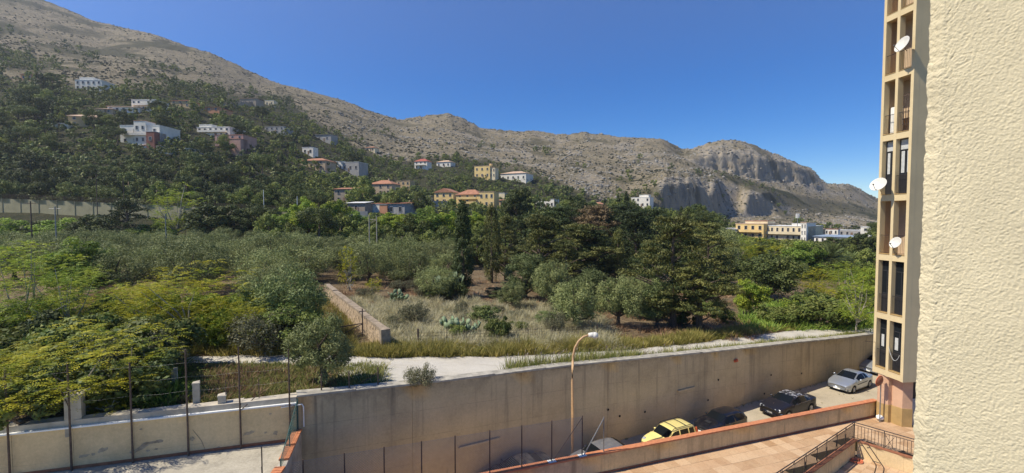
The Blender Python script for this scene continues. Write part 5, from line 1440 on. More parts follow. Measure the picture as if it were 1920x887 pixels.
# ------------------------------------------------------------------ cacti, agaves
def cactus(label, px, base, top, wpx, seed, n=34):
    g = random.Random(seed); b = hit(px, base); d = b.y; H = (base - top) * d / F; W = wpx * d / F
    V = []; Q = []; rs = []; o = 0
    def pad(c, up, out, s):
        nonlocal o
        side = up.cross(out).normalized(); ring = []
        for k in range(8):
            a = 2 * math.pi * k / 8; ring.append(c + up * (s * (0.55 + 0.5 * math.cos(a))) + side * (0.36 * s * math.sin(a)))
        th = out.normalized() * 0.03
        V.extend([p + th for p in ring] + [p - th for p in ring]); r = g.random()
        for q in ((0, 1, 2, 3), (0, 3, 4, 7), (4, 5, 6, 7)):
            Q.append([o + i for i in q]); Q.append([o + 8 + i for i in q[::-1]]); rs.extend((r, r))
        for k in range(8): Q.append((o + k, o + 8 + k, o + 8 + (k + 1) % 8, o + (k + 1) % 8)); rs.append(r)
        o += 16
    for i in range(n):
        a = g.uniform(0, 6.28); rr_ = W * 0.5 * g.random() ** 0.6; h = g.uniform(0, 0.62) * H
        c = Vector((rr_ * math.cos(a), rr_ * math.sin(a), h)); up = Vector((g.gauss(0, .45), g.gauss(0, .45), 1)).normalized(); out = Vector((math.cos(a), math.sin(a), 0.2)); out = (out - up * out.dot(up)).normalized()
        pad(c, up, out, H * g.uniform(0.26, 0.42))
    t = thing('prickly_pear', label, 'cactus', b)
    link('pad_cluster', mesh_np('pad_cluster', [tuple(v) for v in V], Q, [MAT['cactus']], rnd=rs), t)['kind'] = 'stuff'
    MB().bar((0, 0, -0.2), (0.05, 0, H * 0.5), 0.12, 0.07).build('stem', MAT['bark'], t)
cactus('big pale prickly pear cactus beside the sharp cypress', 840, 558, 508, 52, 1, 60)
cactus('green prickly pear cactus in the middle of the dry grass', 745, 572, 542, 34, 2, 26)
cactus('wide prickly pear cactus behind the wire fence in the clearing', 848, 628, 588, 52, 3, 40)
cactus('smaller prickly pear cactus to the right of the wide one by the fence', 885, 632, 602, 30, 4, 24)

# ------------------------------------------------------------------ grasses
def grass(name, pts, hts, per, mat, spread, width=0.012, seed=1, lean=0.5):
    spread *= 1.4; width *= 1.35; hts = np.asarray(hts) * 1.4
    g = np.random.default_rng(seed); pts = np.asarray(pts, float); n = len(pts); i = np.repeat(np.arange(n), per); m = len(i)
    a = g.uniform(0, 6.283, m); r = g.uniform(0, 1, m) ** 0.7
    base = pts[i].copy(); base[:, 0] += np.cos(a) * r * spread * 0.5; base[:, 1] += np.sin(a) * r * spread * 0.5; base[:, 2] -= 0.04
    h = np.asarray(hts)[i] * g.uniform(0.55, 1.1, m); le = lean * g.uniform(0.3, 1.3, m) * (0.3 + r)
    tip = base + np.stack([np.cos(a) * le * h, np.sin(a) * le * h, h * np.sqrt(np.maximum(0.15, 1 - (le * 0.8) ** 2))], 1)
    mid = base * 0.5 + tip * 0.5; mid[:, 2] += 0.16 * h * le
    b = a + g.uniform(-1.2, 1.2, m); W = np.stack([-np.sin(b), np.cos(b), 0 * b], 1) * (width * g.uniform(0.7, 1.3, m))[:, None]
    V = np.stack([base - W, base + W, mid + W * 0.8, tip, mid - W * 0.8], 1).reshape(-1, 3)
    k = np.arange(m)[:, None] * 5
    Q = np.concatenate([k + np.array([[0, 1, 2, 4]]), ], 1); T3 = np.concatenate([k + 4, k + 2, k + 3, k + 3], 1)
    # one quad for the lower half, one (degenerate-free) triangle for the tip
    rnd = np.clip(0.5 + 0.36 * g.normal(size=n)[i] + 0.2 * g.normal(size=m), 0, 1)
    me = bpy.data.meshes.new(name)
    tri = np.concatenate([k + 4, k + 2, k + 3], 1)
    loops = np.concatenate([Q, tri], 1).ravel(); ls = (np.arange(m)[:, None] * 7 + np.array([[0, 4]])).ravel()
    me.vertices.add(len(V)); me.vertices.foreach_set('co', V.astype(np.float32).ravel())
    me.loops.add(len(loops)); me.loops.foreach_set('vertex_index', loops.astype(np.int32))
    me.polygons.add(2 * m); me.polygons.foreach_set('loop_start', ls.astype(np.int32)); me.materials.append(mat)
    at = me.attributes.new('rnd', 'FLOAT', 'FACE'); at.data.foreach_set('value', np.repeat(rnd, 2).astype(np.float32))
    me.update(calc_edges=True)
    return tag(link(name, me), kind='stuff'), tip
def gpts(xy):
    xy = np.asarray(xy, float); return np.concatenate([xy, ground_z(xy[:, 0], xy[:, 1])[:, None]], 1)
# undergrowth bushes of the bank
gb = np.random.default_rng(15); nb_ = 0
for (x0_, x1_, y0_, y1_, cnt_, where, kinds) in ((0, 330, 590, 700, 20, 'in the thicket under the bright trees at the left', ('bush_green', 'fern_small', 'bush_dark')),
        (230, 520, 585, 660, 12, 'on the red bank under the tallest yellow tree', ('bush_yellow', 'fern_small', 'grey_bush')),
        (470, 545, 610, 655, 4, 'at the skirt of the largest olive thicket', ('round_bright', 'bush_green')),
        (1390, 1640, 560, 612, 14, 'in the roadside growth at the right end of the lane', ('bush_green', 'fern_small', 'bush_yellow', 'bush_dark')),
        (1330, 1640, 470, 540, 12, 'among the trees between palm and conifers', ('bush_green', 'bush_yellow', 'fern_pale', 'bush_dark')),
        (735, 1060, 575, 640, 13, 'among the dry grass of the clearing', ('grey_bush', 'bush_green', 'grey_bush', 'grey_bush')),
        (650, 880, 525, 560, 9, 'in the brown earth at the edge of the grove', ('grey_bush', 'bush_dark')),
        (900, 1380, 545, 612, 22, 'on the bracken under the conifer group', ('grey_bush', 'bush_dark', 'olive_front2', 'bush_green')),
        (0, 330, 690, 790, 9, 'in the shade right behind the court wall', ('bush_dark', 'bush_green', 'grey_bush'))):
    for q in range(cnt_):
        px = gb.uniform(x0_, x1_); py = gb.uniform(y0_, y1_); b = hit(px, py)
        if min(wall_n(b.x, b.y), court_n(b.x, b.y)) < 1.4: continue
        kd = kinds[q % len(kinds)]; nm = {'bush_green': 'green bush', 'fern_small': 'yellow-green sapling', 'bush_dark': 'dark bush', 'bush_yellow': 'yellowish bush', 'grey_bush': 'grey shrub', 'round_bright': 'round green shrub', 'fern_pale': 'pale green sapling', 'olive_front2': 'olive bush'}[kd]
        lab = nm + ' ' + where
        plant_w(kd, lab, b.x, b.y, *((gb.uniform(1.1, 2.2), gb.uniform(0.6, 1.2)) if 'clearing' in where else (gb.uniform(1.8, 3.4), gb.uniform(1.0, 2.0)) if 'bracken' in where or 'earth' in where else (gb.uniform(2.8, 5.0), gb.uniform(1.6, 3.2))) , nm.replace(' ', '_').replace('-', '_'), 'bush', 'undergrowth: ' + lab)
g = np.random.default_rng(5)
# verge along the top of the retaining wall
pt_ = []; hh = []
for t in np.arange(T0 + 11, 32, 0.16):
    dens = 1.0 if t < 6 else 0.75
    for q in range(3):
        if g.uniform() > dens * (0.75 + 0.5 * perlin(t / 1.3, 2.0)): continue
        n = g.uniform(0.7, 1.3 + 0.3 * float(perlin(t / 2, 7.0))); pt_.append(wall_pt(t + g.uniform(-.1, .1), n)); hh.append((0.85 if t < 2 else 0.52) * (0.7 + 0.5 * abs(float(perlin(t / 1.5, 1.0)))) * g.uniform(0.7, 1.2))
ob, tips_ = grass('verge_grass', gpts(pt_), hh, 22, MAT['verge_grass'], 0.34, 0.010, 3, 0.45)
sel = tips_[(g.uniform(size=len(tips_)) < 0.07)]
sel = sel[wall_t(sel[:, 0], sel[:, 1]) < 9]
nn = len(sel); Tt = unit(np.stack([g.normal(size=nn) * 0.3 + 0.25, g.normal(size=nn) * 0.3, np.ones(nn)], 1)); Bb = unit(np.cross(Tt, g.normal(size=(nn, 3))))
V, Q = leaf_quads(sel + Tt * 0.05, Tt, Bb, 0.27, 0.04, g)
tag(link('grass_seed_heads', mesh_np('grass_seed_heads', V, Q, [MAT['seed_head']], rnd=g.uniform(size=nn))), kind='stuff')
# tall roadside clumps on the far side of the lane
pt_ = []; hh = []
far_s = resample(fa, 1400)
for i, (x, y) in enumerate(far_s):
    px = col_of(x, y, 5)
    if px < 655 or px > 1420: 
        if px > 1420 and g.uniform() < 0.5: pt_.append((x + g.normal() * 0.3, y + 0.2 + g.uniform(0, 1.6))); hh.append(g.uniform(0.25, 0.6))
        continue
    for q in range(2):
        pt_.append((x + g.normal() * 0.2, y + 0.15 + g.uniform(0, 1.8) ** 1.2)); hh.append(g.uniform(0.45, 0.8) * (0.55 + 0.75 * abs(float(perlin(x / 1.7, y / 1.7)))) )
grass('roadside_grass', gpts(pt_), hh, 26, MAT['tall_grass'], 0.45, 0.014, 4, 0.75)
# pale bunch grass of the clearing and dry grass along the bank
def scatter_px(n, poly_fn, seed):
    g = np.random.default_rng(seed); out = []
    while len(out) < n:
        px = g.uniform(0, 1640); py = g.uniform(500, 760)
        if poly_fn(px, py, g): 
            p = at_z(px, py, 5.0); 
            for _ in range(5): p = at_z(px, py, gz(p.x, p.y))
            if wall_n(p.x, p.y) > 0.8 and court_n(p.x, p.y) > 0.8: out.append((p.x, p.y))
    return out
def in_clear(px, py, g):
    left = np.interp(py, [545, 650], [640, 735]); right = np.interp(py, [545, 575, 600, 650], [800, 1040, 1130, 1170])
    return left < px < right and 556 < py < 655 and g.uniform() < np.interp(py, [556, 580, 655], [0.3, 1, 1])
c1 = scatter_px(760, in_clear, 11)
grass('dry_bunch_grass', gpts(c1), np.random.default_rng(1).uniform(0.35, 0.75, len(c1)) ** 1.3 * 1.25, 85, MAT['dry_grass'], 0.62, 0.015, 6, 1.15)
c2 = scatter_px(1100, lambda px, py, g: (640 < px < 1420 and 522 < py < 640 and (px > 880 or py < 565) and perlin(px / 40, py / 20) > -0.15), 12)
grass('brown_bracken', gpts(c2), np.random.default_rng(2).uniform(0.2, 0.5, len(c2)), 22, MAT['brown_grass'], 0.6, 0.018, 7, 1.1)
c3 = scatter_px(520, lambda px, py, g: (300 < px < 660 and 640 < py < 668 and perlin(px / 30, 1.0) > -0.35), 13)
grass('bank_grass', gpts(c3), np.random.default_rng(3).uniform(0.3, 0.65, len(c3)), 30, MAT['tall_grass'], 0.5, 0.014, 8, 0.8)
c4 = scatter_px(1500, lambda px, py, g: (310 < px < 720 and 684 < py < 760 and perlin(px / 30, py / 30) > -0.35), 14)
grass('weeds_behind_court', gpts(c4), np.random.default_rng(4).uniform(0.1, 0.32, len(c4)), 20, MAT['verge_grass'], 0.5, 0.014, 9, 1.0)
c5 = scatter_px(170, lambda px, py, g: (330 < px < 640 and 690 < py < 760), 15)
grass('dry_weeds', gpts(c5), np.random.default_rng(5).uniform(0.2, 0.5, len(c5)), 18, MAT['brown_grass'], 0.5, 0.014, 10, 1.0)
c6 = scatter_px(900, lambda px, py, g: (0 < px < 330 and 600 < py < 800), 16)
grass('undergrowth_left', gpts(c6), np.random.default_rng(6).uniform(0.3, 0.8, len(c6)), 22, MAT['green'], 0.8, 0.03, 11, 1.1)
c7 = scatter_px(420, lambda px, py, g: (1390 < px < 1640 and 570 < py < 620), 17)
grass('undergrowth_right', gpts(c7), np.random.default_rng(7).uniform(0.3, 0.9, len(c7)), 26, MAT['green'], 0.9, 0.03, 12, 1.0)
c8 = scatter_px(260, lambda px, py, g: (570 < px < 660 and 560 < py < 660), 18)
grass('wall_foot_grass', gpts(c8), np.random.default_rng(8).uniform(0.2, 0.6, len(c8)), 24, MAT['tall_grass'], 0.5, 0.014, 13, 0.9)
# dry straw mound on the bank at the left
b = hit(205, 585); mvs = []; 
st = [(b.x + g.normal() * 0.7, b.y + g.normal() * 0.55) for _ in range(60)]
sp_ = gpts(st); sp_[:, 2] += 1.5 * np.exp(-((sp_[:, 0] - b.x) ** 2 + (sp_[:, 1] - b.y) ** 2) / 1.2)
mb = MB(); mb.lathe([(1.5, -0.4), (1.2, 0.3), (0.8, 0.8), (0.4, 1.05), (0.0, 1.12)], 14, Matrix.Translation(b) @ Matrix.Scale(1.4, 4))
tag(mb.build('earth_mound', simple('red_earth', (0.21, 0.12, 0.065), 0.95, 0.35, 2, 0.6, 8), None, smooth=True), kind='structure')
grass('straw', sp_, np.random.default_rng(9).uniform(0.4, 0.8, len(sp_)), 60, MAT['brown_grass'], 0.6, 0.015, 14, 1.2)

# ================================================================== HOUSES
HM = {}
for nm, c in dict(white=(0.74, 0.69, 0.59), cream=(0.68, 0.57, 0.37), yellow=(0.72, 0.52, 0.22), ochre=(0.52, 0.37, 0.19), tan=(0.46, 0.35, 0.23), pink=(0.44, 0.27, 0.22),
                  grey=(0.36, 0.34, 0.31), stone=(0.34, 0.28, 0.21), orange=(0.55, 0.27, 0.15), red=(0.27, 0.11, 0.075)).items():
    HM[nm] = simple('house_' + nm, c, 0.9, 0.14, 0.4)
for nm, c in dict(tile=(0.36, 0.17, 0.10), redtile=(0.34, 0.10, 0.07), paletile=(0.52, 0.36, 0.25), rusty=(0.34, 0.15, 0.09), greyroof=(0.33, 0.32, 0.30), whiteroof=(0.7, 0.69, 0.66), blueroof=(0.24, 0.30, 0.38)).items():
    HM[nm] = simple('roof_' + nm, c, 0.85, 0.2, 0.8)
HM['win'] = simple('window_dark', (0.03, 0.032, 0.035), 0.3, 0.2, 0.5, spec=0.6)
HM['shut'] = simple('window_shutter', (0.20, 0.13, 0.08), 0.7, 0.2, 0.5)
HM['frame'] = simple('window_frame', (0.5, 0.47, 0.42), 0.7, 0.1, 1)
_wc = {}
def win_mesh(w, h):
    k = (round(w, 2), round(h, 2))
    if k not in _wc:
        t = 0.09; m = MB()
        m.bb(-w/2, -w/2 + t, -0.10, 0.02, 0, h).bb(w/2 - t, w/2, -0.10, 0.02, 0, h).bb(-w/2 + t, w/2 - t, -0.10, 0.02, h - t, h).bb(-w/2 - 0.05, w/2 + 0.05, -0.16, 0.02, -0.08, 0.0)
        _wc[k] = (m.mesh('window', HM['frame']), MB().bb(-w/2 + t, w/2 - t, -0.05, 0.0, 0.0, h - t).mesh('pane', HM['win']))
    return _wc[k]
HOUSE_INFO = []
def house(label, px0, px1, top, base, wall, roof='flat', roofm='tile', st=2, nc=4, wings=(), depth=None, yaw=0.0, balcony=False, cat='house', name='house', chimney=False, dist=None, win=True, short=None, rail=False):
    pc = (px0 + px1) / 2
    b = hit(pc, base) if dist is None else Vector((*at_y(pc, base, dist)[:2], at_y(pc, base, dist).z))
    d = b.y; W = (px1 - px0) * d / F; H = (base - top) * d / F; D = depth or max(5.0, 0.7 * W)
    rz = -math.atan2(b.x, b.y) * 0.6 + yaw - 0.42
    t = thing(name, label, cat, b, rz)
    HOUSE_INFO.append((pc, px1 - px0, top, base, d, short or label))
    body_h = H if roof == 'flat' else H * (0.72 if roof in ('hip', 'gable') else 0.86)
    def vol(x0, x1, y0, y1, z0, z1, wm, n, s, nm='wall', side=True):
        w = MB().bb(x0, x1, y0, y1, z0, z1).build(nm, HM[wm], t)
        if not win: return
        sh = (z1 - max(z0, 0)) / max(1, s)
        ww = min(1.25, (x1 - x0) / max(1, n) * 0.42); wh = min(1.6, sh * 0.5)
        fm, pm = win_mesh(ww, wh)
        for q in range(s):
            for i in range(n):
                if random.random() < 0.08: continue
                f = link('window', fm, t, (x0 + (x1 - x0) * (i + 0.5) / n, y0, max(z0, 0) + sh * q + sh * 0.30)); link('pane', pm, f)
            if side:
                for yy in (0.3, 0.7):
                    f = link('window', fm, t, (x0, y0 + (y1 - y0) * yy, max(z0, 0) + sh * q + sh * 0.30), (0, 0, -math.pi / 2)); link('pane', pm, f)
    vol(-W/2, W/2, 0, D, -6, body_h, wall, nc, st)
    o = 0.45
    def put_roof(x0, x1, y0, y1, z, hgt, kind, rm):
        m = MB(); x0 -= o; x1 += o; y0 -= o; y1 += o
        if kind == 'flat':
            m.bb(x0 + o - .12, x1 - o + .12, y0 + o - .12, y1 - o + .12, z + 0.003, z + 0.22)
        elif kind == 'hip':
            r = min(x1 - x0, y1 - y0) / 2 * 0.95; cy = (y0 + y1) / 2
            m.add([(x0, y0, z), (x1, y0, z), (x1, y1, z), (x0, y1, z), (x0 + r, cy, z + hgt), (max(x1 - r, x0 + r + .05), cy, z + hgt)], [(0, 1, 5, 4), (1, 2, 5), (2, 3, 4, 5), (3, 0, 4), (3, 2, 1, 0)])
            m.bb(x0 + .02, x1 - .02, y0 + .02, y1 - .02, z - 0.15, z - 0.003)
        elif kind == 'gable':
            cx = (x0 + x1) / 2
            m.add([(x0, y0, z), (x1, y0, z), (x1, y1, z), (x0, y1, z), (cx, y0, z + hgt), (cx, y1, z + hgt)], [(0, 4, 5, 3), (1, 2, 5, 4), (0, 1, 4), (2, 3, 5), (3, 2, 1, 0)])
        elif kind == 'shed':
            m.add([(x0, y0, z), (x1, y0, z), (x1, y1, z + hgt), (x0, y1, z + hgt), (x0, y0, z + .14), (x1, y0, z + .14), (x1, y1, z + hgt + .14), (x0, y1, z + hgt + .14)], [(0, 3, 2, 1), (4, 5, 6, 7), (0, 1, 5, 4), (1, 2, 6, 5), (2, 3, 7, 6), (3, 0, 4, 7)])
        return m.build('roof', HM[rm], t)
    rf = put_roof(-W/2, W/2, 0, D, body_h, H - body_h, roof, roofm)
    if roof == 'gable': MB().add([(-W/2, -.01, body_h), (W/2, -.01, body_h), (0, -.01, H - 0.2), (-W/2, .3, body_h), (W/2, .3, body_h), (0, .3, H - .2)], [(0, 1, 2), (5, 4, 3), (0, 3, 4, 1), (1, 4, 5, 2), (2, 5, 3, 0)]).build('gable_wall', HM[wall], t)
    if chimney: MB().bb(W * .18, W * .18 + .6, D * .4, D * .4 + .6, H * 0.8, H + 0.7).build('chimney', HM[wall], rf)
    dz = MB().bb(-0.5, 0.5, -0.06, 0.01, 0.0, 2.1).build('door', HM['shut'], t, (W * 0.06, 0, 0))
    if balcony:
        for q in range(1, st):
            z = body_h / st * q
            bs = MB().bb(-W * .42, W * .42, -1.3, -0.005, z - 0.16, z).build('balcony', HM[wall], t)
            MB().bb(-W * .42, W * .42, -1.3, -1.18, z + .001, z + 0.85).build('parapet', HM[wall], bs)
    for wg in wings:
        x0, x1, y0, y1, z0, z1, wm, rk, rm = wg[:9]; n, s = wg[9] if len(wg) > 9 else (2, 1)
        X0, X1, Y0, Y1, Z1 = x0 * W, x1 * W, y0 * D, y1 * D, z1 * H; Z0 = z0 * H if z0 > 0 else -6
        vol(X0, X1, Y0, Y1, Z0, Z1 if rk == 'flat' else Z0 + (Z1 - max(Z0, 0)) * .75 + max(0, 0), wm, n, s, 'wing')
        put_roof(X0, X1, Y0, Y1, Z1 if rk == 'flat' else Z0 + (Z1 - max(Z0, 0)) * .75, (Z1 - max(Z0, 0)) * .25, rk, rm)
    return t
hh_ = house
hh_('white two-tier villa highest on the left hillside, under the bare slope', 142, 190, 151, 169, 'white', 'flat', 'whiteroof', 2, 5, [(-0.45, 0.1, 0.2, 0.8, 0, 1.35, 'white', 'flat', 'whiteroof')], short='the highest white villa')
hh_('long white single-storey villa with pale roof edge left of the stepped white villa', 206, 258, 196, 212, 'white', 'hip', 'paletile', 1, 5, yaw=0.2, short='the long white villa')
hh_('white stepped villa with terrace bands on the upper left hillside', 247, 292, 188, 208, 'white', 'flat', 'whiteroof', 2, 5, balcony=True, short='the stepped white villa')
hh_('ochre house with broad low tan roof among dark trees at the left', 136, 190, 212, 238, 'ochre', 'hip', 'paletile', 2, 3, yaw=0.35, short='the ochre house with a tan roof')
hh_('small house showing only its orange-tan roof beside the long white villa', 181, 211, 201, 213, 'tan', 'hip', 'paletile', 1, 2, short='the small orange-tan roof')
hh_('large white terraced villa complex stepping down the left hillside', 226, 300, 236, 272, 'white', 'flat', 'whiteroof', 2, 4,
    [(-0.12, 0.18, -0.05, 0.4, 0, 1.22, 'white', 'flat', 'tile', (2, 2)), (0.3, 0.5, -0.25, 0.3, 0, 0.62, 'red', 'flat', 'whiteroof', (1, 1)), (0.15, 0.62, -0.18, 0.5, 0, 0.85, 'white', 'shed', 'tile', (3, 2)), (0.62, 0.92, -0.3, 0.3, 0, 0.52, 'white', 'shed', 'whiteroof', (2, 1))], balcony=True, short='the large white terraced villa')
hh_('tiny white cottage half buried in dark trees at the far left', 92, 126, 231, 240, 'white', 'shed', 'whiteroof', 1, 2, short='the tiny white cottage')
hh_('ochre house with a flat brown tiled roof above the stepped white villa', 320, 357, 185, 200, 'ochre', 'hip', 'rusty', 2, 3, short='the ochre house with brown tiles')
hh_('low long pinkish house under a tiled roof right of the ochre house', 360, 412, 198, 209, 'orange', 'hip', 'rusty', 1, 4, short='the low pinkish house')
hh_('stone house with pale pitched roof standing alone high on the hill', 449, 481, 183, 198, 'stone', 'shed', 'paletile', 1, 2, short='the high stone house')
hh_('pair of white flat-roofed apartments in the middle of the wooded slope', 368, 432, 239, 257, 'white', 'flat', 'whiteroof', 2, 6, [(-0.48, -0.1, 0.1, 0.7, 0, 1.3, 'white', 'flat', 'whiteroof')], balcony=True, short='the pair of white apartments')
hh_('pink and red terraced house below the pair of white apartments', 402, 458, 254, 284, 'pink', 'flat', 'tile', 3, 4, [(0.1, 0.5, -0.2, 0.3, 0, 0.7, 'pink', 'flat', 'tile')], balcony=True, short='the pink terraced house')
hh_('unfinished concrete house frame with open storeys on the wooded slope', 495, 534, 238, 250, 'grey', 'flat', 'greyroof', 2, 4, short='the unfinished concrete house')
hh_('small grey house near the right end of the upper woods', 590, 622, 251, 265, 'grey', 'shed', 'greyroof', 1, 2, short='the small grey house')
hh_('cluster house with several orange tiled roofs below the upper woods', 560, 612, 295, 318, 'tan', 'hip', 'tile', 2, 3, [(0.2, 0.75, -0.3, 0.4, 0, 0.55, 'tan', 'shed', 'tile')], short='the house with several orange roofs')
hh_('long low white and grey house with flat roof right of the orange roofs', 628, 675, 305, 322, 'grey', 'flat', 'whiteroof', 1, 4, [(-0.5, -0.2, -0.05, 0.5, 0, 1.1, 'white', 'flat', 'whiteroof')], short='the long low grey house')
hh_('white two-storey house with red roof standing on the slope alone', 776, 802, 297, 317, 'white', 'hip', 'redtile', 2, 3, balcony=True, short='the white house with a red roof')
hh_('white house with pinkish roof right of the red-roofed one', 817, 846, 300, 314, 'white', 'hip', 'paletile', 1, 3, short='the white house with a pinkish roof')
hh_('yellow boxy house with a roof turret below the bare rocky slope', 888, 920, 312, 334, 'yellow', 'flat', 'cream' if False else 'paletile', 2, 3, [(0.3, 0.8, 0.1, 0.8, 0, 0.82, 'cream', 'flat', 'paletile', (3, 2)), (0.35, 0.5, 0.3, 0.6, 0, 1.2, 'yellow', 'flat', 'paletile', (1, 1))], short='the yellow boxy house')
hh_('white villa with a tan tiled roof right of the yellow boxy house', 936, 988, 320, 339, 'white', 'hip', 'paletile', 1, 5, balcony=False, short='the white villa with a tan roof')
hh_('beige house with a bright orange hipped roof and an arched loggia', 690, 737, 337, 366, 'tan', 'hip', 'tile', 2, 3, chimney=True, short='the beige house with an orange hipped roof')
hh_('plain stone-coloured house with a rusty lean-to roof left of the orange hipped roof', 625, 662, 351, 380, 'stone', 'shed', 'tile', 2, 2, short='the stone house with a lean-to roof')
hh_('row of sheds with white and tan panels and rusty roof behind the grove', 690, 762, 379, 402, 'grey', 'shed', 'rusty', 1, 4, [(-0.44, -0.2, -0.06, 0.3, 0, 0.8, 'white', 'flat', 'greyroof', (0, 1)), (-0.19, 0.03, -0.07, 0.3, 0, 0.75, 'orange', 'flat', 'greyroof', (0, 1))], name='shed', cat='shed', short='the row of sheds')
hh_('open shed with a pale sloping roof left of the row of sheds', 650, 686, 378, 400, 'stone', 'shed', 'whiteroof', 1, 1, name='shed', cat='shed', short='the open shed')
hh_('small cream house with a flat roof left of the yellow gabled house', 760, 800, 367, 384, 'cream', 'shed', 'greyroof', 1, 2, short='the small cream house')
hh_('yellow gabled house with three upper windows', 812, 852, 353, 382, 'yellow', 'gable', 'tile', 2, 3, short='the yellow gabled house')
hh_('large yellow house with balconies and a tiled hip roof beside the gabled one', 853, 900, 355, 390, 'yellow', 'hip', 'tile', 3, 3, [(0.5, 1.15, 0.0, 0.7, 0, 0.82, 'yellow', 'flat', 'paletile', (3, 2)), (1.15, 1.75, -0.1, 0.5, 0, 0.5, 'yellow', 'shed', 'tile', (3, 1))], balcony=True, short='the large yellow house')
hh_('long cream low building with pale roof right of the large yellow house', 903, 948, 363, 372, 'cream', 'flat', 'whiteroof', 1, 4, short='the long cream building')
hh_('small white flat-roofed house at the right of the tall round tree', 1003, 1040, 374, 391, 'white', 'flat', 'greyroof', 1, 4, short='the small white flat-roofed house')
hh_('small orange house peeking over the conifer group', 1103, 1130, 379, 393, 'orange', 'hip', 'tile', 1, 2, short='the small orange house')
hh_('white house with arches at the foot of the dark cliff', 1183, 1218, 371, 389, 'white', 'flat', 'whiteroof', 2, 4, [(-0.1, 0.4, 0.2, 0.8, 0, 1.25, 'white', 'flat', 'whiteroof')], short='the white house below the cliff')
hh_('yellow apartment house left of the long cream building in the small town', 1379, 1430, 420, 449, 'yellow', 'flat', 'paletile', 2, 4, [(-0.3, 0.5, 0.3, 0.9, 0, 1.18, 'cream', 'flat', 'tile', (3, 1))], dist=188, depth=12, balcony=True, yaw=-0.2)
tn = hh_('long cream apartment building with corner turret in the small town', 1434, 1510, 424, 453, 'cream', 'flat', 'whiteroof', 2, 8, [(0.38, 0.5, -0.1, 0.5, 0, 1.22, 'white', 'flat', 'paletile', (2, 3)), (-0.3, -0.02, 0.3, 0.8, 0, 1.25, 'cream', 'shed', 'rusty', (2, 1)), (0.0, 0.3, 0.4, 0.9, 0, 1.12, 'white', 'flat', 'whiteroof', (3, 1))], dist=180, depth=14, balcony=True, yaw=-0.2)
hh_('plain tan house just right of the corner turret in the town', 1512, 1536, 430, 453, 'tan', 'flat', 'paletile', 2, 2, dist=192, yaw=-0.2)
hh_('low white house behind the palms at the right end of town', 1540, 1568, 430, 441, 'white', 'flat', 'rusty', 1, 4, dist=240)
hh_('long low grey house under the far hill right of the town', 1576, 1612, 432, 443, 'grey', 'flat', 'whiteroof', 1, 4, dist=248)
hh_('greenhouse with a blue sloping roof behind the drooping palm', 1528, 1590, 442, 458, 'white', 'shed', 'blueroof', 1, 6, dist=164, name='greenhouse', cat='greenhouse', yaw=-0.3)
hh_('white corner house next to the tower edge in the far town', 1615, 1630, 426, 445, 'white', 'flat', 'whiteroof', 2, 1, dist=216)
hh_('small white shed with grey roof left of the yellow apartment house', 1358, 1380, 428, 444, 'white', 'shed', 'greyroof', 1, 2, dist=192, name='shed', cat='shed')
hh_('low reddish farmhouse at the upper left edge below the bare slope', 40, 72, 138, 151, 'orange', 'shed', 'rusty', 1, 3, short='the low reddish farmhouse')
hh_('small white house on the wooded slope below the small grey house', 566, 588, 277, 290, 'white', 'flat', 'whiteroof', 1, 2, short='the small white slope house')
hh_('small pale cottage at the top right end of the woods', 684, 704, 274, 284, 'cream', 'hip', 'tile', 1, 2, short='the small pale cottage')
hh_('little cream house under the high stone house', 496, 514, 189, 198, 'cream', 'flat', 'whiteroof', 1, 2, short='the little cream house')
hh_('low ochre house with a wide tiled roof behind the sharp cypress', 905, 940, 374, 391, 'ochre', 'shed', 'tile', 1, 3, short='the low ochre house')
hh_('tall cream house between the open shed and the orange hipped roof', 664, 688, 356, 379, 'cream', 'hip', 'tile', 2, 2, short='the tall cream house')
hh_('ochre villa with flat roof above the yellow gabled house', 742, 770, 340, 356, 'ochre', 'flat', 'paletile', 2, 3, short='the ochre flat-roofed villa')
# telecom mast on the corner turret
p = at_y(1495, 424, 179); mm = thing('telecom_mast', 'slim white telecom mast rising above the corner turret of the town', 'mast', p)
Hm = (424 - 400) * 179 / F
MB().bar((0, 0, -2), (0, 0, Hm), 0.16, 0.10, 8).build('pole', MAT['galv'], mm)
for q in range(3):
    a = q * 2.094; MB().bb(-0.14, 0.14, -0.1, 0.1, -0.9, 0.9).build('antenna_panel', MAT['white_metal'], mm, (0.5 * math.cos(a), 0.5 * math.sin(a), Hm * 0.8), (0, 0, a))
    MB().bar((0, 0, Hm * .8), (0.5 * math.cos(a), 0.5 * math.sin(a), Hm * 0.8), 0.05).build('bracket', MAT['galv'], mm)
# garden and terrace walls
def rubble_wall(label, pts, h_px, mat='grey', dist=None, name='terrace_wall'):
    P_ = [(hit(px, py) if dist is None else at_y(px, py, dist)) for px, py in pts]
    t = thing(name, label, 'wall', P_[0]); t['kind'] = 'thing'
    for a, b in zip(P_[:-1], P_[1:]):
        h = h_px * a.y / F; d = (b - a); n = max(1, int(d.length / 6))
        for i in range(n):
            c = a + d * ((i + 0.5) / n) - P_[0]; L = d.length / n - 0.06
            MB().box((c.x, c.y, c.z + h / 2 - 1.0), (L, 0.4, h + 2.0), rz=math.atan2(d.y, d.x)).build('panel', HM[mat], t)
rubble_wall('grey retaining wall stepping below the high stone house', [(415, 203), (450, 200), (482, 200)], 9, 'stone')
rubble_wall('white garden wall below the pair of white apartments', [(347, 290), (388, 289)], 10, 'white')
rubble_wall('grey terrace wall under the yellow gabled house', [(813, 392), (850, 392)], 15, 'grey')
rubble_wall('long grey concrete wall behind the yellow-topped trees', [(596, 405), (690, 408)], 11, 'grey', 132)
rubble_wall('broken grey wall left of the twin poles under the hillside', [(500, 396), (585, 399)], 10, 'grey', 134)
rubble_wall('pale wall below the large yellow house', [(795, 397), (912, 398)], 6, 'cream')
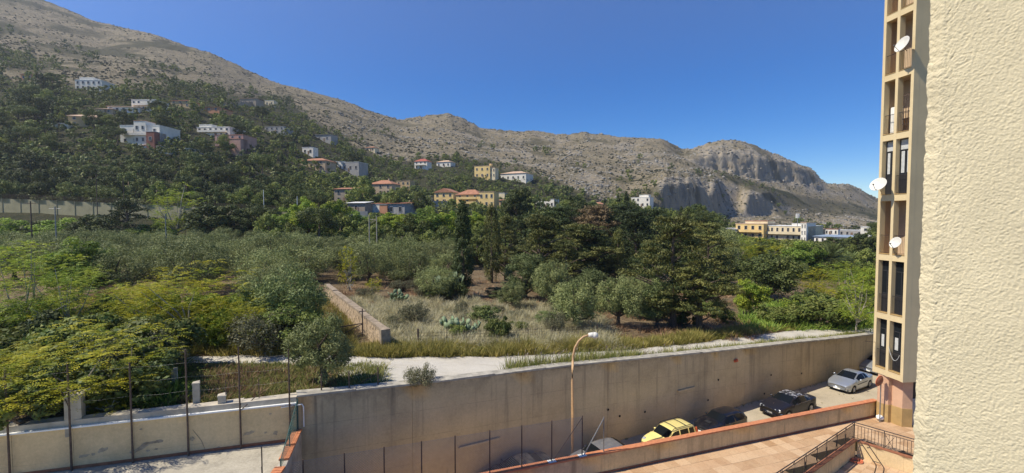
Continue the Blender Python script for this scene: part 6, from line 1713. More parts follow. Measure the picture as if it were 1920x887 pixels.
rubble_wall('pale wall along the road right of the tall round tree', [(1000, 400), (1075, 398)], 5, 'cream')

# ------------------------------------------------------------------ motorway wall at the left
Y_M = 118.0
mw = thing('motorway_wall', 'long beige motorway wall with upright ribs below the dark hillside', 'wall', at_y(0, 400, Y_M)); mw['kind'] = 'thing'
mo = Vector(mw.location)
tp = ([-220, 0, 150, 300, 450, 560], [366, 372, 378, 385, 392, 398])
px = -200.0
mmat = concrete_wall('motorway_concrete', (0.36, 0.32, 0.19), (0.2, 0.18, 0.12), 0.3)
while px < 540:
    w = 34.0; yy = Y_M + 3 - 0.02 * px
    a, b = at_y(px + 0.4, np.interp(px, *tp), yy) - mo, at_y(px + w - 0.4, np.interp(px + w, *tp), yy - 0.02 * w) - mo
    V, Q, D = wall_panel((a.x, a.y), (b.x, b.y), (0, 1), 0.5, -6.0, a.z, b.z, 2)
    link('panel', mesh_np('panel', V, Q, [mmat], pattr={'down': D}), mw)
    MB().bb(a.x - 0.12, a.x + 0.04, a.y - 0.08, a.y + 0.3, -6, a.z + 0.04).build('rib', mmat, mw)
    px += w
# dark netting fence over the wall
mf = thing('motorway_fence', 'dark netting fence running along the top behind the motorway wall', 'fence', mo + Vector((0, 2.0, 0)))
px = -200.0; prev = None
while px < 540:
    q = at_y(px, np.interp(px, *tp), Y_M + 5 - 0.02 * px) - mo
    MB().bar(q - Vector((0, 0, 2)), q + Vector((0, 0, 1.3)), 0.06).build('post', MAT['rust'], mf)
    if prev is not None:
        o = mesh_wires(prev, q, 1.3, 1.3, 0.30, 0.02, False).build('netting', MAT['rust'], mf); o['kind'] = 'stuff'
    prev = q; px += 34.0
# ------------------------------------------------------------------ poles
def pole(label, px, top, dist, base=None, m='galv', arms=0, r=0.10, name='utility_pole', cat='pole'):
    a = at_y(px, top, dist); z = gz(a.x, a.y); t = thing(name, label, cat, (a.x, a.y, z))
    MB().bar((0, 0, -0.5), (0, 0, a.z - z), r, r * 0.7, 8).build('shaft', MAT[m], t)
    for k in range(arms): MB().bar((-0.8, 0, a.z - z - 0.25 - 0.5 * k), (0.8, 0, a.z - z - 0.25 - 0.5 * k), 0.05).build('crossarm', MAT[m], t)
    MB().bar((0, 0, a.z - z - 0.02), (0, 0, a.z - z + 0.05), r * 0.9).build('cap', MAT[m], t)
    return t
pole('grey concrete pole standing at the left behind the bright green tree', 103, 388, 62, arms=1)
pole('thin dark pole left of the grey concrete pole', 57, 378, 66, m='rust', arms=1)
pole('tall thin pole in front of the left half of the motorway wall', 180, 325, 104, m='rust')
pole('lamp pole standing above the motorway wall', 231, 336, 121, m='rust')
pole('grey pole right of the dark pointed conifer', 310, 402, 76)
pole('white pole at the right beyond the motorway wall', 494, 356, 124, m='white_metal')
pole('pole beside the yellow-topped green tree', 557, 368, 120, m='white_metal')
tp1 = at_y(692, 403, 90); tp2 = at_y(706, 405, 90); z = gz(tp1.x, 90.0)
hp_ = thing('twin_pole', 'pair of pale poles joined by a crossbar behind the olive grove', 'pole', (tp1.x, 90, z))
for q in (tp1, tp2): MB().bar((q.x - tp1.x, 0, -.5), (q.x - tp1.x, 0, q.z - z), 0.12, 0.10, 8).build('shaft', MAT['pale_concrete'], hp_)
MB().bar((-0.1, 0, tp1.z - z - 0.9), (tp2.x - tp1.x + 0.1, 0, tp1.z - z - 1.0), 0.05).bar((0, 0, tp1.z - z - 1.7), (tp2.x - tp1.x, 0, tp1.z - z - 1.0), 0.04).build('crossbar', MAT['pale_concrete'], hp_)

# ================================================================== HILLSIDE TREES
HP = {}
def hill_proto(name, mat, rx, H, n, leaves, L, Wd, shape='round', seed=0):
    g = np.random.default_rng(seed)
    if shape == 'cyp':
        h = g.uniform(0.05, 1, n); rr_ = rx * np.minimum(1, .5 + 1.6 * h) * (1 - h ** 3) ** .7 * g.uniform(.4, .9, n); a = g.uniform(0, 6.28, n)
        c = np.stack([rr_ * np.cos(a), rr_ * np.sin(a), .2 + h * (H - .5)], 1); r = np.full(n, rx * 0.4); fl = 1.6
    elif shape == 'pine':
        c = shell_points(n, rx * .9, H * .2, H * .76, g, .3, lump=.15); r = g.uniform(.6, 1.1, n) * rx / 3; fl = .6
    else:
        c = shell_points(n, rx * .85, H * .40, H * .55, g, .5, lump=.16); r = g.uniform(.55, 1.0, n) * rx / 3; fl = .85
    V, Q, rnd = clump_leaves(c, r, leaves // n, L, Wd, g, fl, .4, .3, .4)
    tr = MB(); tr.tube([(0, 0, -1.2), (0.1, 0, H * .35), (0, 0.1, H * .7)], [.28, .2, .1], 4); tr.f = [f for f in tr.f if len(f) == 4]
    V2 = np.array(tr.v); Q2 = np.array(tr.f) + len(V)
    me = mesh_np('tree_' + name, np.concatenate([V, V2]), np.concatenate([Q, Q2]), [mat, MAT['bark']], rnd=np.concatenate([rnd, np.zeros(len(Q2))]), mi=[0] * len(Q) + [1] * len(Q2))
    HP[name] = (me, rx * 2, H)
hill_proto('dark0', MAT['evergreen'], 3.0, 6.0, 42, 4600, .32, .19, seed=1)
hill_proto('dark1', MAT['evergreen'], 3.2, 6.5, 46, 5000, .32, .19, seed=2)
hill_proto('dark2', MAT['evergreen'], 2.6, 7.0, 42, 4600, .31, .18, seed=3)
hill_proto('green0', MAT['hill_green'], 2.8, 6.0, 44, 4600, .31, .19, seed=4)
hill_proto('green1', MAT['hill_green'], 2.6, 5.0, 38, 4200, .30, .18, seed=5)
hill_proto('pine', MAT['evergreen'], 3.4, 7.5, 36, 4200, .30, .15, 'pine', 6)
hill_proto('cyp', MAT['cypress'], .9, 8.0, 50, 2600, .28, .13, 'cyp', 7)
hill_proto('grey', MAT['grey_shrub'], 2.2, 3.4, 30, 3000, .26, .10, seed=8)
hill_proto('olive', MAT['olive'], 2.2, 3.6, 32, 3200, .26, .10, seed=9)
KINDN = {'dark0': ('dark round evergreen', 'evergreen_tree'), 'dark1': ('dark round evergreen', 'evergreen_tree'), 'dark2': ('tall dark evergreen', 'evergreen_tree'), 'green0': ('mid green bushy', 'broadleaf_tree'),
         'green1': ('mid green bushy', 'broadleaf_tree'), 'pine': ('umbrella-shaped pine', 'pine_tree'), 'cyp': ('narrow dark cypress', 'cypress_tree'), 'grey': ('grey-green scrubby', 'scrub_tree'), 'olive': ('small round olive', 'olive_tree')}
g = np.random.default_rng(77)
cand = []; cell = {}
def free(x, y, r):
    cx, cy = int(x // 6), int(y // 6)
    for i in range(-2, 3):
        for j in range(-2, 3):
            for (a, b, q) in cell.get((cx + i, cy + j), ()):
                if (a - x) ** 2 + (b - y) ** 2 < (r + q) ** 2: return False
    return True
def grid_at(A, x, y):
    fj = int(np.clip((x / y - U0) / (U1 - U0) * (NU - 1), 0, NU - 1)); fi = int(np.clip(d_index(y), 0, ND - 1)); return A[fi, fj]
tries = 0
while len(cand) < 2400 and tries < 90000:
    tries += 1
    d = math.exp(g.uniform(math.log(92), math.log(500))); pxx = g.uniform(-60, 1650); x = (pxx - 960) / F * d
    if pxx < 500 and d < 127: continue
    if pxx < 620 and 110 < d < 126: continue
    f = grid_at(FM, x, d); pmm = grid_at(PM, x, d)
    z = gz(x, d); row = float(row_of(x, d, z))
    town = d < 232 and pxx > 1180 and row > 412
    if town: f = 0.55
    if f < 0.35 and pmm < 0.4: continue
    if g.uniform() > max(f, pmm): continue
    ncl = fbm(x / 60, d / 60, 3)
    if d > 240 and pxx < 900 and ncl < -0.28: continue
    k = float(np.clip(0.45 * g.uniform() + 0.55 * (0.5 + 1.1 * fbm(x / 30 + 3, d / 24, 2)), 0, 0.999))
    orchard = 690 < pxx < 1080 and 318 < row < 366
    if orchard: kind = 'olive' if k < .55 else ('green1' if k < .8 else 'dark0')
    elif pmm > .4: kind = 'dark0' if k < .5 else ('dark1' if k < .8 else 'olive')
    elif pxx < 330 and row > 290: kind = 'dark0' if k < .35 else 'dark1' if k < .6 else 'grey' if k < .85 else 'green1'
    elif pxx < 560: kind = ['dark0', 'dark1', 'dark2', 'green0', 'green1', 'pine', 'cyp', 'grey'][int(np.searchsorted([.2, .38, .5, .62, .74, .87, .90, 1.0], k))]
    else: kind = ['dark0', 'dark2', 'green0', 'green1', 'pine', 'cyp', 'olive'][int(np.searchsorted([.16, .26, .48, .68, .80, .84, 1.0], k))]
    s = g.uniform(0.6, 1.45) * (1 + 0.55 * float(fbm(x / 22 + 11, d / 22, 2))) * (0.75 if orchard else 1.0) * (0.8 if d > 300 else 1.0) * (0.62 if pmm > .4 else 1.0) * (0.8 if town else 1.0)
    if 600 < pxx < 1080 and d < 190 and kind in ('dark0', 'dark1', 'dark2', 'pine', 'cyp'): kind = ('green0', 'green1', 'olive')[int(g.integers(0, 3))]
    W = HP[kind][1] * s; Ht = HP[kind][2] * s
    if d < 165 and 600 < pxx < 1080 and float(row_of(x, d, z + Ht)) < 400: continue
    if not free(x, d, W * 0.31): continue
    trow = float(row_of(x, d, z + Ht)); hw = W / 2 * F / d; skip = False
    for (pc, wpx, tpx, bpx, hd, _) in HOUSE_INFO:
        if abs(pxx - pc) < wpx / 2 + hw * 0.6 and d < hd + 14 and trow < bpx - 0.25 * (bpx - tpx) and row > tpx: skip = pxx > 1340 or g.uniform() > 0.10; break
    if skip: continue
    cell.setdefault((int(x // 6), int(d // 6)), []).append((x, d, W * 0.31))
    cand.append((Ht * F / d, x, d, z, kind, s, pxx, row))
cand.sort(key=lambda c: -c[0])
DIRS = lambda dx, dy: ('below' if dy > abs(dx) * 0.8 else 'above' if -dy > abs(dx) * 0.8 else 'left of' if dx < 0 else 'right of')
for (hp2, x, d, z, kind, s, pxx, row) in cand[:280]:
    best = min(HOUSE_INFO, key=lambda h: (h[0] - pxx) ** 2 + 1.5 * ((h[2] + h[3]) / 2 - row) ** 2)
    dr = DIRS(pxx - best[0], row - (best[2] + best[3]) / 2)
    what, nm = KINDN[kind]
    if len(best[5]) > 48: where = 'near the small town at the right'
    else: where = dr + ' ' + best[5]
    if pxx < 440 and row > 300:
        where = ('low' if row > 345 else 'midway') + ' on the dark slope ' + ('left of the tall thin pole' if pxx < 110 else 'behind the tall thin pole' if pxx < 205 else 'behind the lamp pole' if pxx < 290 else 'above the tall light green tree')
    lab = (('large ' if hp2 > 34 else '') + what + ' tree ' + where)
    o = link(nm, HP[kind][0], None, (x, d, z), (0, 0, g.uniform(0, 6.28)), (s * g.uniform(.9, 1.15), s * g.uniform(.9, 1.15), s * g.uniform(.85, 1.15)))
    tag(o, lab, 'tree', 'hillside trees: ' + lab)
# all smaller, farther trees as one wood
lo = {}
def lod(name, mat_i, rx, H, n, leaves, L, Wd, sd):
    g2 = np.random.default_rng(sd); c = shell_points(n, rx * .85, H * .42, H * .5, g2, .5, lump=.15); r = g2.uniform(.55, 1.0, n) * rx / 3
    V, Q, rnd = clump_leaves(c, r, leaves // n, L, Wd, g2, .85, .4, .3, .4); lo[name] = (V, rnd, mat_i)
for i in range(3): lod('a%d' % i, 0, 3.0, 6.0, 16, 190, .95, .6, 60 + i); lod('b%d' % i, 1, 2.7, 5.4, 16, 190, .95, .6, 70 + i); lod('c%d' % i, 2, 2.2, 3.6, 14, 160, .8, .42, 80 + i)
Vs, Rs, Ms = [], [], []
for (hp2, x, d, z, kind, s, pxx, row) in cand[280:]:
    V, rnd, mi_ = lo[('a' if kind[0] in 'dpc' else 'c' if kind in ('grey', 'olive') else 'b') + str(g.integers(0, 3))]
    a = g.uniform(0, 6.28); ca, sa = math.cos(a), math.sin(a); hs = s * g.uniform(.85, 1.2)
    w_ = 0.35 if kind == 'cyp' else 1.0
    Vs.append(np.stack([(V[:, 0] * ca - V[:, 1] * sa) * s * w_ + x, (V[:, 0] * sa + V[:, 1] * ca) * s * w_ + d, V[:, 2] * hs * (1.3 if w_ < 1 else 1) + z], 1))
    Rs.append(np.clip(rnd + g.normal() * .2, 0, 1)); Ms.append(np.full(len(V) // 4, mi_))
Vs = np.concatenate(Vs); nq = len(Vs) // 4
tag(link('far_woods', mesh_np('far_woods', Vs, np.arange(nq * 4).reshape(nq, 4), [MAT['evergreen'], MAT['hill_green'], MAT['olive']], rnd=np.concatenate(Rs), mi=np.concatenate(Ms))), kind='stuff')

# ------------------------------------------------------------------ maquis, scrub under the trees, boulders
def scatter_hill(n, fn, seed, dlo=112, dhi=760, pxlo=-60, pxhi=1660):
    g = np.random.default_rng(seed); out = []; k = 0
    dd = np.exp(g.uniform(math.log(dlo), math.log(dhi), n * 6)); pp = g.uniform(pxlo, pxhi, n * 6); xx = (pp - 960) / F * dd; zz = ground_z(xx, dd)
    fj = np.clip((xx / dd - U0) / (U1 - U0) * (NU - 1), 0, NU - 1).astype(int); fi = np.clip(d_index(dd), 0, ND - 1).astype(int)
    pr = fn(pp, ROWS[fi, fj], dd, FM[fi, fj], PM[fi, fj], CLIFF[fi, fj], xx)
    ok = g.uniform(size=len(dd)) < pr; ok[Dk[fj, 7] + 5 < dd] = False
    i = np.nonzero(ok)[0][:n]
    return xx[i], dd[i], zz[i], pp[i]
def bushes(name, X, Y, Z, size, mat, seed, k=16):
    g = np.random.default_rng(seed); m = len(X); i = np.repeat(np.arange(m), k)
    d = unit(g.normal(size=(m * k, 3))); d[:, 2] = np.abs(d[:, 2]); s = size[i]
    P = np.stack([X, Y, Z], 1)[i] + d * (s * g.uniform(.25, .5, m * k))[:, None] * np.array([1, 1, .75])
    T = unit(g.normal(size=(m * k, 3)) + d); B = unit(np.cross(T, d + .3 * g.normal(size=(m * k, 3))))
    V, Q = leaf_quads(P, T, B, s * .55, s * .40, g)
    return tag(link(name, mesh_np(name, V, Q, [mat], rnd=np.clip(.5 + .25 * g.normal(size=m)[i] + .15 * g.normal(size=m * k), 0, 1))), kind='stuff')
X, Y, Z, P_ = scatter_hill(9000, lambda px, row, d, f, p, c, x: np.where(f > .4, 0, np.clip(.35 + 1.6 * fbm(x / 45, d / 30, 4), .06, 1) * (1 - .6 * c)), 91, 160)
bushes('maquis', X, Y, Z, np.random.default_rng(1).uniform(.5, 2.1, len(X)) * np.where(Y > 360, 1.25, 1), MAT['maquis'], 92)
X, Y, Z, P_ = scatter_hill(5000, lambda px, row, d, f, p, c, x: f * .9, 93, 96, 400)
ok = ~((P_ < 560) & (Y < 128))
bushes('hillside_scrub', X[ok], Y[ok], Z[ok], np.random.default_rng(2).uniform(.9, 2.4, ok.sum()), MAT['hill_green'], 94)
X, Y, Z, P_ = scatter_hill(1500, lambda px, row, d, f, p, c, x: ((d < 240) & (px > 1150) & (row > 415)) * 0.8, 95, 96, 255)
bushes('plain_scrub', X, Y, Z, np.random.default_rng(3).uniform(1.2, 3.0, len(X)), MAT['hill_green'], 96)
# boulders and outcrops
ico_v = np.array([(0, 0, 1), (.894, 0, .447), (.276, .851, .447), (-.724, .526, .447), (-.724, -.526, .447), (.276, -.851, .447), (.724, .526, -.447), (-.276, .851, -.447), (-.894, 0, -.447), (-.276, -.851, -.447), (.724, -.526, -.447), (0, 0, -1)])
ico_f = np.array([(0, 1, 2), (0, 2, 3), (0, 3, 4), (0, 4, 5), (0, 5, 1), (1, 6, 2), (2, 7, 3), (3, 8, 4), (4, 9, 5), (5, 10, 1), (2, 6, 7), (3, 7, 8), (4, 8, 9), (5, 9, 10), (1, 10, 6), (11, 7, 6), (11, 8, 7), (11, 9, 8), (11, 10, 9), (11, 6, 10)])
def rocks(name, X, Y, Z, s, seed):
    g = np.random.default_rng(seed); m = len(X)
    V = ico_v[None] * g.uniform(.55, 1.3, (m, 12, 1)) * s[:, None, None] * g.uniform(.6, 1.4, (m, 1, 3)) * np.array([1, 1, .6]) + np.stack([X, Y, Z], 1)[:, None]
    Fc = ico_f[None] + (np.arange(m) * 12)[:, None, None]
    return tag(link(name, mesh_np(name, V.reshape(-1, 3), Fc.reshape(-1, 3), [MAT['rock']])), kind='stuff')
X, Y, Z, P_ = scatter_hill(9000, lambda px, row, d, f, p, c, x: np.where(f > .5, 0, (np.clip(.15 + 2.2 * fbm(x / 38 + 9, d / 22, 4), .03, 1) + .5 * c)) * sstep(560, 760, px) * (1 - p), 97, 265)
rocks('boulders', X, Y, Z, np.random.default_rng(4).uniform(.3, 1.0, len(X)) ** 2.2 * np.where(Y > 440, 2.1, 1.6), 98)
# ridge outcrops along the skyline
X = []; Y = []; Z = []
g = np.random.default_rng(99)
for q in range(1500):
    j = int(g.integers(0, NU)); pj = us[j] * F + 960
    if pj < 560 or pj > 1640: continue
    if perlin(pj / 24, 3.3) < 0.0: continue
    d = Dk[j, 7] - g.uniform(0, 1) ** 2 * 22 + 2; X.append(us[j] * d); Y.append(d); Z.append(gz(us[j] * d, d))
rocks('ridge_outcrop', np.array(X), np.array(Y), np.array(Z), g.uniform(.8, 2.6, len(X)), 100)

# ------------------------------------------------------------------ air between here and the mountains
mb = MB(); mb.bb(-1850, 1850, -60, 1360, -4.6, 640)
t = NT('thin_haze'); t.n.remove(t.b)
pvn = t.new('ShaderNodeVolumePrincipled'); pvn.inputs['Color'].default_value = (0.86, 0.92, 1.0, 1); pvn.inputs['Density'].default_value = 0.00017; pvn.inputs['Anisotropy'].default_value = 0.3
t.link(pvn.outputs[0], t.out.inputs['Volume'])
tag(mb.build('haze', t.m), kind='stuff')

# ================================================================== CARS
def paint(name, c, metal=0.0, rough=0.3, dusty=0.0):
    t = NT(name); col = c
    if dusty: col = t.mix(t.maprange(t.noise(3.5, 5, .65), .45, .75, 0, dusty), c, (.42, .39, .34))
    t.base(col); t.set(rough=rough, metal=metal, coat=0.3, spec=0.4); t.b.inputs['Coat Roughness'].default_value = 0.1; return t.m
MAT['paint_silver'] = paint('silver_paint', (0.42, 0.45, 0.49), 0.6, .3)
MAT['paint_black'] = paint('dark_paint', (0.014, 0.014, 0.02), 0.0, .25, .08)
MAT['paint_navy'] = paint('navy_paint', (0.005, 0.0055, 0.010), 0.0, .25, .05)
MAT['paint_yellow'] = paint('pale_yellow_paint', (0.72, 0.60, 0.22), 0.0, .3, .08)
MAT['paint_grey'] = paint('dusty_grey_paint', (0.16, 0.16, 0.17), 0.2, .4, .35)
MAT['paint_dark'] = paint('dusty_dark_paint', (0.02, 0.02, 0.024), 0.0, .3, .25)
def peel():
    t = NT('peeled_lacquer_paint')
    n = t.noise(4.5, 6, .7, t.mapped((1, 1, .3))); nz = t.sep(t._pos.outputs['Normal'])[2]
    zz = t.sep()[2]
    m = t.math('MULTIPLY', t.maprange(n, .52, .56), t.math('MULTIPLY', t.maprange(nz, .75, .9), t.maprange(zz, 0.98, 1.1)))
    t.base(t.mix(m, (0.014, 0.014, 0.02), (0.42, 0.42, 0.43))); t.set(rough=.28, coat=.0, spec=.3); return t.m
MAT['paint_peeled'] = peel()

def car(label, x, y, z, heading, L, W, H, prof, paint_m, glassx, wheels, hatch=False, extras=None, group='cars parked along the retaining wall', name='parked_car', rim='alloy'):
    """prof: list of stations (x, belt height, top height, half width at belt, half width of the roof); x=0 is the nose. Front points along local -X."""
    t = thing(name, label, 'car', (x, y, z), heading, group)
    st = sorted(set([round(a, 3) for a in np.linspace(0, L, 74)] + [round(v, 3) for k in glassx.values() for v in k]))
    px_ = [p[0] for p in prof]
    f = lambda i, s: float(np.interp(s, px_, [p[i] for p in prof]))
    def smooth_f(i, s):
        return (f(i, s - .05) + 2 * f(i, s) + f(i, s + .05)) / 4
    sill = 0.20; wr = wheels[2]
    rings = []
    for s in st:
        zb, zt, wb, wt = (smooth_f(i, s) for i in (1, 2, 3, 4))
        e = min(s, L - s); rnd = 1 - 0.20 * max(0, 1 - e / 0.55) ** 2.2          # plan rounding of nose and tail
        wb *= rnd; wt = min(wt, wb) * (1 if zt - zb > .12 else rnd)
        lo_ = sill + 0.10 * max(0, 1 - e / 0.25)
        arch = lo_
        for wx in wheels[:2]:
            q = (wr + 0.055) ** 2 - (s - wx) ** 2
            if q > 0: arch = max(arch, wr * 0.96 + math.sqrt(q))
        zm = max(zb - 0.22, arch + 0.01); zl = max(lo_ + 0.16, arch); zb2 = max(zb, zm + .02); zt = max(zt, zb2 + .03)
        gh = zt - zb2
        if gh > .12: up = [(wb * .985, zb2), (wt + (wb - wt) * .10, zt - .09), (wt * .93, zt - .025), (wt * .55, zt - .004), (0, zt)]
        else: up = [(wb * .985, zb2), (wb * .93, zb2 + gh * .55), (wb * .80, zb2 + gh * .8), (wb * .45, zb2 + gh * .96), (0, zt)]
        rings.append([(wb * .95, arch), (wb * .99, zl + .01), (wb * 1.0, max(zm, zl + .02))] + up)
    nr = len(rings[0])
    verts = []
    for s, r in zip(st, rings):
        verts += [(s - L / 2, -q[0], q[1]) for q in r] + [(s - L / 2, q[0], q[1]) for q in r[-2::-1]]
    m = 2 * nr - 1
    parts = {'body': [], 'windscreen': [], 'rear_window': [], 'side_window': []}
    gx = glassx; side = []
    for i in range(len(st) - 1):
        sm = (st[i] + st[i + 1]) / 2
        for k in range(m - 1):
            kk = k if k < nr - 1 else m - 2 - k                       # mirrored segment index: 3 = side glass, 4 = cant rail, 5-6 = top
            q = (i * m + k, (i + 1) * m + k, (i + 1) * m + k + 1, i * m + k + 1)
            tgt = 'body'
            if kk >= 5 and gx['screen'][0] < sm < gx['screen'][1]: tgt = 'windscreen'
            if kk >= 5 and gx['rear'][0] < sm < gx['rear'][1]: tgt = 'rear_window'
            if kk == 3:
                for a, b in zip(gx['side'][0::2], gx['side'][1::2]):
                    if a < sm < b and (rings[i][4][1] - rings[i][3][1]) > .1: tgt = ('side_window', k < nr - 1, a)
            if isinstance(tgt, tuple): parts.setdefault(tgt, []).append(q)
            else: parts[tgt].append(q)
    parts['body'] += [tuple(range(m - 1, -1, -1)), tuple(range((len(st) - 1) * m, len(st) * m))]
    ctr = Vector((0, 0, .8))
    for key, fs in parts.items():
        if not fs: continue
        used = sorted({v for q in fs for v in q}); mp = {v: i for i, v in enumerate(used)}
        mb = MB(); vs = [Vector(verts[v]) for v in used]
        mb.add([tuple(v) for v in vs], [[mp[v] for v in q] for q in fs])
        nm = key if isinstance(key, str) else key[0]
        mb.build(nm, paint_m if nm == 'body' else MAT['carglass'], t, smooth=True)
    # underbody and arches in shadow
    MB().bb(-L / 2 + .15, L / 2 - .15, -W / 2 + .12, W / 2 - .12, .17, .42).build('underbody', MAT['black_plastic'], t)
    for wx in wheels[:2]:
        for sd in (-1, 1):
            Mw = Matrix.Translation((wx - L / 2, sd * (W / 2 - .10), wr)) @ Matrix.Rotation(R(-90 * sd), 4, 'X')
            wh = link('wheel', MB().lathe([(wr * .62, -.10), (wr * .95, -.105), (wr, -.07), (wr, .06), (wr * .95, .095), (wr * .66, .10)], 24, Mw).mesh('tyre', MAT['rubber'], True), t)
            rb = MB(); rb.lathe([(wr * .67, .098), (wr * .62, .085), (wr * .58, .05), (0, .035)], 24, Mw)
            for k in range(7):
                a = k * 2 * math.pi / 7; rb.box(Mw @ Vector((wr * .33 * math.cos(a), wr * .33 * math.sin(a), .075)), (wr * .52, .06, .03)) if False else rb.bar(Mw @ Vector((0.05 * math.cos(a), 0.05 * math.sin(a), .085)), Mw @ Vector((wr * .62 * math.cos(a), wr * .62 * math.sin(a), .085)), .026, .034, 4)
            rb.bar(Mw @ Vector((0, 0, .06)), Mw @ Vector((0, 0, .105)), .055, .045, 10)
            rb.build('rim', MAT[rim], wh)
    def surf(s, k):                                                   # right-hand side point on the shell
        i = int(np.argmin([abs(a - s) for a in st])); r = rings[i][k]; return Vector((st[i] - L / 2, -r[0], r[1]))
    # door seams, handles, mirrors, lights, plates
    for sx in gx['doors']:
        for sd in (-1, 1):
            pts = [surf(sx, k) for k in (0, 1, 2, 3)]; pts = [Vector((p.x, p.y * -sd * -1 if sd < 0 else -p.y, p.z)) for p in pts]
            pts = [Vector((p.x, p.y + (.004 if p.y > 0 else -.004), p.z)) for p in pts]
            MB().tube(pts, .006, 4).build('door_seam', MAT['black_plastic'], t)
    for sx in gx['doors'][1:]:
        for sd in (-1, 1):
            p = surf(sx - .16, 2); MB().box((p.x, sd * (abs(p.y) + .012), p.z + .10), (.17, .03, .03)).build('door_handle', paint_m, t)
    p = surf(gx['screen'][0] + .42, 3)
    for sd in (-1, 1):
        b_ = MB(); b_.lathe([(0, -.075), (.055, -.06), (.075, 0), (.06, .05), (0, .06)], 10, Matrix.Translation((p.x, sd * (abs(p.y) + .10), p.z + .07)) @ Matrix.Rotation(R(90), 4, 'Y') @ Matrix.Diagonal((.8, 1.25, 1, 1)))
        b_.bar((p.x, sd * (abs(p.y) - .02), p.z + .02), (p.x, sd * (abs(p.y) + .08), p.z + .05), .02); b_.build('wing_mirror', paint_m, t, smooth=True)
    if extras: extras(t, surf, L, W, H)
    return t
def head_blob(t, surf, s, k, dy, dz, sx, sy, sz, m='lens', nm='headlight', dx=0.0):
    for sd in (-1, 1):
        p = surf(s, k); M = Matrix.Translation((p.x + dx, sd * (abs(p.y) + dy), p.z + dz)) @ Matrix.Diagonal((sx, sy, sz, 1))
        MB().lathe([(math.sin(a), -math.cos(a)) for a in np.linspace(.01, 3.13, 9)], 14, M).build(nm, MAT[m], t, smooth=True)
def plate(t, x, z, sgn): MB().box((x, 0, z), (.02, .5, .11)).build('number_plate', MAT['white_metal'], t)
# heading: local -X (nose) points along -WD
HEAD = math.atan2(WD[1], WD[0])
def spot(px, py, z=0.0): p = at_z(px, py, z); return p.x, p.y

def ex_sedan(t, surf, L, W, H):
    for dy, rr_ in ((-.20, .115), (-.42, .085)):
        for sd in (-1, 1):
            M = Matrix.Translation((-L / 2 + (.17 if rr_ > .1 else .10), sd * (W / 2 + dy - .04), .66)) @ Matrix.Rotation(R(-72), 4, 'Y')
            MB().lathe([(rr_, -.06), (rr_, .03), (rr_ * .85, .045), (0, .06)], 18, M).build('headlight', MAT['lens'], t, smooth=True)
    MB().box((-L / 2 + .045, 0, .60), (.05, .62, .20)).build('grille', MAT['chrome'], t)
    for i in range(7): MB().box((-L / 2 + .015, -.24 + i * .08, .60), (.02, .018, .17)).build('grille_bar', MAT['black_plastic'], t)
    for sd in (-1, 1): MB().tube([(-L / 2 + .30, sd * (W / 2 - .045), .47), (-L / 2 + .06, sd * .62, .46), (-L / 2 + .02, sd * .40, .46)], .018).build('bumper_trim', MAT['chrome'], t)
    plate(t, -L / 2 + .01, .42, -1)
    for sd in (-1, 1):
        pts = [surf(s, 3) for s in (1.35, 1.9, 2.5, 3.1, 3.55)]; MB().tube([(p.x, sd * (abs(p.y) + .004), p.z + .012) for p in pts], .012).build('chrome_strip', MAT['chrome'], t)
        pts = [surf(s, 4) for s in (1.95, 2.3, 2.7, 3.1, 3.45, 3.62)] + [surf(3.70, 3)]; MB().tube([(p.x, sd * (abs(p.y) + .006), p.z + .012) for p in pts], .012).build('chrome_strip', MAT['chrome'], t)
    MB().bb(-L / 2 + .55, -L / 2 + .62, -.02, .02, .92, .97).build('bonnet_mascot', MAT['chrome'], t)
sedan = [(0, .62, .68, .74, .60), (.15, .72, .78, .82, .66), (.5, .80, .86, .87, .7), (1.25, .89, .97, .895, .72), (1.36, .90, .985, .895, .70), (2.05, .92, 1.36, .895, .60), (2.5, .925, 1.40, .895, .60), (3.05, .93, 1.375, .895, .59), (3.78, .95, 1.045, .89, .66), (4.1, .95, 1.03, .88, .7), (4.5, .92, .99, .84, .7), (4.67, .72, .78, .76, .62)]
G_sed = dict(screen=(1.38, 2.02), rear=(3.12, 3.74), side=(1.62, 2.42, 2.50, 3.12, 3.17, 3.50), doors=(1.45, 2.46, 3.20))
x, y = spot(1478, 771); car('black sedan with peeled lacquer on its roof and twin round headlights', x, y, 0.0, HEAD, 4.67, 1.79, 1.40, sedan, MAT['paint_peeled'], G_sed, (0.93, 3.64, 0.315), extras=ex_sedan)
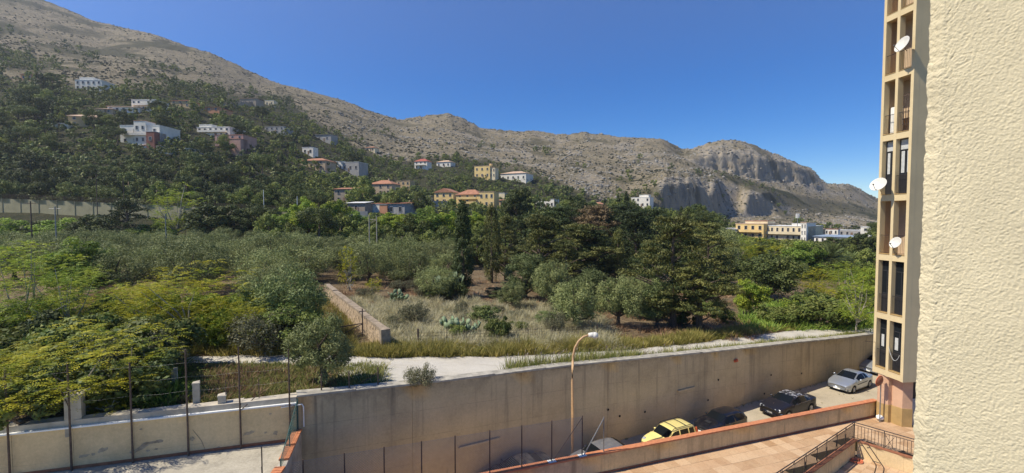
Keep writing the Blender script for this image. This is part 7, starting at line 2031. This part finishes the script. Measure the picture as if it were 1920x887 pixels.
def ex_coupe(t, surf, L, W, H):
    for sd in (-1, 1):
        M = Matrix.Translation((-L / 2 + .42, sd * (W / 2 - .235), .70)) @ Matrix.Rotation(sd * R(22), 4, 'Z') @ Matrix.Rotation(R(-22), 4, 'Y') @ Matrix.Diagonal((.36, .13, .07, 1))
        MB().lathe([(math.sin(a), -math.cos(a)) for a in np.linspace(.01, 3.13, 9)], 14, M).build('headlight', MAT['lens'], t, smooth=True)
    MB().box((-L / 2 + .055, 0, .43), (.08, 1.15, .20)).build('grille', MAT['black_plastic'], t)
    for i in range(4): MB().box((-L / 2 + .012, 0, .36 + i * .045), (.015, 1.1, .012)).build('grille_bar', MAT['chrome'], t)
    plate(t, -L / 2 + .0, .34, -1)
    MB().lathe([(0, 0), (.06, 0), (.05, .02), (0, .025)], 12, Matrix.Translation((-L / 2 + .17, 0, .655)) @ Matrix.Rotation(R(-60), 4, 'Y')).build('badge', MAT['chrome'], t)
    for sd in (-1, 1):
        pts = [surf(s, 2) for s in (1.35, 2.0, 2.6, 3.0)]; MB().tube([(p.x, sd * (abs(p.y) + .01), p.z - .06) for p in pts], .022).build('side_strip', MAT['black_plastic'], t)
    for sx in (2.93,):
        p = surf(sx, 4); q = surf(sx, 7); MB().tube([(p.x, p.y, p.z + .004), (q.x, 0, q.z + .006), (p.x, -p.y, p.z + .004)], .007, 4).build('roof_seam', MAT['black_plastic'], t)
    MB().bar((-.25, 0, 1.40), (-.12, 0, 1.52), .008).build('aerial', MAT['black_plastic'], t)
coupe = [(0, .52, .60, .76, .6), (.15, .64, .71, .83, .66), (.5, .76, .83, .88, .7), (1.1, .90, .98, .90, .72), (1.22, .92, 1.02, .90, .70), (2.05, .95, 1.38, .90, .58), (2.45, .96, 1.42, .90, .58), (2.9, .97, 1.385, .90, .575), (3.62, 1.0, 1.10, .885, .66), (4.0, .99, 1.07, .86, .68), (4.25, .93, 1.0, .82, .66), (4.35, .70, .78, .76, .6)]
G_cou = dict(screen=(1.24, 2.06), rear=(2.98, 3.58), side=(1.55, 2.62, 2.66, 3.15), doors=(1.35, 2.66))
x, y = spot(1594, 726); car('silver hardtop coupe parked closest to the tower in full sun', x, y, 0.0, HEAD + .03, 4.35, 1.76, 1.42, coupe, MAT['paint_silver'], G_cou, (0.89, 3.49, 0.315), extras=ex_coupe)
hatchS = [(0, .60, .68, .70, .6), (.12, .74, .80, .76, .62), (.55, .86, .93, .79, .66), (.85, .93, 1.0, .79, .66), (.95, .95, 1.06, .79, .64), (1.45, .98, 1.48, .79, .60), (1.9, .99, 1.54, .79, .60), (2.9, 1.0, 1.53, .785, .60), (3.22, 1.0, 1.48, .775, .58), (3.42, .98, 1.12, .76, .58), (3.54, .72, .80, .70, .56)]
G_hat = dict(screen=(.97, 1.43), rear=(3.24, 3.42), side=(1.15, 1.88, 1.97, 2.62, 2.70, 3.12), doors=(1.10, 1.93, 2.66))
def ex_panda(t, surf, L, W, H):
    head_blob(t, surf, .22, 3, -.16, -.02, .13, .14, .13)
    MB().box((-L / 2 + .03, 0, .42), (.10, 1.3, .20)).build('bumper', MAT['black_plastic'], t)
    MB().box((-L / 2 + .03, 0, .66), (.06, .6, .06)).build('grille', MAT['black_plastic'], t); plate(t, -L / 2 - .02, .46, -1)
    for sd in (-1, 1):
        MB().tube([(1.40 - L / 2, sd * .56, 1.47), (1.55 - L / 2, sd * .56, 1.575), (3.0 - L / 2, sd * .56, 1.58), (3.15 - L / 2, sd * .55, 1.50)], .02).build('roof_rail', MAT['black_plastic'], t)
        MB().tube([(.95 - L / 2, sd * .60, 1.0), (1.3 - L / 2, sd * .585, 1.30)], .014).build('pillar_trim', MAT['black_plastic'], t)
    for s in (1.75, 2.55): MB().tube([(s - L / 2, -.56, 1.585), (s - L / 2, 0, 1.61), (s - L / 2, .56, 1.585)], .018).build('roof_bar', MAT['black_plastic'], t)
    for sd in (-1, 1): MB().tube([(L / 2 - .12, sd * .66, 1.02), (L / 2 - .22, sd * .63, 1.35)], .05).build('tail_light', MAT['red_rag'], t)
x, y = spot(1256, 798, 1.5); car('pale yellow small hatchback with black roof bars beside the parapet', x, y, 0.0, HEAD - .02, 3.54, 1.58, 1.54, hatchS, MAT['paint_yellow'], G_hat, (0.70, 3.0, 0.29), extras=ex_panda)
hatchM = [(0, .55, .62, .72, .6), (.12, .70, .77, .80, .64), (.5, .84, .91, .84, .68), (1.0, .92, 1.0, .845, .68), (1.1, .93, 1.04, .845, .66), (1.65, .95, 1.38, .845, .60), (2.1, .96, 1.42, .845, .60), (2.9, .97, 1.40, .84, .59), (3.35, .98, 1.30, .83, .58), (3.6, .96, 1.08, .80, .58), (3.72, .70, .78, .74, .56)]
G_min = dict(screen=(1.12, 1.64), rear=(3.12, 3.58), side=(1.32, 2.22, 2.30, 3.15), doors=(1.22, 2.27))
def ex_mini(t, surf, L, W, H):
    for sd in (-1, 1):
        M = Matrix.Translation((-L / 2 + .27, sd * (W / 2 - .24), .70)) @ Matrix.Rotation(R(-50), 4, 'Y') @ Matrix.Diagonal((1, .85, 1, 1))
        MB().lathe([(.15, -.06), (.15, .02), (.12, .045), (0, .06)], 18, M).build('headlight', MAT['lens'], t, smooth=True)
    MB().box((-L / 2 + .05, 0, .55), (.06, .85, .12)).build('grille', MAT['chrome'], t); plate(t, -L / 2 + .0, .40, -1)
    MB().box((-L / 2 + .62, 0, .955), (.24, .42, .05), ry=-.12).build('bonnet_scoop', MAT['black_plastic'], t)
x, y = spot(1352, 772, 1.38); car('dark blue small hatchback with a bonnet scoop between yellow and black cars', x, y, 0.0, HEAD, 3.72, 1.69, 1.42, hatchM, MAT['paint_navy'], G_min, (0.75, 3.2, 0.30), extras=ex_mini)
def ex_plain(t, surf, L, W, H):
    head_blob(t, surf, .22, 3, -.16, -.03, .16, .16, .09); plate(t, -L / 2 + .01, .42, -1)
    MB().box((-L / 2 + .05, 0, .55), (.06, .8, .12)).build('grille', MAT['black_plastic'], t)
x, y = spot(1124, 834, 1.42); car('dusty grey hatchback showing its roof above the parapet by the stayed post', x, y, 0.0, HEAD, 3.72, 1.69, 1.42, hatchM, MAT['paint_grey'], G_min, (0.75, 3.2, 0.30), extras=ex_plain)
x, y = spot(972, 862, 1.38); car('dark car half hidden behind the parapet and the chain-link fence', x, y, 0.0, HEAD, 4.35, 1.76, 1.42, coupe, MAT['paint_dark'], G_cou, (0.89, 3.49, 0.315), extras=ex_plain)
x, y = spot(1634, 703); car('pale silver car whose nose shows left of the tower base', x + 1.7, y + 1.25, 0.0, HEAD, 4.35, 1.76, 1.42, coupe, MAT['paint_silver'], G_cou, (0.89, 3.49, 0.315), extras=ex_coupe)
